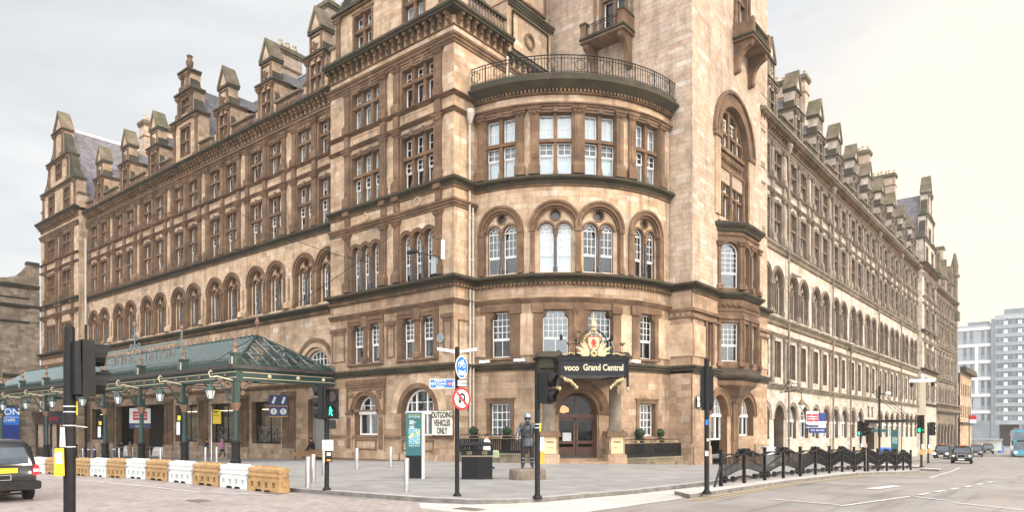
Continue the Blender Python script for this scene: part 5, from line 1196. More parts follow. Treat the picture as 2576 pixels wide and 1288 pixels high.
# name board over the eaves
b = MB(); x0, x1 = -64.0, -49.8
for z, r in ((7.0, .05), (8.35, .06)): b.tube([(x0, 23.600, z), (x1, 23.600, z)], r, 5, 0)
for x in (x0, x1): b.tube([(x, 23.600, 6.3), (x, 23.600, 9.2)], .06, 6, 0); b.lathe(x, 23.600, [(.02, 9.15), (.16, 9.25), (.16, 9.4), (.02, 9.55)], 8, 2); b.tube([(x - .3, 23.600, 8.85), (x + .3, 23.600, 8.85)], .03, 4, 2)
for k in range(9): b.tube([(x0 + (x1 - x0) * k / 8, 23.650, 6.5), (x0 + (x1 - x0) * (k + .5) / 8, 23.650, 8.3)], .02, 4, 0)
for k in range(46): a = x0 + (x1 - x0) * (k + .5) / 46; b.ring(a, 8.45, .05, .09, 23.580, 23.620, 0, pi, 5, 0)
for x, e in ((x1, 1), (x0, -1), (-57.6, 1), (-57.6, -1)):
    for dx, dz, r in ((.35, 8.0, .3), (.75, 7.4, .25), (.3, 7.3, .25), (1.15, 7.1, .16)):
        zo = 1.2 if x == -57.6 else 0
        b.tube([(x + e * (dx - r * cos(t) * (1 - t / 9)), 23.600, dz + zo + r * sin(t) * (1 - t / 9)) for t in [k2 * .6 for k2 in range(13)]], .04, 4, 0)
b.tube([(-57.6, 23.600, 8.35), (-57.6, 23.600, 10.2)], .05, 5, 0); b.lathe(-57.6, 23.600, [(.02, 10.1), (.15, 10.2), (.15, 10.4), (.02, 10.55)], 8, 2)
sf = b.build('name_frame', ['green_l', 'green', 'copper'], CAN, ID)
M['letter'] = plain('letter', (.22, .19, .165), .5, .3, .3)
me = text_mesh('CENTRAL STATION', 1.28, .03, -.004, spacing=1.32)
for v in me.vertices: x, y, z = v.co; v.co = ((x0 + x1) / 2 + x * .86, 23.560 - z, 7.68 + y)
me.materials.clear(); me.materials.append(M['letter']); lt = bpy.data.objects.new('lettering', me); C.objects.link(lt); lt.parent = sf
# green signs on the end glazing
lettering('lettering', 'CENTRAL STATION', .42, 'green', CAN, Vector((CX1 - .25, 27.1, 7.1)) - PL[CAN.name], pi / 2, .02, .004)
# lanterns
def lantern():
    t = thing('hanging_lantern', 'x', 'lantern', group='lanterns hung along the canopy')
    b = MB(); b.lathe(0, 0, [(.03, .78), (.05, .72), (.07, .62), (.1, .58), (.36, .3), (.38, .24), (.3, .22)], 6, 0); b.lathe(0, 0, [(.14, -.36), (.17, -.3), (.1, -.4)], 6, 0)
    for i in range(6): a = 2 * pi * i / 6; b.tube([(.31 * cos(a), .31 * sin(a), .24), (.16 * cos(a), .16 * sin(a), -.33)], .02, 4, 0)
    b.build('lantern_frame', ['green'], t); g = MB(); g.lathe(0, 0, [(.285, .23), (.14, -.32)], 6, 0); g.build('lantern_glass', ['milk'], t); return t
L0 = lantern(); L0['label'] = 'green six sided lantern nearest the hotel end of the canopy, left of its corner post'
for i, x in enumerate(posts):
    o = L0 if i == 0 else copy_tree(L0); o.location = (x, 21.95, 4.3)
    if i: o['label'] = ['', 'green lantern hanging from the second post bracket along the canopy', 'green lantern just left of the tall post with the small yellow sticker', 'green lantern hanging beside the red and white rail sign', 'green lantern hidden behind the foreground signal pole', 'green lantern in front of the brown shopfront', 'green lantern near the blue shop sign', 'far left green lantern at the edge of view'][i]
# ================================================================ small street builders
M['steel'] = plain('steel', (.55, .54, .53), .28, .9, .12, 8)
M['navy'] = plain('navy', (.02, .035, .13), .4)
M['red'] = plain('red', (.55, .02, .025), .4, 0, .06)
M['blue'] = plain('blue', (.02, .16, .55), .4, 0, .06)
M['signwhite'] = plain('signwhite', (.78, .78, .76), .4, 0, .04)
M['ink'] = plain('ink', (.012, .012, .012), .5, 0, 0)
M['yellow'] = plain('yellow', (.75, .52, .02), .45, 0, .1)
M['amber'] = plain('amber', (.72, .33, .03), .45, 0, .12)
M['teal'] = plain('teal', (.015, .10, .105), .35, 0, .1)
M['paleteal'] = plain('paleteal', (.25, .38, .38), .4)
def lamp(name, col, on): return plain(name, col, .3, 0, 0, emit=on)
M['go'] = lamp('go', (.02, .75, .38), 3.0); M['stop_off'] = plain('stop_off', (.05, .012, .01), .25); M['amber_off'] = plain('amber_off', (.05, .03, .008), .25); M['go_off'] = plain('go_off', (.01, .035, .025), .25); M['stop_on'] = lamp('stop_on', (.9, .04, .03), 3.0)
def bollard_group(pts, labels, grp, mat, h, r, blue=False):
    first = None
    for p, lb in zip(pts, labels):
        if first is None:
            t = thing('bollard', lb, 'bollard', p, 0, grp); b = MB(); b.lathe(0, 0, [(r, 0), (r, h - .04), (r * .92, h), (r * .3, h + .015)], 12, 0); b.build('post', [mat], t, smooth=True)
            b = MB(); b.lathe(0, 0, [(r * 1.35, -.02), (r * 1.35, .015), (r * 1.01, .03)], 12, 0)
            if blue: b.lathe(0, 0, [(r * 1.03, h - .25), (r * 1.03, h - .12)], 12, 1)
            b.build('collar', ['kerb', 'signwhite'], t); first = t
        else: t = copy_tree(first); t.location = p; t['label'] = lb
bollard_group([at(*p) for p in ((1023, 1238), (898, 1185), (983, 1178), (788, 1218), (775, 1231), (815, 1200), (545, 1166), (517, 1166), (404, 1166), (300, 1160), (209, 1158), (134, 1152))],
    ['steel bollard at the left foot of the green map totem', 'steel bollard in front of the narrow carved arch window', 'steel bollard between the arched windows and the map totem', 'steel bollard beside the last orange barrier, the taller looking of the pair', 'steel bollard touching the end of the orange barrier', 'steel bollard just behind the pedestrian signal post', 'steel bollard in front of the person in the pink coat', 'steel bollard in front of the person in the navy jacket', 'steel bollard behind the barriers to the right of the man in black', 'steel bollard in front of the two women under the canopy', 'steel bollard behind the white barrier right of the foreground pole', 'steel bollard left of the foreground signal pole, behind the taxi'],
    'stainless steel bollards along the pavement', 'steel', 1.05, .085)
def on_y(px, y): X = (px - 1288) / 1750; t_ = y / (X * sin(TH) + cos(TH)); x = (X * cos(TH) - sin(TH)) * t_; return Vector((x, y, gz(x, y) + .12))
bollard_group([on_y(px, 29.0) for px in (208, 223, 238, 272, 288)], ['navy bollard furthest left before the station doors', 'second navy bollard from the left before the station doors', 'third navy bollard from the left, right of the canopy post', 'navy bollard beside the women, left one of the near pair', 'navy bollard closest to the two women'], 'navy bollards at the station doors', 'navy', 1.1, .14, True)
# water filled barriers
M['bar_w'] = plain('bar_w', (.66, .67, .63), .55, 0, .13, 3); M['bar_o'] = plain('bar_o', (.40, .24, .10), .6, 0, .22, 3); M['dirt'] = plain('dirt', (.23, .16, .09), .8)
def barrier(mat, label):
    t = thing('barrier', label, 'barrier', group='plastic barriers along the kerb'); b = MB(); Ln = .95
    prf = [(-.2, .1), (-.2, .46), (-.16, .5), (-.16, .54), (-.2, .58), (-.2, .64), (-.16, .68), (-.16, .72), (-.19, .76), (-.19, .86), (-.13, .93), (.13, .93), (.19, .86), (.19, .76), (.16, .72), (.16, .68), (.2, .64), (.2, .58), (.16, .54), (.16, .5), (.2, .46), (.2, .1)]
    top = [p for p in prf if p[1] > .45]
    b.prof(top, -Ln, Ln, 0)
    hs = [rect(-.78 + k * .44, -.6 + k * .44, .17, .38) for k in range(4)]
    for n, d in ((.2, .13), (-.2, -.13)): b.shape([(-Ln, .0), (-.5, 0), (-.42, .09), (-.12, .09), (-.05, 0), (.05, 0), (.12, .09), (.42, .09), (.5, 0), (Ln, 0), (Ln, .462), (-Ln, .462)], hs, n, d, 0, 0)
    b.box(-Ln, Ln, -.06, .06, .1, .47, 0); b.box(-Ln, -Ln + .02, -.2, .2, 0, .46, 0); b.box(Ln - .02, Ln, -.2, .2, 0, .46, 0)
    b.box(Ln, Ln + .05, -.08, .08, .25, .42, 0); b.box(Ln, Ln + .05, -.08, .08, .6, .78, 0)
    for x in (-.6, -.2, .2, .6): b.box(x - .07, x + .07, -.08, .08, .93, .975, 0)
    b.build('shell', [mat], t); 
    for n in (.2, -.225): q = MB(); q.box(-Ln - .08, -Ln + .1, n, n + .025, .5, .62, 0); q.build('coupling', ['steel'], t)
    return t
BO = barrier('bar_o', 'orange plastic barrier at the near end of the row, beside the bollards'); BW = barrier('bar_w', 'white plastic barrier second from the near end of the row')
lb = ['', '', 'orange plastic barrier third from the near end of the row', 'white plastic barrier below the walker in the pink coat', 'orange plastic barrier fifth from the near end of the row', 'white plastic barrier below the man in black', 'orange plastic barrier seventh from the near end of the row', 'white plastic barrier below the two women', 'orange plastic barrier second to the right of the foreground pole', 'white plastic barrier just right of the foreground pole', 'orange plastic barrier mostly hidden behind the yellow box of the foreground pole', 'white plastic barrier between the taxi and the foreground pole', 'orange plastic barrier furthest along, touching the taxi in view', 'white plastic barrier hidden behind the black taxi']
for i in range(14):
    o = (BO if i == 0 else BW if i == 1 else copy_tree(BO if i % 2 == 0 else BW)); x = -20.95 - 1.97 * i
    o.location = (x, 12.86 - random.uniform(0, .06), gz(x, 12.9) + .01); o.rotation_euler = (0, 0, random.uniform(-.03, .03)); o.scale = (1, 1, .87)
    if i > 1: o['label'] = lb[i]
# steel hand rail
t = thing('hand_rail', 'long low steel pedestrian rail in front of the station shop windows', 'railing', (-62, 29.3, 0)); PL[t.name] = Vector((-62, 29.3, 0))
b = MB()
xs = [-50.9 - 1.95 * k for k in range(13)]
for z in (1.1, .62): b.tube([(x, 28.6, gz(x, 28.6) + .12 + z) for x in (xs[0], xs[-1])], .028, 6)
b.build('rail', ['steel'], t, ID)
for x in xs: b = MB(); b.tube([(x, 28.6, gz(x, 28.6) + .1), (x, 28.6, gz(x, 28.6) + 1.22)], .026, 6); b.build('post', ['steel'], t, ID)
# signs
def disc(b, c, r, n0, n1, m, k=24): b.ext([(c[0] + r * cos(2 * pi * i / k), c[1] + r * sin(2 * pi * i / k)) for i in range(k)], n0, n1, m)
def rail_arrows(b, cx, cz, w, h, n0, n1, m):         # two opposed arrows joined by slanting strokes
    t = h * .09
    for z in (-h * .16, h * .16): b.box(cx - w / 2, cx + w / 2, n0, n1, cz + z - t / 2, cz + z + t / 2, m)
    def bar(p, q): b.ext([(p[0], p[1] - t / 2), (q[0], q[1] - t / 2), (q[0], q[1] + t / 2), (p[0], p[1] + t / 2)], n0, n1 - .0008, m)
    bar((cx - w * .08, cz - h * .16), (cx + w * .2, cz + h * .16)); bar((cx - w * .22, cz + h * .16), (cx - w * .02, cz + h * .42)); bar((cx + w * .02, cz - h * .42), (cx + w * .22, cz - h * .16))
    bar((cx - w * .2, cz - h * .16), (cx - w * .02, cz + .0 * h))
def pole(t, h, r=.057, m='black', cap=True):
    b = MB(); b.lathe(0, 0, [(r * 1.9, -.02), (r * 1.9, .03), (r * 1.1, .1), (r, .12), (r, h), (r * .5, h + .03)], 12, 0); return b.build('post', [m], t, smooth=True)
def signal_head(t, x, n, z, rz, lights, s=.3, name='signal_head', mini=False):
    """stacked lamps with visors; local front -Y, turned by rz about the post"""
    h = s * 1.06 * len(lights)
    b = MB(); b.box(-s * .56, s * .56, -.11, .06, 0, h, 0, .012); b.box(-s * .5, s * .5, -.2, -.11, .03, h - .03, 0, .02)
    o = b.build(name, ['sigbody'], t); o.location = (x, n, z); o.rotation_euler = (0, 0, rz)
    for i, mm in enumerate(lights):
        zc = h - s * 1.06 * (i + .5); r = s * .38
        v = MB(); a0, a1 = -.35 * pi, 1.35 * pi; P = []; F = []
        for k in range(13):
            a = a0 + (a1 - a0) * k / 12; ln = .26 * (.55 + .45 * max(0, sin(a)))
            for rr, d in ((r * 1.18, .06), (r * 1.2, .06 + ln), (r * 1.12, .06 + ln), (r * 1.1, .06)): P.append((rr * cos(a), d, zc + rr * sin(a)))
        for k in range(12): F += [(4 * k + j, 4 * k + (j + 1) % 4, 4 * k + 4 + (j + 1) % 4, 4 * k + 4 + j) for j in range(4)]
        v.add(P, F, 0); vo = v.build('visor', ['sigbody'], o)
        l = MB(); disc(l, (0, zc), r, .05, .075, 0, 16); lo = l.build('lens', [mm], o)
    return o
M['sigbody'] = plain('sigbody', (.014, .013, .013), .5, 0, .3, 8)
M['paper'] = plain('paper', (.72, .72, .72), .6, 0, .05)
def facing(p): return atan2(-(0 - p[0]), (0 - p[1])) + pi if 0 else atan2(p[1], p[0]) - pi / 2     # turn so that local -Y looks at the camera
# foreground signal pole seen from behind
p = Vector((-10.35, 4.75)); gp = at(175, 1442, .0)
t = thing('traffic_signal', 'tall dark signal post nearest the camera with two hooded lamps and yellow box', 'traffic light', (gp.x, gp.y, gz(gp.x, gp.y)), facing(gp))
b = MB(); b.lathe(0, 0, [(.078, -.1), (.078, 3.2), (.07, 3.24), (.066, 3.58), (.03, 3.62)], 16, 0); b.build('post', ['sigbody'], t, smooth=True)
sh = signal_head(t, .215, 0, 2.57, pi / 2 + .25, ['stop_off', 'go_off'], .39)
b = MB(); b.box(-.19, -.06, .05, .13, 1.42, 1.82, 0, .01); b.box(-.17, -.08, .13, .134, 1.6, 1.68, 1, .01); b.ring(-.135, 1.72, .0, .05, .13, .136, 0, 2 * pi, 10, 2); b.build('push_button_box', ['yellow', 'signwhite', 'signwhite'], t)
b = MB(); b.box(-.12, -.05, -.03, .1, 1.84, 2.12, 0, .01); b.build('notice', ['paper'], t)
b = MB()
for z in (2.42, 2.34, 2.14, 1.83): b.lathe(0, 0, [(.081, z), (.081, z + .014)], 16, 0)
b.tube([(.07, .05, 2.14), (.22, .06, 2.12)], .006, 4, 0); b.box(.082, .1, .0, .03, 2.3, 2.5, 1); b.build('cable_tie', ['paper', 'yellow'], t)
# pedestrian signal with the green walker
p = at(822, 1235); fz = facing(p)
t = thing('pedestrian_signal', 'pedestrian crossing signal showing a green walking man, notice taped to its post', 'traffic light', p, fz); pole(t, 3.3, .075)
o = signal_head(t, .12, .12, 2.3, -.12, ['stop_off', 'ink'], .46)
def stickman(b, x, z, h, n0, n1, m, walk=True):
    disc(b, (x, z + h * .9), h * .09, n0, n1, m, 10)
    def limb(p, q, w): dx, dz = q[0] - p[0], q[1] - p[1]; L_ = hypot(dx, dz); ox, oz = -dz / L_ * w / 2, dx / L_ * w / 2; b.ext([(p[0] - ox, p[1] - oz), (q[0] - ox, q[1] - oz), (q[0] + ox, q[1] + oz), (p[0] + ox, p[1] + oz)], n0, n1, m)
    limb((x, z + h * .78), (x, z + h * .42), h * .2); s = 1 if walk else .3
    limb((x, z + h * .46), (x - h * .18 * s, z), h * .12); limb((x, z + h * .46), (x + h * .2 * s, z + h * .02), h * .12); limb((x, z + h * .74), (x - h * .22 * s, z + h * .45), h * .09); limb((x, z + h * .74), (x + h * .24 * s, z + h * .5), h * .09)
b = MB(); stickman(b, 0, .1, .3, .08, .084, 0); b.build('walking_man', ['go'], o)
b = MB(); stickman(b, 0, .59, .3, .08, .084, 0, False); b.build('standing_man', ['stop_off'], o)
o = signal_head(t, -.17, .0, 2.28, -pi / 2 - .35, ['stop_off', 'amber_off', 'go_off'], .34)
b = MB(); b.box(.05, .3, -.03, .1, 1.98, 2.26, 0, .02); b.build('detector', ['sigbody'], t)
b = MB(); b.box(-.14, .2, .08, .085, 1.28, 1.62, 0); b.ring(.03, 1.46, .07, .085, .085, .087, 0, 2 * pi, 14, 1); b.ext([(-.03, 1.5), (-.02, 1.515), (.09, 1.42), (.08, 1.405)], .085, .0868, 1); b.build('notice', ['paper', 'red'], t)
b = MB(); b.box(-.06, .16, .07, .2, .92, 1.27, 0, .01); b.box(-.0, .12, .2, .204, 1.12, 1.22, 1); b.box(-.0, .12, .2, .204, .95, 1.0, 2); b.box(-.075, -.058, .07, .2, .9, 1.27, 2); b.build('push_button_box', ['sigbody', 'paper', 'amber'], t)
# post with the two lamp arms and the signs
p = at(1150, 1250); t = thing('sign_post', 'black post with round blue cycle and taxi sign, no U-turn sign and twin lamp heads', 'sign post', p, facing(p)); pole(t, 4.36, .065)
for e in (-1, 1):
    b = MB(); b.loft([[(e * (.08 + .5 * k / 4) , -.06 - .04 * sin(pi * k / 4), 4.2 + .02 * k), (e * (.08 + .5 * k / 4), .06 + .04 * sin(pi * k / 4), 4.2 + .02 * k), (e * (.08 + .5 * k / 4), .04, 4.28 + .02 * k), (e * (.08 + .5 * k / 4), -.04, 4.28 + .02 * k)] for k in range(5)], 0); o = b.build('lamp_head', ['signwhite'], t)
def sign_board(name, t, x0, x1, z0, z1, n, face, frame=None, rz=0, origin=(0, 0, 0)):
    b = MB(); b.box(x0, x1, n - .03, n, z0, z1, 1); b.box(x0 + .02, x1 - .02, n, n + .003, z0 + .02, z1 - .02, 0); o = b.build(name, [face, frame or face], t); o.rotation_euler = (0, 0, rz); o.location = origin; return o
# local y is flipped by build(): n>0 is the front
o = MB(); disc(o, (0, 0), .337, .08, .09, 1, 28); disc(o, (0, 0), .305, .09, .094, 0, 28)
o = o.build('cycle_taxi_sign', ['blue', 'signwhite'], t); o.rotation_euler = (0, 0, R(58)); o.location = (.06, 0, 3.78)
b = MB()
for cx in (-.12, .11): b.ring(cx, .07, .062, .082, .094, .099, 0, 2 * pi, 14, 0)
for q in (((-.12, .07), (-.04, .2)), ((-.04, .2), (.07, .19)), ((.07, .19), (.11, .07)), ((-.04, .2), (-.01, .07)), ((-.12, .07), (-.01, .07)), ((-.01, .07), (.07, .19)), ((.07, .19), (.06, .25))): b.tube([(q[0][0], .099, q[0][1]), (q[1][0], .099, q[1][1])], .011, 4, 0)
b.build('cycle_symbol', ['signwhite'], o)
lettering('lettering', 'taxi', .26, 'signwhite', o, (0, -.098, -.15), 0, .002, .008)
o = sign_board('only_plate', t, -.12, .19, -.1, .11, .09, 'signwhite', 'ink', .35, (.08, 0, 3.31)); lettering('lettering', 'Only', .13, 'ink', o, (.035, -.095, .0), 0, .002, .003)
b = MB(); disc(b, (0, 0), .335, .09, .105, 0, 32); disc(b, (0, 0), .265, .105, .108, 1, 32); o = b.build('no_u_turn_sign', ['red', 'signwhite'], t); o.rotation_euler = (0, 0, R(38)); o.location = (.07, 0, 2.86)
b = MB(); b.ring(.015, .05, .055, .115, .108, .111, 0, pi, 14, 0); b.box(.07, .13, .108, .111, -.15, .05, 0); b.box(-.1, -.04, .108, .111, -.06, .05, 0); b.ext([(-.15, -.05), (.01, -.05), (-.07, -.16)], .108, .111, 0); b.build('u_turn_arrow', ['ink'], o)
b = MB(); b.ext([(-.21, .16), (-.16, .21), (.21, -.16), (.16, -.21)], .111, .114, 0); b.build('red_bar', ['red'], o)
o = sign_board('direction_sign', t, -.8, -.06, -.14, .14, .06, 'blue', 'signwhite', -.1, (0, 0, 3.3))
for k, q in enumerate(('Queen St', '& Central', 'Station')): lettering('lettering', q, .088, 'signwhite', o, (-.49, -.066, .085 - .085 * k), 0, .002, .002)
b = MB(); b.box(-.74, -.64, .063, .066, -.012, .012, 0); b.ext([(-.78, 0), (-.7, .055), (-.7, -.055)], .063, .066, 0); stickman(b, -.11, -.08, .16, .063, .066, 0); b.build('arrow', ['signwhite'], o)
b = MB(); b.box(-.27, -.16, .063, .066, -.045, .045, 0); rail_arrows(b, -.215, 0, .1, .08, .066, .068, 1); b.build('rail_symbol', ['red', 'signwhite'], o)
# post with the hooded head facing right
p = at(1352, 1255); t = thing('traffic_signal', 'dark signal post at the kerb beside the firefighter statue, hooded heads facing away right', 'traffic light', p, facing(p)); pole(t, 3.68, .075)
signal_head(t, .3, 0, 2.68, pi / 2 - .35, ['stop_off', 'amber_off'], .43)
b = MB(); b.box(.07, .19, -.06, .06, 1.34, 1.74, 1, .01); b.box(.07, .2, -.06, .07, .98, 1.34, 0, .01); b.build('push_button_box', ['amber', 'paper'], t); b = MB(); b.box(.06, .1, .0, .05, 1.9, 2.15, 0); b.lathe(0, 0, [(.079, 2.0), (.079, 2.02)], 12, 1); b.lathe(0, 0, [(.079, 2.1), (.079, 2.12)], 12, 1); b.build('cable_tie', ['yellow', 'paper'], t)
# post with the back of a signal head, right
p = at(1778, 1243); t = thing('traffic_signal', 'black signal post at the tip of the railed island showing its flat back', 'traffic light', p, facing(p)); pole(t, 4.1, .075)
b = MB(); b.box(-.16, -.03, -.16, -.02, 2.55, 3.9, 0, .01); b.box(.05, .16, -.2, -.08, 2.55, 3.9, 0, .01); o = b.build('backing_board', ['sigbody'], t)
signal_head(t, 0, .2, 2.65, pi, ['stop_off', 'amber_off', 'go_off'], .36)
b = MB(); b.box(-.05, .05, .076, .078, 1.15, 1.3, 0); b.box(-.04, .05, .076, .078, 2.1, 2.26, 1); b.box(-.0, .06, .074, .078, 1.6, 1.68, 2); b.build('sticker', ['signwhite', 'blue', 'paper'], t)
# map totem
def totem(p, rz, label, txt=True):
    t = thing('map_totem', label, 'map sign', p, rz, 'dark green map totems')
    b = MB(); b.box(-.31, .31, -.1, .02, .0, .92, 0); b.build('base', ['black'], t); b = MB(); b.box(-.31, .31, -.11, .04, .92, 2.62, 0); o = b.build('panel', ['teal'], t)
    b = MB(); b.box(.31, .43, -.15, .02, 0, 2.6, 0); b.build('spine', ['concrete'], t)
    b = MB(); b.box(-.2, .25, .04, .043, 1.38, 1.99, 0); b.build('map', ['map'], o)
    if txt:
        lettering('lettering', 'Central Station', .075, 'yellow', o, (-.2, -.042, 2.52), 0, .001, 0, align='LEFT'); lettering('lettering', 'CITY CENTRE', .075, 'signwhite', o, (-.2, -.042, 2.44), 0, .001, 0, align='LEFT')
        b = MB()
        for k in range(5): b.box(-.17, -.02 + .06 * (k % 3), .04, .042, 2.3 - k * .035, 2.315 - k * .035, 0)
        for k in range(4): b.box(-.17, .0 + .04 * (k % 2), .04, .042, 2.08 - k * .03, 2.092 - k * .03, 0)
        for k in range(6): b.box(-.19 + k * .075, -.14 + k * .075, .04, .042, 1.28, 1.35, 1)
        b.build('small_print', ['signwhite', 'paleteal'], o)
    return t
def map_mat():
    m, n, l, b = nmat('map'); tcn = n.new('ShaderNodeTexCoord'); v = n.new('ShaderNodeTexVoronoi'); v.feature = 'DISTANCE_TO_EDGE'; v.inputs['Scale'].default_value = 16; l.new(tcn.outputs['Object'], v.inputs['Vector'])
    r = ramp(n, [(.02, (.45, .58, .6)), (.09, (.03, .22, .30))]); l.new(v.outputs[0], r.inputs[0]); z = n.new('ShaderNodeTexNoise'); z.inputs['Scale'].default_value = 9; l.new(tcn.outputs['Object'], z.inputs['Vector'])
    zr = ramp(n, [(.6, g3(0)), (.62, g3(1))]); l.new(z.outputs[0], zr.inputs[0]); l.new(mixc(n, l, zr.outputs[0], r.outputs[0], (.7, .58, .08)), b.inputs['Base Color']); return m
M['map'] = map_mat()
p = at(1041, 1206); totem(p, facing(p) - .12, 'dark green city map totem with pale stone spine beside the pedestrian crossing')
# litter bin
p = at(1200, 1206); t = thing('litter_bin', 'large black double litter bin with gold band on the corner pavement', 'bin', p, facing(p) + .0)
b = MB(); b.loft([[(x * s, y * s, z) for x, y in ((-.62, -.4), (0, -.55), (.62, -.4), (.62, .4), (0, .5), (-.62, .4))] for z, s in ((0, 1.0), (.05, .97), (.95, .97))], 0); b.build('body', ['black'], t)
b = MB()
for x, y in ((-.58, -.36), (.58, -.36), (.58, .36), (-.58, .36), (0, .46), (0, -.5)): b.box(x - .045, x + .045, y - .045, y + .045, .95, 1.32, 0)
b.loft([[(x * s, y * s, z) for x, y in ((-.62, -.4), (0, -.55), (.62, -.4), (.62, .4), (0, .5), (-.62, .4))] for z, s in ((.95, .97), (1.12, .97), (1.12, .8), (1.0, .8))], 0); b.loft([[(x * s, y * s, z) for x, y in ((-.62, -.4), (0, -.55), (.62, -.4), (.62, .4), (0, .5), (-.62, .4))] for z, s in ((1.3, .98), (1.34, 1.0), (1.44, .82), (1.47, .3))], 0); b.build('hood', ['black'], t)
b = MB(); b.loft([[(x * s, y * s, z) for x, y in ((-.62, -.4), (0, -.55), (.62, -.4), (.62, .4), (0, .5), (-.62, .4))] for z, s in ((.9, .985), (.925, .985))], 0, False); b.build('gold_band', ['gold'], t)
for x in (-.3, .3): lettering('lettering', 'LITTER\nPLEASE', .07, 'gold', t, (x, -.475 + .0 * x, 1.04), -.25 * (1 if x > 0 else -1) * -1, .002)
# ornamental rail on the island
M['ornrail'] = plain('ornrail', (.010, .010, .0105), .35, 0, .3, 8)
RA = Vector((-9.5, 22.9)); RD = (Vector((-8.35, 47.8)) - RA); RL = RD.length; RD.normalize(); rrz = atan2(RD.y, RD.x)
tr_ = thing('guard_rail', 'long ornamental black guard rail of waved bars and scrolls on the traffic island', 'railing', (RA.x, RA.y, gz(*RA) + .13), rrz)
def zrail(s): q = RA + RD * s; return gz(q.x, q.y) - gz(*RA)
PW = 1.88; first = None
for k in range(14):
    s0 = k * PW - (0 if k < 9 else -.55) ; s1 = s0 + PW
    b = MB(); up = 1 if k % 2 == 0 else -1
    top = lambda u: .99 + up * -.045 * cos(pi * u) ; bot = lambda u: .42 + up * .1 * cos(pi * u) * -1; midf = lambda u: .72 - up * .16 * cos(pi * u)
    pts = [(s0 + .05 + (PW - .1) * i / 16, i / 16) for i in range(17)]
    for f, wd, th in ((top, .04, .022), (bot, .04, .022), (midf, .04, .03)): b.strip([(x, f(u)) for x, u in pts], wd, th, 0)
    for i in range(1, 18): u = i / 18; x = s0 + .05 + (PW - .1) * u; b.box(x - .012, x + .012, -.012, .012, bot(u), top(u), 0)
    for i in range(4):
        lo = [(s0 + .1 + (PW - .2) * u, .12 + i * .0 + .14 * abs(cos(pi * (u + .12 * i)))) for u in [j / 12 for j in range(13)]]
        if i < 2: b.strip(lo, .1, .035, 0)
    cxs = s0 + (PW - .35 if up > 0 else .35)
    b.strip([(s0 + .04 + (PW - .08) * u, top(u) + .07 + .05 * sin(2 * pi * u)) for u in [j / 14 for j in range(15)]], .16, .05, 0)
    for sc_, cz, r in ((cxs, 1.1, .16), (cxs - up * .2, 1.02, .12), (s0 + (.3 if up > 0 else PW - .3), .2, .15), (s0 + PW / 2, .18, .12)):
        b.strip([(sc_ + up * r * cos(a) * (1 - a / 11), cz + r * sin(a) * (1 - a / 11)) for a in [j * .5 for j in range(14)]], .1, .035, 0)
    z = zrail(s0 + PW / 2); o = b.build('rail_panel', ['ornrail'], tr_); o.location = (0, 0, z)
for s in [k * PW for k in range(10)] + [9 * PW + .55 + k * PW for k in range(6)]:
    b = MB(); b.box(s - .05, s + .05, -.05, .05, -.02, 1.22, 0); b.box(s - .065, s + .065, -.065, .065, 1.22, 1.26, 0); o = b.build('rail_post', ['ornrail'], tr_); o.location = (0, 0, zrail(s))
b = MB(); b.tube([(-.02, 0, .7), (-.5, 0, 0)], .045, 4); b.build('end_brace', ['ornrail'], tr_)
# far signals on Hope Street
def far_signal(px, py, h, heads, label, dz=.1):
    p = at(px, py, dz); t = thing('traffic_signal', label, 'traffic light', p, facing(p)); pole(t, h, .085)
    for (x, z, rz, ls, s) in heads: signal_head(t, x, .15 if abs(rz) < 1.5 else 0, z, rz, ls, s)
    b = MB(); b.box(-.12, .08, .06, .2, .95, 1.35, 0, .01); b.box(.0, .2, .06, .09, 1.4, 1.75, 1); b.build('push_button_box', ['amber', 'paper'], t); return t
far_signal(2165, 1166, 3.7, [(-.05, 2.45, -.1, ['stop_off', 'amber_off', 'go'], .42), (.38, 2.45, .9, ['stop_off', 'amber_off', 'go_off'], .38)], 'traffic light with green lamp in front of the glass entrance awning on the right street')
p = at(2320, 1176, .06)
far_signal(2318, 1176, 3.8, [(-.05, 2.6, -.1, ['stop_off', 'amber_off', 'go'], .44)], 'traffic light with green lamp nearest the parked black taxis')
far_signal(2335, 1166, 3.8, [(.35, 2.6, .5, ['stop_off', 'amber_off', 'stop_off'], .4), (-.55, 3.0, -1.2, ['stop_off', 'amber_off', 'go_off'], .36)], 'traffic light just behind the green one, heads turned to the right')
# camera mast
p = at(2322, 1160, .1); t = thing('camera_mast', 'tall square cream camera mast with flat top bar above the taxis', 'mast', p, facing(p)); b = MB(); b.box(-.3, .3, -.25, .25, 0, 10.5, 0); b.build('mast', ['cream2'], t) if False else None
M['cream2'] = plain('cream2', (.52, .44, .30), .6, 0, .1)
b = MB(); b.box(-.26, .26, -.2, .2, 0, 8.6, 0); b.build('mast', ['cream2'], t); b = MB(); b.box(-1.35, 1.1, -.2, .2, 8.6, 8.95, 0, .05); b.box(-.1, .1, -.1, .1, 8.95, 9.5, 0); b.build('top_bar', ['signwhite'], t)
for e in (-1.1, .9): b = MB(); b.lathe(e, 0, [(.1, 8.6), (.18, 8.45), (.18, 8.25), (.08, 8.1)], 10, 0); b.build('camera', ['black'], t)
p = Vector((-15.5, 76.8, gz(-15, 76.8) + .12)); t = thing('lamp_post', 'thin black lamp post with small white lamp and green finger sign before the awning', 'lamp post', p, facing(p)); pole(t, 7.5, .1)
b = MB(); b.tube([(0, 0, 6.6), (.6, 0, 6.8)], .05, 6, 1); b.sphere((.75, 0, 6.75), .28, 10, 0, .6); b.build('lamp_head', ['signwhite', 'black'], t); b = MB(); b.ext([(-.7, 2.9), (.65, 2.9), (.8, 3.05), (.65, 3.2), (-.7, 3.2)], -.03, .03, 0); b.build('finger_sign', ['teal'], t)
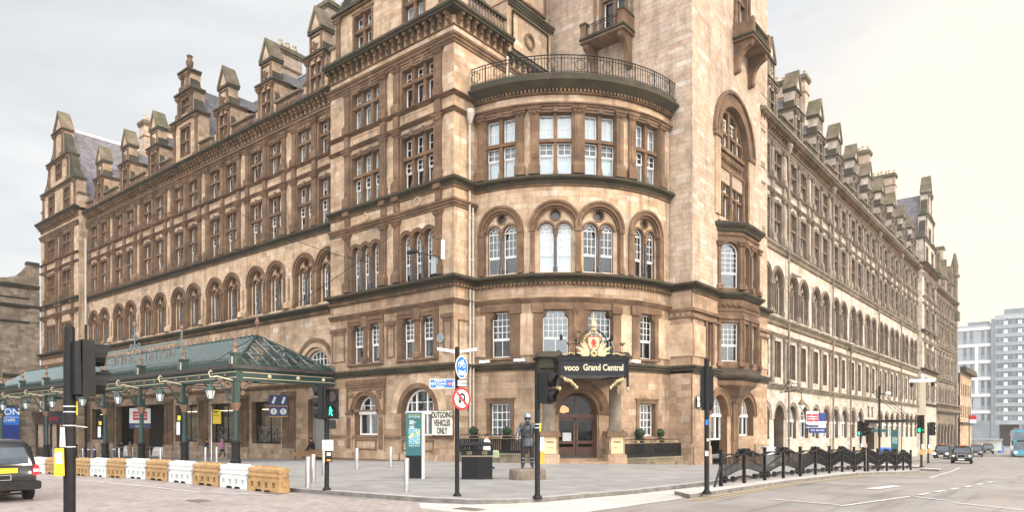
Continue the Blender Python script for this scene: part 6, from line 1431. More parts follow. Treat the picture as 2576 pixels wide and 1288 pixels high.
p = Vector((-16.6, 90.0, gz(-15, 90) + .12)); q = totem(p, facing(p), 'smaller looking dark green map totem far along the right street', False); q.scale = (1.15, 1.15, 1.3)
p = Vector((-16.5, 84.8, gz(-15, 84.8) + .12)); t = thing('litter_bin', 'blue bin beside the far map totem', 'bin', p, facing(p)); b = MB(); b.box(-.55, .55, -.4, .4, 0, 1.15, 0, .03); b.build('body', ['blue'], t); b = MB(); b.box(-.6, .6, -.45, .45, 1.15, 1.35, 0, .15); b.build('lid', ['blue'], t)
p = Vector((-16.3, 47.2, gz(-15, 47.2) + .12)); t = thing('utility_box', 'small pale box on the pavement behind the guard rail', 'box', p, .7); b = MB(); b.box(-.35, .35, -.3, .3, 0, 1.2, 0, .02); b.build('body', ['signwhite'], t); b = MB(); b.box(-.4, .4, -.35, .35, 1.2, 1.3, 0, .03); b.build('lid', ['lead'], t)
# ================================================================ hotel entrance
AX = Fac(-30.9 + 9.6 * sin(R(45)), 42.8 - 9.6 * cos(R(45)), R(45))      # flat frame on the axis of the round corner
M['grime2'] = stone('grime2', [(.13, .10, .075), (.20, .155, .115), (.27, .215, .16)], brick=False, stain=.5, stcol=(.06, .05, .04))
M['wood'] = plain('wood', (.10, .034, .016), .4, 0, .3, 3)
M['doorglass'] = glassmat('doorglass', (.35, .30, .27), .05, .4)
M['brass'] = plain('brass', (.62, .47, .27), .38, .35, .12, 4)
M['fascia'] = plain('fascia', (.012, .012, .018), .4)
M['shield'] = plain('shield', (.72, .52, .28), .5, 0, .1)
M['warm'] = plain('warm', (1, .62, .28), .5, 0, 0, emit=2.2)
d = MB()
for a, c in ((-1.2, -.02), (.02, 1.2)):
    d.box(a, c, -.9, -.82, .42, .95, 0); d.box(a, a + .13, -.9, -.82, .95, 2.75, 0); d.box(c - .13, c, -.9, -.82, .95, 2.75, 0); d.box(a + .13, c - .13, -.9, -.82, 1.15, 1.35, 0); d.box(a + .2, c - .2, -.82, -.79, .52, .88, 0); d.box(a, c, -.9, -.82, 2.62, 2.78, 0)
d.box(-1.2, 1.2, -.95, -.7, 2.78, 3.05, 0); d.ring(0, 3.05, 1.05, 1.2, -.92, -.8, 0, pi, 16, 0); d.box(-.05, .05, -.92, -.8, 3.05, 4.2, 0); d.box(-1.2, 1.2, -1.0, -.6, .1, .42, 2)
for x in (-.12, .08): d.tube([(x, -.76, 1.4), (x, -.76, 2.0)], .02, 6, 1)
dr = d.build('entrance_door', ['wood', 'gold', 'granite'], HOTEL, AX.T)
g = MB(); g.add([(-1.15, -.87, 1.3), (1.15, -.87, 1.3), (1.15, -.87, 2.7), (-1.15, -.87, 2.7)], [(0, 1, 2, 3)]); g.add([(1.15 * cos(pi * i / 12), -.87, 3.05 + 1.15 * sin(pi * i / 12)) for i in range(13)], [tuple(range(13))]); g.build('glass', ['doorglass'], dr, AX.T)
g = MB(); g.box(-.85, -.3, -.81, -.8, 1.32, 1.85, 0); g.build('notice', ['paper'], dr, AX.T)
g = MB(); g.lathe(-.68, -1.5, [(.05, 3.1), (.38, 3.2), (.34, 3.45), (.05, 3.6)], 10, 0); g.build('lobby_lamp', ['warm'], dr, AX.T)
PO = thing('entrance_porch', 'hotel entrance porch with dark sign canopy, gilded crest and two stone columns', 'porch', AX.T(0, 0, 0), R(45))
for e in (-1, 1):
    b = MB(); x = e * 2.03
    b.box(x - .62, x + .62, .5, 1.8, -.3, .55, 0, .05); b.box(x - .47, x + .47, .6, 1.66, .55, 1.62, 0); b.box(x - .66, x + .66, .45, 1.85, 1.62, 1.95, 1, .08); b.build('pedestal', ['ashlar_low', 'trim'], PO)
    b = MB(); b.lathe(x, 1.13, [(.46, 1.95), (.46, 2.05), (.38, 2.15), (.37, 4.75), (.41, 4.8), (.5, 5.05), (.52, 5.15)], 16, 0); b.build('column', ['grime2'] if 'grime2' in M else ['trim'], PO, smooth=True)
    b = MB(); b.box(x - .36, x + .36, 1.66, 1.69, .6, 1.6, 0); pq = b.build('brass_plaque', ['brass'], PO); lettering('lettering', 'voco', .22, 'ink', pq, (x, -1.695, 1.32), 0, .002, .004); lettering('lettering', 'Grand Central', .065, 'ink', pq, (x, -1.695, .98), 0, .002)
    b = MB(); b.box(x - .55, x + .55, 0, 1.7, 5.15, 5.7, 0); b.box(x - .7, x + .7, 0, 1.85, 5.7, 6.35, 0, .12); b.box(x - .85, x + .85, 0, 2.0, 6.35, 6.7, 0, .2); b.build('entablature', ['cornice'], PO)
b = MB(); b.box(-1.5, 1.5, .2, 1.75, -.2, .14, 0); b.box(-1.35, 1.35, -.9, .9, -.2, .28, 0); b.build('door_step', ['ashlar_low'], PO)
b = MB(); ox = .22
b.box(ox - 2.02, ox + 2.02, 3.3, 3.4, 5.15, 6.02, 0); b.box(ox - 2.02, ox - 1.92, .9, 3.3, 5.15, 6.02, 0); b.box(ox + 1.92, ox + 2.02, .9, 3.3, 5.15, 6.02, 0); b.box(ox - 1.92, ox + 1.92, .3, 3.3, 5.2, 5.28, 2); b.box(ox - 2.08, ox + 2.08, .6, 3.46, 6.02, 6.25, 1, .0); b.box(ox - 1.95, ox + 1.95, .1, 3.3, 6.25, 6.42, 1, .1)
for e in (-1, 1): b.box(ox + e * 1.98 - .06, ox + e * 1.98 + .06, 3.34, 3.46, 4.5, 6.1, 1); b.lathe(ox + e * 1.98, 3.4, [(.03, 4.25), (.1, 4.35), (.1, 4.45), (.05, 4.52)], 8, 3)
cn = b.build('sign_canopy', ['fascia', 'iron', 'lead', 'gold'], PO)
lettering('lettering', 'voco', .5, 'goldlet' if 'goldlet' in M else 'cream', cn, (ox - 1.28, -3.415, 5.58), 0, .01, .012, (.86, 1)); lettering('lettering', 'Grand Central', .5, 'cream', cn, (ox + .56, -3.415, 5.6), 0, .01, .012, (.80, 1))
b = MB()
for e in (-1, 1):                                    # scrolled side brackets with gilding
    x = ox + e * 1.85
    b.tube([(x, .5, 3.4), (x, .75, 3.7), (x, 1.3, 4.3), (x, 2.3, 4.9), (x, 3.2, 5.15)], .07, 6, 0)
    for k in range(16): t = k / 15; b.sphere((x + random.uniform(-.07, .07), .55 + 2.6 * t ** 1.3 + random.uniform(-.1, .1), 3.3 + 1.85 * t ** .75), random.uniform(.06, .13), 6, 1, 1.2, .2)
    b.lathe(x, .55, [(.02, 2.95), (.1, 3.1), (.13, 3.3), (.05, 3.45)], 8, 1)
    for k in range(7): b.sphere((x - e * (.15 + .12 * k), 3.42, 5.05 - .12 * abs(k - 3) * .3 - .08 * k), .09, 6, 1, 1.3, .3)
b.build('gilded_bracket', ['iron', 'gold'], PO)
b = MB(); cz = 6.98                                   # crest
for k in range(26): a = 2 * pi * k / 26; b.sphere((ox + .57 * cos(a), 3.3, cz + .62 * sin(a)), .082, 6, 0, 1, .2)
def leaf(bb, x, z, ang, ln, wd, n, m):
    P = []
    for j in range(9):
        t = j / 8; w_ = wd * sin(pi * min(1, t * .9 + .1)) * (1 if j % 2 else .6); P.append((t * ln, w_))
    pl_ = P + [(u, -v) for u, v in P[::-1]]
    bb.ext([(x + u * cos(ang) - v * sin(ang), z + u * sin(ang) + v * cos(ang)) for u, v in pl_], n, n + .05, m)
for e in (-1, 1):
    for ang, ln, wd, z in ((.1, .95, .16, 6.38), (.45, 1.15, .17, 6.42), (.8, .95, .15, 6.5), (-.12, .6, .12, 6.33), (1.1, .8, .13, 6.55)): leaf(b, ox + e * .25, z, ang if e > 0 else pi - ang, ln * .78, wd * .72, 3.32 + .02 * random.random(), 0)
    for k in range(8): b.sphere((ox + e * (1.15 + .09 * k), 3.4, 6.38 + .05 * sin(k * .8)), .055, 6, 0, 1, .3)
for k in range(8): a = 2 * pi * k / 8; b.sphere((ox + .14 * cos(a), 3.42, 6.4 + .13 * sin(a)), .09, 6, 0)
b.lathe(ox, 3.3, [(.1, 7.68), (.2, 7.75), (.13, 7.85), (.2, 8.0), (.17, 8.15), (.06, 8.35), (.02, 8.75)], 8, 0)
b.ring(ox, 6.98, .78, .84, 3.2, 3.26, 0, pi, 20, 1); b.box(ox - 1.2, ox - .78, 3.2, 3.26, 6.95, 7.0, 1); b.box(ox + .78, ox + 1.2, 3.2, 3.26, 6.95, 7.0, 1)
for e in (-1, 1): b.box(ox + e * 1.0 - .03, ox + e * 1.0 + .03, 3.2, 3.26, 6.3, 7.15, 1); b.sphere((ox + e * 1.0, 3.23, 7.2), .1, 8, 1)
b.build('crest_wreath', ['gold', 'iron'], PO)
sh_ = [(-.37, .42), (.37, .42), (.35, -.15), (.22, -.34), (0, -.48), (-.22, -.34), (-.35, -.15)]
b = MB(); b.ext([(ox + x * .98, cz + z * .96) for x, z in sh_], 3.38, 3.42, 1); b.ext([(ox + x * .85, cz + z * .84) for x, z in sh_], 3.42, 3.44, 0)
LI = [(-.08, .3), (-.02, .33), (.05, .3), (.06, .22), (.12, .26), (.2, .22), (.12, .18), (.09, .1), (.16, .08), (.22, .12), (.2, .02), (.1, -.02), (.1, -.1), (.17, -.2), (.12, -.28), (.04, -.22), (.02, -.12), (-.03, -.18), (-.05, -.3), (-.15, -.3), (-.1, -.2), (-.1, -.08), (-.16, -.02), (-.22, .06), (-.16, .1), (-.1, .06), (-.12, .14), (-.2, .2), (-.14, .24), (-.08, .2), (-.11, .26)]
b.ext([(ox + x * .85, cz + z * .85) for x, z in LI], 3.44, 3.46, 1); b.build('shield', ['shield', 'red'], PO)
for e in (-1, 1):
    b = MB(); x = ox + (-1.75 if e < 0 else 1.2); b.tube([(x + .1, 2.9, 6.3), (x + .05, 3.1, 6.75), (x - .12, 3.3, 7.05), (x - .14, 3.4, 7.25)], .035, 6, 0); b.lathe(x - .14, 3.42, [(.05, 7.15), (.09, 7.2), (.09, 7.42), (.04, 7.48)], 8, 1); b.build('floodlight', ['lead', 'iron'], PO)
    b = MB(); x = ox + e * 1.7 + (.3 if e < 0 else 0); b.lathe(x, 3.3, [(.025, 6.3), (.02, 6.85), (.16, 6.98), (.18, 7.05), (.05, 7.0)], 7, 0); b.build('iron_flower', ['copper'], PO)
# railings on low walls either side, with clipped bushes behind
M['mosswall'] = stone('mosswall', [(.16, .125, .085), (.24, .185, .125), (.30, .24, .165)], bw=.7, bh=.3, stain=.6, stcol=(.07, .065, .04), moss=.5)
M['leaf'] = plain('leaf', (.022, .055, .020), .7, 0, .45, 14)
def area_rail(p, q, label):
    a, b2 = Vector(p), Vector(q); ln = (b2 - a).length; ang = atan2(b2.y - a.y, b2.x - a.x); z = min(gz(*p), gz(*q)) + .1
    t = thing('area_railing', label, 'railing', (a.x, a.y, z), ang)
    b = MB(); b.box(0, ln, -.25, .25, -.1, .5, 0); b.box(0, ln, -.3, .3, .5, .6, 0, .04); b.build('low_wall', ['mosswall'], t)
    b = MB()
    for z0, z1 in ((.72, .78), (1.42, 1.47), (1.66, 1.72)): b.box(0, ln, -.04, .04, z0, z1, 0)
    k = int(ln / .14)
    for i in range(k + 1): x = ln * i / k; b.box(x - .04, x + .04, -.022, .022, .6, 1.43, 0)
    b.box(0, ln, -.03, .03, .6, .72, 0)
    b.build('railing', ['black'], t); b = MB()
    b.box(0, ln, .04, .045, 1.475, 1.49, 0); b.box(0, ln, .04, .045, 1.64, 1.655, 0)
    k = int(ln / .9)
    for i in range(k):
        x = ln * (i + .5) / k; b.ring(x, 1.565, .03, .055, .02, .045, 0, 2 * pi, 8, 0)
        if i % 2:
            for e in (-.1, .1): b.ring(x + e, 1.565, .03, .06, .02, .045, 0, 2 * pi, 8, 0)
    b.build('gilded_frieze', ['gold'], t); return t
area_rail((-29.9, 31.5), (-25.6, 32.8), 'black railing with gilded frieze left of the hotel door, behind bin and statue')
area_rail((-21.4, 36.7), (-20.35, 42.4), 'black railing with gilded frieze on mossy wall right of the hotel door')
def bush(p, r, label):
    t = thing('topiary_ball', label, 'bush', p, 0, 'clipped bushes along the hotel railings'); b = MB()
    b.sphere((0, 0, 1.78 + r * .6), r * .86, 12, 0, 1, .05)
    for _ in range(420):
        u = random.uniform(-1, 1); a = random.uniform(0, 2 * pi); q = sqrt(1 - u * u); rr = r * random.uniform(.86, 1.04); c = Vector((q * cos(a) * rr, q * sin(a) * rr, u * rr + 1.78 + r * .6)); v1 = Vector((random.uniform(-1, 1), random.uniform(-1, 1), random.uniform(-1, 1))).normalized() * .045; v2 = v1.cross(Vector((random.uniform(-1, 1), .3, 1))).normalized() * .03
        b.add([tuple(c - v1), tuple(c + v2), tuple(c + v1), tuple(c - v2)], [(0, 1, 2, 3)], 0)
    b.build('foliage', ['leaf'], t); b = MB(); b.lathe(0, 0, [(.22, 0), (.28, 1.5), (.3, 1.65), (.24, 1.65)], 10, 0); b.build('pot', ['black'], t)
for px, lb in ((1187, 'bushy ball behind the sign post, far left end of the hotel railing'), (1274, 'round clipped bush below the small left window, beside the statue')): q = Vector((-29.4 + (px - 1187) * .0245, 32.2 + (px - 1187) * .0075, 0)); bush(q, .29, lb)
for f, lb in ((.06, 'round clipped bush nearest the right hand column of the porch'), (.42, 'round clipped bush below the small window right of the door'), (.8, 'round clipped bush nearest the tower corner')): bush(Vector((-22.1 + 1.0 * f, 37.2 + 5.2 * f, -.15)), .3, lb)
# ================================================================ people
M['skin'] = plain('skin', (.45, .27, .20), .6, 0, .06); M['hair'] = plain('hair', (.025, .017, .013), .7); M['greyhair'] = plain('greyhair', (.25, .23, .21), .8)
M['bronze'] = plain('bronze', (.075, .08, .088), .32, .85, .35, 5); M['bronze_l'] = plain('bronze_l', (.30, .33, .37), .3, .85, .25, 7); M['bronze_d'] = plain('bronze_d', (.035, .035, .036), .35, .6, .3, 6)
M['cl_black'] = plain('cl_black', (.012, .012, .014), .85); M['cl_camel'] = plain('cl_camel', (.27, .155, .085), .85); M['cl_denim'] = plain('cl_denim', (.03, .07, .14), .85); M['cl_pink'] = plain('cl_pink', (.55, .20, .40), .8)
M['cl_grey'] = plain('cl_grey', (.22, .22, .25), .85); M['cl_navy'] = plain('cl_navy', (.015, .02, .035), .85); M['cl_white'] = plain('cl_white', (.68, .64, .62), .8); M['cl_plum'] = plain('cl_plum', (.05, .03, .04), .85)
BASE = dict(pel=(0, 0, .95), bel=(0, 0, 1.1), che=(0, .01, 1.3), nb=(0, .02, 1.46), nk=(0, .01, 1.53), hd=(0, -.015, 1.635), ht=(0, -.005, 1.72),
            sl=(.175, .015, 1.42), el=(.235, .03, 1.15), wl=(.26, -.04, .91), hl=(.262, -.06, .85), sr=(-.175, .015, 1.42), er=(-.235, .03, 1.15), wr=(-.26, -.04, .91), hr=(-.262, -.06, .85),
            pl=(.095, 0, .9), kl=(.105, -.02, .5), al=(.11, .03, .09), tl=(.12, -.13, .045), pr=(-.095, 0, .9), kr=(-.105, -.02, .5), ar=(-.11, .03, .09), tr=(-.12, -.13, .045))
RAD = dict(pel=(.155, .115), bel=(.14, .105), che=(.17, .12), nb=(.09, .075), nk=(.058, .058), hd=(.084, .1), ht=(.06, .07), sl=(.072, .072), el=(.05, .05), wl=(.032, .036), hl=(.022, .042), pl=(.095, .1), kl=(.062, .066), al=(.045, .05), tl=(.042, .03))
EDG = [('pel', 'bel', 'top'), ('bel', 'che', 'top'), ('che', 'nb', 'top'), ('nb', 'nk', 'skin'), ('nk', 'hd', 'skin'), ('hd', 'ht', 'skin')] + [(a + s, b + s, m) for s in 'lr' for a, b, m in (('s', 'e', 'top'), ('e', 'w', 'top'), ('w', 'h', 'skin'), ('p', 'k', 'legs'), ('k', 'a', 'legs'), ('a', 't', 'shoes'))] + [('che', 'sl', 'top'), ('che', 'sr', 'top'), ('pel', 'pl', 'legs'), ('pel', 'pr', 'legs')]
def figure(label, loc, rz, h, mats, pose=None, bulk=1.0, name='person', cat='person'):
    J = dict(BASE); J.update(pose or {}); k = h / 1.75
    t = thing(name, label, cat, loc, rz)
    names = list(J); idx = {n: i for i, n in enumerate(names)}
    me = bpy.data.meshes.new('body'); me.from_pydata([Vector(J[n]) * k for n in names], [(idx[a], idx[b]) for a, b, _ in EDG], [])
    o = bpy.data.objects.new('tmp', me); C.objects.link(o); md = o.modifiers.new('s', 'SKIN'); md.use_smooth_shade = True; sd_ = o.modifiers.new('d', 'SUBSURF'); sd_.levels = 2; sd_.render_levels = 2
    if not me.skin_vertices: me.skin_vertices.new()
    for n in names:
        r = RAD.get(n) or RAD[n[0] + 'l']; q = bulk if n not in ('nk', 'hd', 'ht', 'hl', 'hr', 'wl', 'wr', 'tl', 'tr') else 1
        me.skin_vertices[0].data[idx[n]].radius = (r[0] * k * q, r[1] * k * q)
    me.skin_vertices[0].data[idx['pel']].use_root = True
    bpy.context.view_layer.update(); ev = o.evaluated_get(bpy.context.evaluated_depsgraph_get()); m2 = bpy.data.meshes.new_from_object(ev); bpy.data.objects.remove(o)
    # fingers and face added to the same surface
    b = MB(); nb = len(m2.vertices)
    for s, e in (('l', 1), ('r', -1)):
        wv, hv = Vector(J['w' + s]) * k, Vector(J['h' + s]) * k; dv = (hv - wv).normalized()
        fw = Vector((0, -1, 0)) - dv * (-dv.y); fw = fw.normalized() if fw.length > .1 else Vector((1, 0, 0))
        for j, ln in enumerate((.07, .08, .075, .058)):
            p0 = hv + fw * (.03 - .02 * j) * k; p1 = p0 + dv * ln * .55 * k; p2 = p1 + (dv * .8 - Vector((e * .5, 0, 0))).normalized() * ln * .45 * k; b.tube([p0, p1, p2], [.010 * k, .0095 * k, .007 * k], 5)
        p0 = wv + (hv - wv) * .5 + fw * .035 * k; b.tube([p0, p0 + (fw * .7 + dv * .7).normalized() * .045 * k, p0 + (fw * .3 + dv * .95).normalized() * .075 * k], [.012 * k, .0105 * k, .008 * k], 5)
    hd = Vector(J['hd']) * k; b.sphere(hd + Vector((0, -.105, -.005)) * k, .02 * k, 6, 0, 1.3)
    for e in (-1, 1): b.sphere(hd + Vector((e * .088, .01, 0)) * k, .025 * k, 6, 0, 1.4); b.sphere(hd + Vector((e * .035, -.092, .022)) * k, .012 * k, 6, 1)
    b.box(hd.x - .025 * k, hd.x + .025 * k, hd.y - .104 * k, hd.y - .09 * k, hd.z - .052 * k, hd.z - .044 * k, 1)
    bm = bmesh.new(); bm.from_mesh(m2); off = [bm.verts.new(v) for v in b.v]; bm.verts.ensure_lookup_table()
    for f, m in zip(b.f, b.m):
        try: fc = bm.faces.new([off[i] for i in f]); fc.material_index = 10 + m
        except ValueError: pass
    segs = [(Vector(J[a]) * k, Vector(J[c]) * k, m) for a, c, m in EDG]; slot = {'top': 0, 'skin': 1, 'legs': 2, 'shoes': 3}
    for f in bm.faces:
        if f.material_index >= 10: f.material_index = 1 if f.material_index == 10 else 4; continue
        c = f.calc_center_median(); best = min(segs, key=lambda s: (c - (s[0] + (s[1] - s[0]) * max(0, min(1, (c - s[0]).dot(s[1] - s[0]) / max(1e-6, (s[1] - s[0]).length_squared))))).length); f.material_index = slot[best[2]]; f.smooth = True
    bmesh.ops.recalc_face_normals(bm, faces=bm.faces[:]); m3 = bpy.data.meshes.new('body'); bm.to_mesh(m3); bm.free()
    for q in ('top', 'skin', 'legs', 'shoes'): m3.materials.append(M[mats[q]])
    m3.materials.append(M['ink'])
    bo = bpy.data.objects.new('body', m3); C.objects.link(bo); bo.parent = t
    t['k'] = k; return t, k, {n: Vector(v) * k for n, v in J.items()}
def hairpiece(t, k, hd, mat, long=0, name='hair', up=0.0):
    b = MB(); P = []
    b.sphere((hd.x, hd.y + .022 * k, hd.z + (.035 + up) * k), .102 * k, 10, 0, 1.0, .03)
    if long: b.loft([[(hd.x + r * cos(a) * k, hd.y + (.05 + .6 * r * sin(a)) * k, hd.z - z * k) for a in [2 * pi * i / 8 for i in range(8)]] for r, z in ((.09, -.02), (.1, .1), (.09, long * .7), (.05, long))], 0)
    return b_flip(b, name, mat, t)
def b_flip(b, name, mat, t):                          # meshes drawn straight in local axes (no front flip)
    b.v = [(x, -y, z) for x, y, z in b.v]; return b.build(name, mat if isinstance(mat, list) else [mat], t, smooth=True)
def coat(t, k, mat, rows, name='coat'):
    b = MB(); b.loft([[((cx + rx * cos(a)) * k, (cy + ry * sin(a)) * k, z * k) for a in [2 * pi * i / 14 for i in range(14)]] for z, rx, ry, cx, cy in rows], 0, True); return b_flip(b, name, mat, t)
WALK = dict(kl=(.1, -.14, .52), al=(.11, -.2, .13), tl=(.12, -.36, .12), kr=(-.1, .03, .5), ar=(-.11, .26, .13), tr=(-.12, .14, .05), el=(.24, .12, 1.16), wl=(.25, .1, .93), hl=(.25, .07, .87), er=(-.24, -.06, 1.15), wr=(-.25, -.2, .95), hr=(-.25, -.25, .9))
FOLD = dict(el=(.25, -.02, 1.16), wl=(.02, -.2, 1.13), hl=(-.05, -.2, 1.14), er=(-.25, -.02, 1.16), wr=(-.02, -.19, 1.1), hr=(.05, -.19, 1.1))
def ppl(px, py): p = at(px, py); return p
p = ppl(305, 1153); f, k, J = figure('woman with long dark hair, arms folded, all in black under the canopy', p, facing(p), 1.74, dict(top='cl_black', skin='skin', legs='cl_plum', shoes='cl_black'), FOLD); hairpiece(f, k, J['hd'], 'hair', .33); coat(f, k, 'cl_black', [(1.36, .17, .12, 0, 0), (1.1, .19, .14, 0, 0), (.9, .21, .15, 0, 0), (.72, .23, .16, 0, 0)])
p = ppl(327, 1153); f, k, J = figure('woman in a long camel coat and grey knitted hat', p, facing(p), 1.68, dict(top='cl_camel', skin='skin', legs='cl_black', shoes='cl_black'), dict(el=(.26, -.02, 1.18), wl=(.16, -.22, 1.2), hl=(.1, -.26, 1.24))); hairpiece(f, k, J['hd'], 'cl_grey', 0, 'knitted_hat', .02); coat(f, k, 'cl_camel', [(1.42, .15, .11, 0, 0), (1.2, .2, .15, 0, 0), (.95, .21, .16, 0, 0), (.6, .24, .18, 0, 0), (.42, .25, .19, 0, 0)])
p = ppl(380, 1150); f, k, J = figure('man in a black jacket and blue jeans walking away to the left', p, facing(p) + pi - .5, 1.78, dict(top='cl_black', skin='skin', legs='cl_denim', shoes='cl_white'), WALK, 1.12); hairpiece(f, k, J['hd'], 'greyhair'); coat(f, k, 'cl_black', [(1.42, .19, .13, 0, 0), (1.2, .22, .16, 0, 0), (.95, .21, .16, 0, 0), (.8, .2, .16, 0, 0)], 'jacket')
p = ppl(520, 1157); f, k, J = figure('person in a dark navy jacket and pale grey trousers striding right', p, facing(p) + 1.0, 1.72, dict(top='cl_navy', skin='skin', legs='cl_grey', shoes='cl_white'), WALK, 1.1); hairpiece(f, k, J['hd'], 'hair'); coat(f, k, 'cl_navy', [(1.42, .19, .13, 0, 0), (1.2, .22, .16, 0, 0), (.9, .23, .17, 0, 0)], 'jacket')
p = ppl(559, 1156); f, k, J = figure('person in a pink puffer jacket and dark trousers walking right', p, facing(p) + .9, 1.76, dict(top='cl_pink', skin='skin', legs='cl_plum', shoes='cl_white'), WALK, 1.25); hairpiece(f, k, J['hd'], 'greyhair', 0, 'hood', .02); coat(f, k, 'cl_pink', [(1.42, .2, .15, 0, 0), (1.2, .25, .19, 0, 0), (1.0, .25, .19, 0, 0), (.84, .23, .17, 0, 0)], 'jacket')
SIT = dict(pel=(0, 0, .2), bel=(0, -.05, .34), che=(0, -.14, .54), nb=(0, -.2, .68), nk=(0, -.23, .74), hd=(0, -.29, .82), ht=(0, -.32, .9), sl=(.17, -.16, .64), el=(.24, -.3, .45), wl=(.06, -.42, .42), hl=(.0, -.44, .42), sr=(-.17, -.16, .64), er=(-.24, -.3, .45), wr=(-.06, -.42, .44), hr=(.0, -.45, .45), pl=(.1, -.02, .17), kl=(.14, -.42, .42), al=(.13, -.5, .02), tl=(.13, -.64, -.02), pr=(-.1, -.02, .17), kr=(-.12, -.42, .38), ar=(-.14, -.62, .0), tr=(-.15, -.76, -.02))
f, k, J = figure('hunched person in black sitting on the step by the closed shutter', Vector((-45.3, 31.6, .46)), -.7, 1.74, dict(top='cl_black', skin='skin', legs='cl_black', shoes='cl_black'), SIT, 1.2); hairpiece(f, k, J['hd'], 'hair')
p = Vector((-.036 * cos(TH) * 33 - sin(TH) * 33, -.036 * sin(TH) * 33 + cos(TH) * 33, .12)); f, k, J = figure('person in a white jacket walking behind the litter bin with a bag', p, facing(p) + 1.2, 1.74, dict(top='cl_white', skin='skin', legs='cl_black', shoes='cl_black'), WALK, 1.2); hairpiece(f, k, J['hd'], 'hair'); coat(f, k, 'cl_white', [(1.42, .2, .15, 0, 0), (1.2, .24, .18, 0, 0), (.86, .23, .17, 0, 0)], 'jacket')
t = thing('shoulder_bag', 'pale green bag on the arm of the person behind the litter bin', 'bag', p + Vector((.3, .28, .62)), .5); b = MB(); b.loft([[(x, y, z) for x, y in ((-.16, -.06), (.16, -.06), (.16, .06), (-.16, .06))] if z < .3 else [(x * .8, y * .5, z) for x, y in ((-.16, -.06), (.16, -.06), (.16, .06), (-.16, .06))] for z in (0, .08, .25, .34)], 0); b.build('body', [plain('sage', (.30, .36, .22), .8)], t); b = MB(); b.tube([(-.12, 0, .33), (-.08, 0, .55), (.08, 0, .55), (.12, 0, .33)], .012, 5); b.build('strap', ['cl_black'], t)
# firefighter statue
p = at(1327, 1207)
ST = dict(sl=(.2, .01, 1.42), sr=(-.2, .01, 1.42), el=(.31, .03, 1.16), wl=(.34, -.05, .92), hl=(.33, -.08, .86), er=(-.31, .03, 1.16), wr=(-.34, -.05, .92), hr=(-.33, -.08, .86), pl=(.11, 0, .9), pr=(-.11, 0, .9), kl=(.14, -.02, .5), kr=(-.14, -.02, .5), al=(.15, .03, .1), ar=(-.15, .03, .1), tl=(.18, -.15, .05), tr=(-.18, -.15, .05))
f, k, J = figure('dark metal firefighter statue in helmet and breathing mask on a stone plinth', p + Vector((0, 0, .41)), facing(p), 2.1, dict(top='bronze', skin='bronze_d', legs='bronze_d', shoes='bronze'), ST, 1.3, 'firefighter_statue', 'statue')
hd = J['hd']; b = MB(); b.lathe(hd.x, hd.y, [(.16 * k, hd.z + .04 * k), (.165 * k, hd.z + .055 * k), (.118 * k, hd.z + .07 * k), (.112 * k, hd.z + .12 * k), (.085 * k, hd.z + .17 * k), (.03 * k, hd.z + .195 * k)], 14, 0); b.tube([(hd.x, hd.y - .11 * k, hd.z + .1 * k), (hd.x, hd.y - .06 * k, hd.z + .19 * k), (hd.x, hd.y + .06 * k, hd.z + .19 * k), (hd.x, hd.y + .11 * k, hd.z + .1 * k)], .014 * k, 5, 0); b_flip(b, 'helmet', 'bronze_l', f)
b = MB(); b.sphere((hd.x, hd.y - .05 * k, hd.z - .0 * k), .088 * k, 10, 0, 1.1); b.lathe(hd.x, hd.y - .12 * k, [(.03 * k, hd.z - .09 * k), (.045 * k, hd.z - .075 * k), (.045 * k, hd.z - .04 * k), (.03 * k, hd.z - .03 * k)], 8, 1); b_flip(b, 'breathing_mask', ['bronze_d', 'bronze_l'], f)
coat(f, k, 'bronze', [(1.46, .12, .1, 0, .01), (1.42, .21, .14, 0, 0), (1.25, .215, .165, 0, 0), (1.08, .205, .16, 0, 0), (.95, .22, .17, 0, 0), (.82, .245, .185, 0, 0), (.74, .25, .19, 0, 0)], 'tunic')
b = MB(); b.lathe(0, 0, [(.212 * k, 1.03 * k), (.222 * k, 1.035 * k), (.222 * k, 1.075 * k), (.212 * k, 1.08 * k)], 14, 0)
for e in (-1, 1): b.tube([(e * .09 * k, -.15 * k, 1.06 * k), (e * .1 * k, -.185 * k, 1.25 * k), (e * .11 * k, -.13 * k, 1.44 * k)], .022 * k, 5, 0)
b.box(-.09 * k, .09 * k, -.2 * k, -.15 * k, 1.14 * k, 1.28 * k, 0, .02); b_flip(b, 'harness', 'bronze_d', f)
b = MB()
for s, e in (('l', 1), ('r', -1)):
    for a, c, ts in (('s', 'e', (.35, .6, .85)), ('e', 'w', (.2, .5, .8))):
        for tq in ts: q = J[a + s] + (J[c + s] - J[a + s]) * tq; dv = (J[c + s] - J[a + s]).normalized() * .016 * k; rr = (.085 if a == 's' else .066) * k; b.tube([q - dv, q + dv], rr, 10, 0)
    for z in (.16, .3): q = J['a' + s] + (J['k' + s] - J['a' + s]) * (z / .5); b.tube([q - Vector((0, 0, .015)), q + Vector((0, 0, .015))], .09 * k, 10, 0)
b_flip(b, 'reflective_band', 'bronze_l', f)
b = MB(); b.lathe(0, 0, [(.72, -.48), (.72, -.05), (.69, -.01), (.2, -.005)], 20, 0); b.build('plinth', ['grime2'], f)
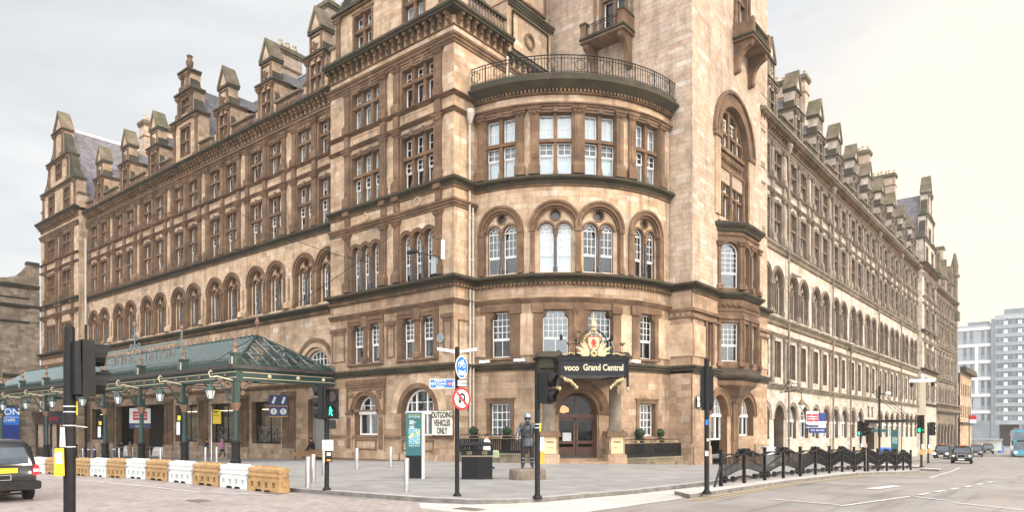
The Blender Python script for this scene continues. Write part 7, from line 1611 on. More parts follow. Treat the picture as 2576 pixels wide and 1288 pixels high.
# ================================================================ vehicles
M['car'] = plain('car', (.005, .005, .006), .2, 0, .1, 3, coat=.35); M['tyre'] = plain('tyre', (.012, .012, .012), .85); M['rim'] = plain('rim', (.35, .35, .36), .3, .8); M['chrome'] = plain('chrome', (.7, .7, .7), .15, 1)
M['tail'] = plain('tail', (.5, .015, .02), .2, 0, .1, coat=.6); M['lampglass'] = plain('lampglass', (.75, .78, .8), .1, .3, .05, coat=.6); M['lamp_on'] = plain('lamp_on', (1, .93, .8), .3, 0, 0, emit=6); M['orange_sign'] = plain('orange_sign', (.8, .25, .03), .4, 0, 0, emit=.8); M['plate_y'] = plain('plate_y', (.85, .62, .02), .4); M['silverroof'] = plain('silverroof', (.55, .55, .54), .3)
def rrect(w, z0, z1, y, rt, rb, k=4):
    P = []
    for cx, cz, r, a0 in ((w - rt, z1 - rt, rt, 0), (-w + rt, z1 - rt, rt, pi / 2), (-w + rb, z0 + rb, rb, pi), (w - rb, z0 + rb, rb, 3 * pi / 2)):
        for i in range(k + 1): a = a0 + pi / 2 * i / k; P.append((cx + r * cos(a), y, cz + r * sin(a)))
    return P
def taxi(label, loc, rz, van=False, lamp='lampglass', sign=True):
    t = thing('taxi', label, 'taxi', loc, rz, 'black taxis')
    b = MB(); W = .88
    st = [(-2.28, .70, .42, .80, .1), (-2.2, .8, .34, .93, .12), (-2.0, .86, .30, 1.0, .14), (-1.2, W, .27, 1.08, .16), (-.3, W + .01, .27, 1.1, .1), (1.2, W + .01, .27, 1.1, .1), (1.95, .87, .28, 1.09, .14), (2.2, .82, .32, 1.02, .16), (2.3, .74, .45, .85, .16)]
    b.loft([rrect(w, z0, z1, y, rt, .1) for y, w, z0, z1, rt in st], 0); b.v = [(x, -y, z) for x, y, z in b.v]; b.build('body', ['car'], t, smooth=True)
    top = 1.95 if van else 1.80
    def plan(y0, y1, w, z, r, k=4):
        P = []
        for cx, cy, a0 in ((w - r, y1 - r, 0), (-w + r, y1 - r, pi / 2), (-w + r, y0 + r, pi), (w - r, y0 + r, 3 * pi / 2)):
            for i in range(k + 1): a = a0 + pi / 2 * i / k; P.append((cx + r * cos(a), cy + r * sin(a), z))
        return P
    b = MB(); b.loft([plan(-1.1, 2.12, .85, 1.02, .12), plan(-.88, 2.08, .82, 1.25, .16), plan(-.55, 1.98, .755, top - .28, .2), plan(-.42, 1.9, .72, top - .14, .22), plan(-.2, 1.74, .63, top - .04, .25), plan(.1, 1.45, .45, top, .25)], 0); b.v = [(x, -y, z) for x, y, z in b.v]; b.build('cabin', ['car'], t, smooth=True)
    b = MB(); z1 = top - .24
    b.loft([[(-.66, -1.03, 1.09), (.66, -1.03, 1.09)], [(-.68, -.93, 1.22), (.68, -.93, 1.22)], [(-.6, -.585, z1), (.6, -.585, z1)]], 0, False); b.v = [(x, -y, z) for x, y, z in b.v]; b.build('windscreen', ['carglass2'], t)
    b = MB(); b.loft([[(-.64, 2.135, 1.1), (.64, 2.135, 1.1)], [(-.64, 2.11, 1.26), (.64, 2.11, 1.26)], [(-.56, 2.0, z1), (.56, 2.0, z1)]], 0, False); b.v = [(x, -y, z) for x, y, z in b.v]; b.build('rear_window', ['carglass2'], t)
    for e in (-1, 1):
        for y0, y1 in ((-.72, .28), (.36, 1.12), (1.2, 1.75)):
            b = MB(); b.add([(e * .857, -(y0 - .12 if y0 < 0 else y0), 1.12), (e * .857, -y1, 1.12), (e * .79, -(y1 - .05), z1 + .02), (e * .79, -(y0 + .2 if y0 < 0 else y0), z1 + .02)], [(0, 1, 2, 3)]); b.v = [(x, -y, z) for x, y, z in b.v]; b.v = [(x, -y, z) for x, y, z in b.v]; b.build('side_window', ['carglass2'], t)
        for y in (-1.42, 1.42):
            b = MB(); P = [[(e * x, y + r * cos(a), .33 + r * sin(a)) for a in [2 * pi * i / 18 for i in range(18)]] for x, r in ((.66, .3), (.68, .33), (.875, .33), (.895, .29))]; b.loft(P, 0); P = [[(e * x, y + r * cos(a), .33 + r * sin(a)) for a in [2 * pi * i / 14 for i in range(14)]] for x, r in ((.88, .2), (.905, .19), (.9, .05))]; b.loft(P, 1); b.v = [(x, -y, z) for x, y, z in b.v]; b.build('wheel', ['tyre', 'rim'], t)
        b = MB(); b.sphere((e * .66, 2.2, .78), .135, 12, 0); b.build('headlight', [lamp], t); b = MB(); b.ext([(e * .70, .72), (e * .86, .78), (e * .87, 1.02), (e * .77, 1.08), (e * .71, .95)], -2.3, -2.0, 0); b.box(min(e * .72, e * .85), max(e * .72, e * .85), -2.305, -2.298, .86, .94, 1); b.build('tail_light', ['tail', 'lampglass'], t)
        b = MB(); b.sphere((e * .98, .85, 1.15), .1, 8, 0, .8); b.tube([(e * .85, .85, 1.1), (e * .98, .85, 1.13)], .025, 5, 0); b.build('door_mirror', ['car'], t)
    for y in (-1, 1):
        b = MB(); b.loft([rrect(.9 if y > 0 else .9, .36, .6, q, .06, .06) for q in ((2.08, 2.3, 2.4) if y > 0 else (-2.4, -2.3, -2.0))], 0); b.build('bumper', ['sigbody'], t)
    b = MB(); b.box(-.36, .36, 2.24, 2.33, .64, .98, 1, .0); b.box(-.32, .32, 2.33, 2.335, .67, .95, 0); b.build('grille', ['sigbody', 'chrome'], t)
    b = MB(); b.box(-.27, .27, 2.4, 2.41, .42, .54, 0); b.build('number_plate', ['signwhite'], t); b = MB(); b.box(-.34, .34, -2.325, -2.31, .84, .98, 0); b.box(-.36, .36, -2.31, -2.2, .82, 1.0, 1); b.build('number_plate', ['plate_y', 'sigbody'], t)
    b = MB(); b.box(-.19, .19, -2.33, -2.28, .64, .79, 1); b.box(-.17, .17, -2.335, -2.33, .655, .775, 0); b.build('licence_plate', ['sigbody', 'chrome'], t)
    if sign: b = MB(); b.box(-.28, .28, .2, .38, top - .03, top + .1, 0, .05); b.box(-.2, .2, .33, .39, top, top + .065, 1); b.build('roof_sign', ['car', 'orange_sign'], t)
    b = MB(); b.tube([(-.5, -2.2, .25), (.3, -2.2, .22), (.5, -2.3, .28)], .03, 5); b.build('exhaust', ['sigbody'], t); return t
M['carglass2'] = plain('carglass2', (.10, .13, .16), .06, 0, .3, 1.2, coat=1)
T1 = taxi('black taxi seen from behind at the left edge, with yellow number plate', Vector((-25.75, 6.25, 0)), -pi / 2 - .07)
T1b = [o for o in T1.children if o.name.startswith('roof_sign')]
def car_at(px, py, back=2.2, turn=0): p = at(px, py, 0.0); q = Vector((p.x, p.y)) ; return Vector((p.x, p.y + back, gz(p.x, p.y + back))), turn
for px, py, turn, van, lm, lb in ((2413, 1168, .08, False, 'lampglass', 'black taxi driving towards the camera, nearest one on the right street'), (2366, 1157, .02, True, 'lamp_on', 'black taxi parked at the kerb with its headlight glowing, left of the nearest'), (2376, 1150, .0, True, 'lampglass', 'black taxi queued at the kerb directly behind the one with glowing headlight'), (2452, 1151, .06, True, 'lampglass', 'black taxi behind and right of the nearest one'), (2482, 1144, .1, True, 'lampglass', 'black taxi furthest back, nearest to the bus')):
    q, r = car_at(px, py, 2.2, turn); taxi(lb, q, r, van, lm)
M['navy2'] = plain('navy2', (.015, .04, .22), .25)
M['bus'] = plain('bus', (.05, .30, .40), .25, 0, .08, 2, coat=.6)
q = at(2578, 1152, 0); q = Vector((q.x - .75, q.y + 5.5, gz(q.x, q.y)))
t = thing('double_decker_bus', 'turquoise double decker bus cut off by the right edge', 'bus', q, .1); b = MB()
b.loft([[(x, y, z) for x, _, z in rrect(1.25, .3, 4.3, 0, .25, .1)] for y in (-5.3, 5.3)], 0); b.loft([[(x * .97, -y, z) for x, _, z in rrect(1.25, .35, 4.25, 0, .3, .15)] for y in (5.3, 5.5)], 0); b.v = [(x, -y, z) for x, y, z in b.v]; b.build('body', ['bus'], t)
for z0, z1, nm in ((2.75, 3.95, 'upper_windscreen'), (1.15, 2.35, 'windscreen')): b = MB(); b.box(-1.12, 1.12, 5.5, 5.52, z0, z1, 0, .0); b.build(nm, ['carglass2'], t)
b = MB(); b.box(-.8, .8, 5.5, 5.53, 2.42, 2.68, 0); b.build('destination_blind', ['ink'], t)
for e in (-1, 1):
    for z0, z1 in ((2.85, 3.8), (1.2, 2.2)): b = MB(); b.box(min(e * 1.25, e * 1.262), max(e * 1.25, e * 1.262), -5.0, 5.1, z0, z1, 0); b.build('side_window', ['carglass2'], t)
    b = MB(); b.sphere((e * .95, 5.48, .75), .16, 10, 0); b.build('headlight', ['lamp_on'], t)
    for y in (-3.2, 3.3): b = MB(); b.loft([[(e * x, y + r * cos(a), .5 + r * sin(a)) for a in [2 * pi * i / 16 for i in range(16)]] for x, r in ((.95, .48), (1.26, .5), (1.28, .3))], 0); b.build('wheel', ['tyre'], t)
    b = MB(); b.box(min(e * 1.3, e * 1.5), max(e * 1.3, e * 1.5), 5.5, 5.6, 1.9, 2.5, 0, .02); b.tube([(e * 1.2, 5.4, 2.5), (e * 1.4, 5.55, 2.6)], .03, 5, 0); b.build('door_mirror', ['sigbody'], t)
# ================================================================ other buildings
LB = thing('corner_building', 'weathered sandstone building at the far left with flat cornice and moss line', 'building', (-112, 18, -1.3)); PL[LB.name] = Vector((-112, 18, -1.3))
LF = Fac(-104.7, 0, pi / 2)
b = MB(); b.panel(-6, 31.1, -4, 20.0, [], 0, .3, 0, 1); b.flat([(-132, -6), (-104.75, -6), (-104.75, 31.1), (-132, 31.1)], -4, 19.9) if 0 else None; b.build('wall', ['grime', 'trim'], LB, LF.T)
b = MB(); b.flat([(-132, -6), (-104.8, -6), (-104.8, 31.2), (-132, 31.2)], -4, 19.8, 0); b.build('rear_wall', ['grime'], LB, ID)
b = MB()
for z0, z1, p in ((20.0, 20.6, .4), (17.5, 18.0, .5), (15.6, 15.9, .25), (8.6, 9.1, .35), (18.7, 18.9, .2)): moulding(b, -6, 31.1, z0, z1, p, 0)
b.ext([(26.5, 20.6), (31.1, 20.6), (31.1, 23.2), (29.8, 23.2), (29.3, 22.4), (28.6, 21.6), (27.6, 21.2), (26.5, 21.0)], -.6, .1, 1); b.box(29.7, 31.1, -.7, .2, 23.2, 23.6, 0); b.build('cornice', ['cornice', 'grime'], LB, LF.T)
b = MB(); b.box(30.0, 31.1, 0, .2, -4, 20, 0); b.box(26.0, 26.4, 0, .5, 9.1, 14.0, 1); b.box(25.2, 26.6, 0, .7, 14, 14.4, 1); b.box(24.8, 26.8, 0, .9, 5.2, 5.8, 1); b.build('pilaster', ['grime', 'cornice'], LB, LF.T)
b = MB(); b.box(24.5, 28.4, .05, .25, -.9, 5.1, 0); b.build('shop_surround', ['darkin'], LB, LF.T)
t = thing('shop_sign', 'blue shop sign reading DON CHIPS at the far left', 'sign', LF.T(28.0, .55, 0), pi / 2); b = MB(); b.box(-1.9, .75, -.05, .05, 2.6, 4.75, 0); b.box(-1.9, .75, .05, .06, 3.52, 3.58, 1); b.build('board', ['blue', 'signwhite'], t); lettering('lettering', 'DON', 1.1, 'signwhite', t, (-.45, -.07, 4.2), 0, .01, .02); lettering('lettering', 'CHIPS', .5, 'signwhite', t, (-.35, -.07, 3.15), 0, .01, .01)
b = MB(); b.box(-1.9, .75, -.05, .04, -.9, 2.6, 0)
for k in range(8): b.box(-1.9, .75, .04, .05, -.8 + k * .42, -.78 + k * .42, 1)
for k in range(8): b.box(-1.85 + k * .36, -1.83 + k * .36, .04, .05, -.9, 2.6, 1)
b.build('tiled_panel', ['navy2'], t)
# brown shopfront in the end pavilion
t = thing('shopfront', 'dark brown coffee shopfront with three lit panes left of the station doors', 'shopfront', (-98, 30.9, -1.35)); b = MB()
M['brown'] = plain('brown', (.045, .026, .02), .45); M['shoplit'] = plain('shoplit', (.30, .22, .16), .6, 0, .6, 1.3, emit=.25)
b.box(-6.3, 5.6, 0, .3, 0, 1.1, 0); b.box(-6.3, 5.6, 0, .45, 4.0, 5.3, 0); b.box(-6.5, 5.8, 0, .7, 5.3, 5.6, 0)
for x in (-6.3, -3.4, -1.2, 1.2, 3.4, 5.3): b.box(x, x + .3, 0, .32, 1.1, 4.0, 0)
b.build('frame', ['brown'], t); b = MB(); b.box(-6.0, 5.3, 0, .1, 1.1, 4.0, 0); b.build('shop_glass', ['shoplit'], t); lettering('lettering', 'COFFEE', .62, 'red', t, (.6, -.47, 4.65), 0, .02, .01, (1.4, 1))
# far modern hotel
FB = thing('modern_hotel', 'tall grey glazed modern hotel with white panels at the end of the street', 'building', (-10, 305, -4.2)); PL[FB.name] = Vector((-10, 305, -4.2))
M['panelgrey'] = plain('panelgrey', (.22, .24, .255), .35, 0, .15, .3); M['panelmid'] = plain('panelmid', (.34, .36, .365), .3, 0, .12, .3); M['panelwhite'] = plain('panelwhite', (.68, .69, .70), .5, 0, .05); M['farglass'] = plain('farglass', (.14, .16, .175), .06, 0, .3, .2, coat=.8)
M['paleblue'] = plain('paleblue', (.20, .26, .33), .2)
M['cream3'] = plain('cream3', (.74, .69, .58), .5, 0, .05)
FF = Fac(0, 300, 0)
b = MB(); b.box(-60, -24.6, -18, 0, -6, 39.5, 0); b.box(-24.6, -23.4, -18, .8, -6, 41.2, 1); b.box(-23.4, 60, -18, 1.0, 3.6, 42.4, 0); b.box(-23.4, 60, -18, -2.5, -6, 3.6, 2); b.box(-21, 60, -12, -2, 42.4, 44.6, 1); b.box(-32, -25.5, -12, -3, 39.5, 41, 1); b.box(-60, -24.6, -.0, .3, -6, 5.0, 1)
for x in (-23.4, -16.5, -9.5, -2.5): b.box(x, x + 1.2, -2.4, .9, -6, 3.6, 1)
b.build('wall', ['panelmid', 'panelgrey', 'darkin'], FB, FF.T)
for k in range(12):
    z = 5.2 + 3.06 * k
    b = MB(); b.box(-23.2, 20, 1.0, 1.06, z, z + 1.75, 0)
    for q in range(26): x = -23.0 + q * 1.37; b.box(x, x + .06, 1.06, 1.1, z - 1.2, z + 1.8, 1)
    b.build('glazing_band', ['farglass', 'panelgrey'], FB, FF.T)
    for i in range(4):
        x = -20.9 + i * 4.1
        if k % 1 == 0: b = MB(); b.box(x, x + 1.15, 1.0, 1.14, z - .15, z + 1.15, 0); b.build('white_panel', ['panelwhite'], FB, FF.T)
        b = MB(); xo = x - (1.5 if k % 2 else 2.5); b.box(xo, xo + .65, 1.06, 1.12, z + .1, z + 1.3, 0); b.build('opening_window', ['paleblue'], FB, FF.T)
for k in range(6):
    z = 3.0 + 6.0 * k; b = MB(); b.box(-60, -24.7, 0, .35, z + 4.6, z + 5.6, 0); b.build('white_band', ['panelwhite'], FB, FF.T)
    if 1 < k < 5: b = MB(); b.box(-29.4, -28.5, 0, .3, z - .4, z + 4.6, 0); b.build('white_band', ['panelwhite'], FB, FF.T)
    for x in (-33.0, -31.0, -27.6, -25.8):
        b = MB(); b.box(x, x + 1.0, 0, .06, z + .2, z + 4.4, 0); b.box(x + .1, x + .9, .06, .1, z + .3, z + 1.6, 1); b.build('window', ['farglass', 'paleblue'], FB, FF.T)
lettering('lettering', 'MOTEL ONE', 1.7, 'panelwhite', FB, Vector((-15.0, 298.85, 41.0)) - PL[FB.name], 0, .05, .02, (1.2, .7)); lettering('lettering', 'motel one', 1.2, 'panelwhite', FB, Vector((-15.6, 300.8, 2.2)) - PL[FB.name], 0, .05, .02)
# sandstone block between
SB = thing('sandstone_building', 'narrow sandstone building with heavy cornice beyond the end of the hotel', 'building', (-24, 180, -2.7)); PL[SB.name] = Vector((-24, 180, -2.7)); SF = Fac(-19.5, 0, pi / 2)
b = MB(); b.panel(172, 192, -5, 14.0, [rect(174 + 3 * k, 175.4 + 3 * k, z, z + 2.6) for k in range(6) for z in (4.5, 9.2)], 0, .4, 0, 1); b.box(172, 192, -12, -.5, -5, 14, 0); b.panel(172, 192, 2, 2.2, [], .2, .1, 0, 0); b.build('wall', ['ashlar', 'reveal'], SB, SF.T); b = MB(); b.box(172, 192, 0, 1.2, 14, 15.2, 0, .2); b.box(172, 192, 0, .5, 3, 3.5, 0); b.build('cornice', ['cornice'], SB, SF.T)
# far street pieces
def small(name, label, cat, loc, rz=0): return thing(name, label, cat, loc, rz)
p = Vector((-14.6, 170, gz(-14, 170))); t = small('bus_shelter', 'small glass bus shelter at the far end of the right street', 'shelter', p, 0); b = MB(); b.box(-2.5, 2.5, -.8, .8, 2.6, 2.8, 0)
for x in (-2.4, 2.4, 0): b.box(x - .06, x + .06, -.7, -.6, 0, 2.6, 0)
b.build('frame', ['lead'], t); b = MB(); b.box(-2.3, 2.3, -.68, -.66, .4, 2.5, 0); b.build('pane', ['milk'], t)
p = Vector((-15.6, 150, gz(-15, 150) + .1)); t = small('bus_stop_flag', 'red and white bus stop flag on a pole beyond the taxis', 'sign', p, 0); pole(t, 7.0, .07); b = MB(); b.box(.05, 1.1, -.04, .04, 6.2, 6.9, 0); b.box(.05, 1.1, -.04, .04, 5.5, 6.2, 1); b.build('flag', ['red', 'signwhite'], t)
for x, y, lb in ((-12.5, 172, 'blue bin on the far pavement left of the bus'),): p = Vector((x, y, gz(x, y))); t = small('litter_bin', lb, 'bin', p, 0); b = MB(); b.box(-.5, .5, -.4, .4, 0, 1.3, 0, .05); b.build('body', ['blue'], t); b = MB(); b.box(-.52, .52, -.42, .42, 1.3, 1.5, 0, .2); b.build('lid', ['blue'], t)
p = Vector((-12.6, 200, gz(-12, 200))); t = thing('traffic_signal', 'distant traffic light showing red in front of the modern hotel', 'traffic light', p, 0); pole(t, 3.2, .08); signal_head(t, 0, .15, 2.4, 0, ['stop_on', 'amber_off', 'go_off'], .5)
lay('pavement', [(-70, 262), (80, 262), (80, 310), (-70, 310)], .1, ['flags', 'kerb'], drop=.2)
lay('pavement', [(2.5 + 1.5, 40), (14, 40), (14, 170), (2.5 + 1.5, 170)], .1, ['flags', 'kerb'], drop=.2)
# ---- signs and fittings on the hotel fronts
def wall_thing(name, label, cat, F, s, n, z): return thing(name, label, cat, F.T(s, n, z), F.rot(s))
t = wall_thing('notice_board', 'cream board reading OUTGOING VEHICLES ONLY beside the wide arch window', 'sign', NP, -30.98, .25, 1.65); b = MB(); b.box(-.95, .95, -.08, 0, 0, 1.62, 1); b.box(-.9, .9, 0, .012, .05, 1.57, 0)
for z in (.53, 1.05): b.box(-.9, .9, .012, .014, z, z + .012, 1)
b.build('board', ['cream3', 'trim'], t)
for k, s in enumerate(('OUTGOING', 'VEHICLES', 'ONLY')): lettering('lettering', s, .47, 'ink', t, (0, -.02, 1.3 - .5 * k), 0, .004, .014, (.72, 1.12))
t = wall_thing('street_name_plate', 'white street name plate reading GORDON above the direction sign', 'sign', NP, -31.0, .06, 4.95); b = MB(); b.box(-.55, .55, -.04, 0, -.14, .18, 1); b.box(-.52, .52, 0, .01, -.11, .15, 0); b.build('plate', ['signwhite', 'ink'], t); lettering('lettering', 'GORDON', .22, 'ink', t, (0, -.015, .02), 0, .002, .004)
t = wall_thing('street_name_plate', 'white street name plate reading HOPE STREET on the tower corner', 'sign', TX, 43.6, .2, 3.9); b = MB(); b.box(-.5, .5, -.04, 0, -.4, .4, 1); b.box(-.46, .46, 0, .01, -.36, .36, 0); b.build('plate', ['signwhite', 'ink'], t); lettering('lettering', 'HOPE\nSTREET', .26, 'ink', t, (0, -.015, .14), 0, .002, .004)
t = wall_thing('wall_plaque', 'round grey plaque on the panelled pier near the hotel corner', 'plaque', NP, -31.3, .08, 7.85); b = MB(); disc(b, (0, 0), .28, -.03, .03, 0, 20); b.ring(0, 0, .25, .28, .03, .045, 0, 2 * pi, 20, 1); b.build('disc', ['panelgrey', 'lead'], t)
t = wall_thing('wall_floodlight', 'white floodlight on an arm beside the arched windows', 'floodlight', NP, -30.9, .1, 13.2); b = MB(); b.tube([(-.2, 0, -.3), (-1.4, 1.2, 0)], .03, 5, 1); b.box(-2.0, -1.2, 1.1, 1.4, -.05, .12, 1, .03); b.box(.05, .2, .2, .4, -.5, .7, 0, .02); b.tube([(.12, .3, .65), (-.4, .8, .85)], .02, 5, 1); b.build('fitting', ['signwhite', 'sigbody'], t); b = MB(); b.box(-.9, -.5, .05, .35, -1.3, -.2, 0, .02); b.build('control_box', ['panelmid'], t)
for px_, lb in ((-5.9, 'white strip light on the ledge left of the porch, outer one'), (-3.6, 'white strip light on the ledge left of the porch, inner one'), (3.7, 'white strip light on the ledge right of the porch')): t = wall_thing('strip_light', lb, 'light', DR, px_, .35, 6.28); b = MB(); b.box(-.35, .35, -.1, .1, 0, .16, 0, .02); b.build('casing', ['signwhite'], t); b = MB(); b.box(-.05, .05, -.05, .05, -.06, 0, 0); b.build('clip', ['lead'], t)
def rail_sign(label, loc, rz, w, h, sub):
    t = thing('station_sign', label, 'sign', loc, rz); b = MB(); b.box(-w / 2, w / 2, -.12, .12, 0, h, 0, .01); b.box(-w / 2, w / 2, -.1, .1, -.45, -.06, 1); b.build('box', ['signwhite', 'navy'], t)
    for e in (1, -1): b = MB(); q = h * .58; b.box(-q * .72, q * .72, e * .12, e * .128, h * .5 - q / 2, h * .5 + q / 2, 0); rail_arrows(b, 0, h * .5, q * 1.25, q * 1.0, min(e * .128, e * .134), max(e * .128, e * .134), 1); b.build('rail_symbol', ['red', 'signwhite'], t)
    lettering('lettering', sub, .16, 'signwhite', t, (0, -.105, -.26), 0, .003, .002, (.7, 1)); return t
p = Vector((-66.0, 27.5, 2.6)); rail_sign('white hanging sign with red rail symbol beside the canopy post', p, facing(p), 1.7, 1.35, 'Glasgow Central')
rail_sign('white projecting sign with red rail symbol on the right street front', Vector((-18.9, 66.3, 2.5)), .55, 1.05, 1.2, 'Glasgow Central Station')
t = thing('letting_board', 'blue and white board with a phone number beside the projecting rail sign', 'sign', (-19.2, 69.0, 1.7), .55); b = MB(); b.box(-.75, .75, -.04, .04, 0, .5, 0); b.box(-.75, .75, -.04, .04, .5, 1.1, 1); b.box(-.75, .75, -.04, .04, 1.1, 1.9, 0); b.build('board', ['navy2', 'signwhite'], t); lettering('lettering', '0131 240 7522', .2, 'signwhite', t, (0, -.05, .25), 0, .003, .003)
t = thing('bracket_lantern', 'copper lantern on a scrolled iron bracket over the dark archway', 'lantern', HP.T(60.6, .1, 5.0), pi / 2); b = MB(); b.tube([(0, 0, .2), (0, 1.4, .35), (0, 1.75, .1), (0, 1.8, -.4)], .04, 5, 0); b.tube([(0, .8 + .4 * cos(a) * (1 - a / 12), .75 + .4 * sin(a) * (1 - a / 12)) for a in [k * .6 for k in range(14)]], .025, 4, 0); b.tube([(0, 0, .2), (0, .6, 1.0), (0, 1.5, .9), (0, 1.8, .3)], .025, 4, 0); b.build('bracket', ['iron'], t); b = MB(); b.lathe(0, 1.8, [(.05, -.4), (.32, -.75), (.32, -.85), (.16, -.9)], 8, 0); b.lathe(0, 1.8, [(.2, -.9), (.22, -1.05), (.12, -1.25), (.03, -1.3)], 8, 1); b.build('lantern', ['copper', 'milk'], t)
t = wall_thing('glass_awning', 'dark glazed entrance awning hung on steel rods over the right street', 'awning', HP, hb[5], 0, 2.9); b = MB()
for k in range(8): x = -3.4 + k * .97; b.box(x - .05, x + .05, .1, 4.4, .02 + .0, .2, 0)
b.box(-3.5, 3.5, 4.3, 4.45, 0, .3, 0); b.box(-3.5, 3.5, .05, .2, -.1, .3, 0); b.build('frame', ['iron'], t); b = MB(); b.box(-3.5, 3.5, .1, 4.4, .2, .24, 0); b.build('pane', ['canglass'], t); b = MB()
for x in (-2.8, 0, 2.8): b.tube([(x, 0.1, 4.2), (x, 4.2, .25)], .03, 5)
b.build('rod', ['iron'], t)
# ticket and information sign, bus flag, seated step sign
t = thing('information_sign', 'navy sign with ticket and information symbols projecting from the pier', 'sign', (-49.8, 31.35, 3.05), facing((-49.8, 31.3))); b = MB(); b.box(-.72, .72, -.06, .06, 0, 1.75, 0); b.box(-.72, .72, .06, .07, .85, .9, 1); b.box(-.72, .72, .06, .07, .0, .05, 1)
for x in (-.36, .36): disc(b, (x, .44), .25, .06, .075, 2, 18); b.ext([(x - .16, 1.1), (x + .02, 1.05), (x + .2, 1.58), (x + .02, 1.63)], .06, .075, 2)
b.build('board', ['navy', 'amber', 'signwhite'], t)
for x in (-.36, .36): lettering('lettering', 'i', .42, 'ink', t, (x, -.08, .44), 0, .003, .01)
p = Vector((-52.3, 27.1, gz(-52.3, 27.1) + .12)); t = thing('bus_stop_flag', 'yellow stop flag on a pale pole in front of the station windows', 'sign', p, facing(p)); pole(t, 4.2, .05, 'steel'); b = MB(); b.box(.08, .68, -.02, .02, 2.85, 3.95, 0); b.build('flag', ['yellow'], t); b = MB(); b.box(.12, .45, .02, .024, 3.72, 3.82, 0); b.box(.12, .5, .02, .024, 3.5, 3.55, 0); b.build('small_print', ['ink'], t)
# small notices on the canopy posts
for x, lb in ((posts[1], 'white notice and yellow sticker on the second canopy post'), (posts[3], 'white notice and yellow sticker on the canopy post by the rail sign')): p = Vector((x + .12, 23.38, gz(x, 22.9) + 1.5)); t = thing('post_notice', lb, 'notice', p, facing(p)); b = MB(); b.box(-.32, -.1, 0, .02, .6, 1.5, 0); b.build('card', ['paper'], t); b = MB(); b.box(-.25, -.05, 0, .025, 1.62, 1.95, 0); b.build('sticker', ['yellow'], t)
# cables across the front
for i, (a, c, sag, lb) in enumerate((((-57.5, 31.6, 21.5), (-38, 31.0, 13.6), .6, 'thin cable slung across the long front from the upper windows'), ((-88, 31.5, 26.5), (-58, 31.4, 22.5), .8, 'thin cable slung along the top floor of the long front'), ((-46.5, 27.2, 9.3), (-36, 31.0, 15.0), .3, 'thin cable rising from the canopy to the hotel corner'))):
    A, B_ = Vector(a), Vector(c); b = MB(); b.tube([tuple(A + (B_ - A) * t_ - Vector((0, .0, sag * 4 * t_ * (1 - t_)))) for t_ in [k / 10 for k in range(11)]], .022, 4, 0); o = b.build('cable', ['iron'], None, ID); tag(o, lb, 'cable')
# road markings in the right street
def mk(*q): return [(tuple(at(*a, 0)[:2]), tuple(at(*b, 0)[:2])) for a, b in q]
marks('road_marking', mk(((2312, 1248), (2338, 1243)), ((2352, 1241), (2376, 1236.5)), ((2392, 1234.5), (2412, 1230.5)), ((2428, 1228), (2444, 1224.5)), ((2458, 1222), (2472, 1219)), ((2484, 1217), (2496, 1214.5))), .14, 'paint')
marks('road_marking', mk(((1932, 1258), (2111, 1273)), ((2115, 1276), (2296, 1251)), ((2290, 1251), (2384, 1262)), ((2400, 1268), (2570, 1286))), .11, 'paint')
marks('road_marking', mk(((2192, 1233), (2256, 1225))), .4, 'paint')
marks('road_marking', mk(((2362, 1197), (2415, 1178)), ((2340, 1205), (2360, 1198))), .12, 'paint')
marks('road_marking', mk(((2500, 1225), (2530, 1229)), ((2545, 1213), (2570, 1215))), .12, 'paint')
lay('traffic_island', [(-8.6, 55.2), (-7.4, 54.6), (-7.6, 58.0), (-8.8, 58.0)], .12, ['concrete', 'kerb'], drop=.2)
lay('traffic_island', [(-13.6, 62), (-9.6, 60.8), (-9.9, 66), (-13.6, 66.5)], .12, ['concrete', 'kerb'], drop=.2)

# covers and pale drainage lines in the paving
for px, py, lb in ((1180, 1283, 'dark iron cover in the road at the pavement corner'), (690, 1243, 'rusty iron gully cover below the white barrier'), (500, 1262, 'long thin iron cover in the brick road')):
    p = at(px, py, .012); t = thing('drain_cover', lb, 'drain cover', p, 0); b = MB(); b.box(-.4, .4, -.2, .2, 0, .012, 0); b.build('frame', ['copper'], t); b = MB()
    for k in range(6): b.box(-.34, .34, -.17 + k * .06, -.14 + k * .06, .012, .02, 0)
    b.build('grating', ['kerb'], t)
for a, c in (((775, 1213), (1130, 1204)), ((790, 1193), (1130, 1172)), ((230, 1160), (790, 1190))): A, B_ = at(*a), at(*c); d_ = (B_ - A).normalized(); q = Vector((-d_.y, d_.x)) * .07; lay('pavement', [(A.x + q.x, A.y + q.y), (B_.x + q.x, B_.y + q.y), (B_.x - q.x, B_.y - q.y), (A.x - q.x, A.y - q.y)], .1285, ['concrete'])
# ---- thin warm air down the street
b = MB(); b.box(-160, 90, -40, 360, -6.5, 60, 0); o = b.build('haze', [], None, ID); o['kind'] = 'stuff'
m = bpy.data.materials.new('haze'); m.use_nodes = True; n = m.node_tree.nodes; n.remove(n['Principled BSDF']); v = n.new('ShaderNodeVolumePrincipled'); v.inputs['Color'].default_value = (.96, .93, .88, 1); v.inputs['Density'].default_value = .00036; v.inputs['Anisotropy'].default_value = .3
m.node_tree.links.new(v.outputs[0], n['Material Output'].inputs['Volume']); o.data.materials.append(m); SC.cycles.volume_bounces = 1

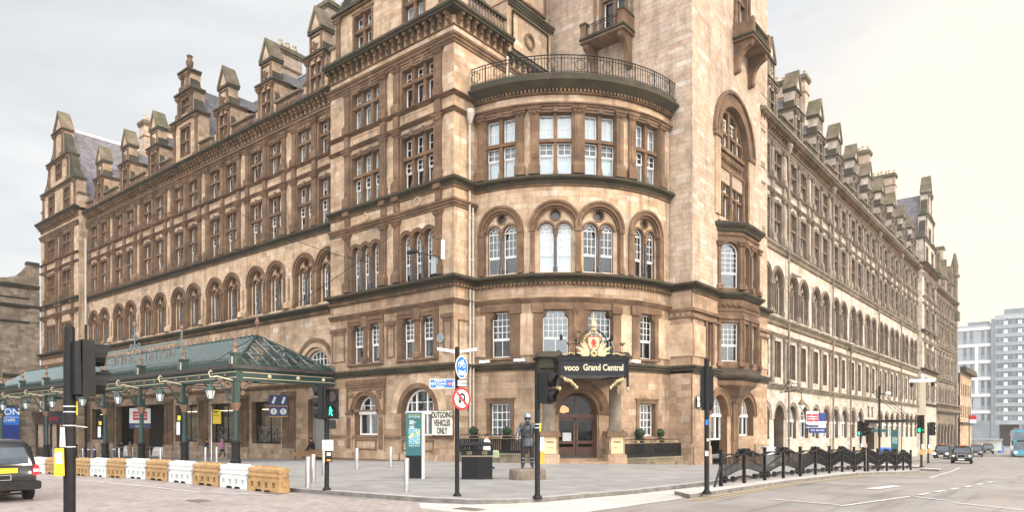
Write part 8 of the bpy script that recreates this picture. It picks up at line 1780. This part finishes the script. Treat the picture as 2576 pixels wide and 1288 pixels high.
# every separate run of cornice, wall or corbel becomes a part of its own
def split_parts(o, tol=.03):
    me = o.data; nv = len(me.vertices); par = list(range(nv))
    def find(i):
        while par[i] != i: par[i] = par[par[i]]; i = par[i]
        return i
    for p in me.polygons:
        a = find(p.vertices[0])
        for q in p.vertices[1:]: par[find(q)] = a
    box = {}
    for v in me.vertices:
        r = find(v.index); b = box.get(r); c = v.co
        if b is None: box[r] = [c.x, c.y, c.z, c.x, c.y, c.z]
        else: b[0] = min(b[0], c.x); b[1] = min(b[1], c.y); b[2] = min(b[2], c.z); b[3] = max(b[3], c.x); b[4] = max(b[4], c.y); b[5] = max(b[5], c.z)
    ks = list(box); g = {k: k for k in ks}
    def fg(i):
        while g[i] != i: g[i] = g[g[i]]; i = g[i]
        return i
    ks.sort(key=lambda k: box[k][2])
    for i, a in enumerate(ks):
        A = box[a]
        for b in ks[i + 1:]:
            B = box[b]
            if B[2] > A[5] + tol: break
            if A[0] <= B[3] + tol and B[0] <= A[3] + tol and A[1] <= B[4] + tol and B[1] <= A[4] + tol: g[fg(a)] = fg(b)
    roots = sorted({fg(k) for k in ks}, key=str)
    if len(roots) < 2 or len(roots) > 8: return
    for r in roots[1:]:
        n_ = o.copy(); n_.data = me.copy(); C.objects.link(n_); bm = bmesh.new(); bm.from_mesh(n_.data); bm.verts.ensure_lookup_table()
        bmesh.ops.delete(bm, geom=[v for v in bm.verts if fg(find(v.index)) != r], context='VERTS'); bm.to_mesh(n_.data); bm.free()
    bm = bmesh.new(); bm.from_mesh(me); bm.verts.ensure_lookup_table(); bmesh.ops.delete(bm, geom=[v for v in bm.verts if fg(find(v.index)) != roots[0]], context='VERTS'); bm.to_mesh(me); bm.free()
for o in list(HOTEL.children):
    if o.type == 'MESH' and o.name.split('.')[0] in ('cornice', 'oriel_corbel', 'inner_core', 'street_wall', 'tower_wall', 'return_wall', 'corner_wall', 'tower_back', 'door_step', 'roof_railing', 'oriel_wall', 'pavilion_wall'): split_parts(o)
print('WINDOWS', NWIN[0])
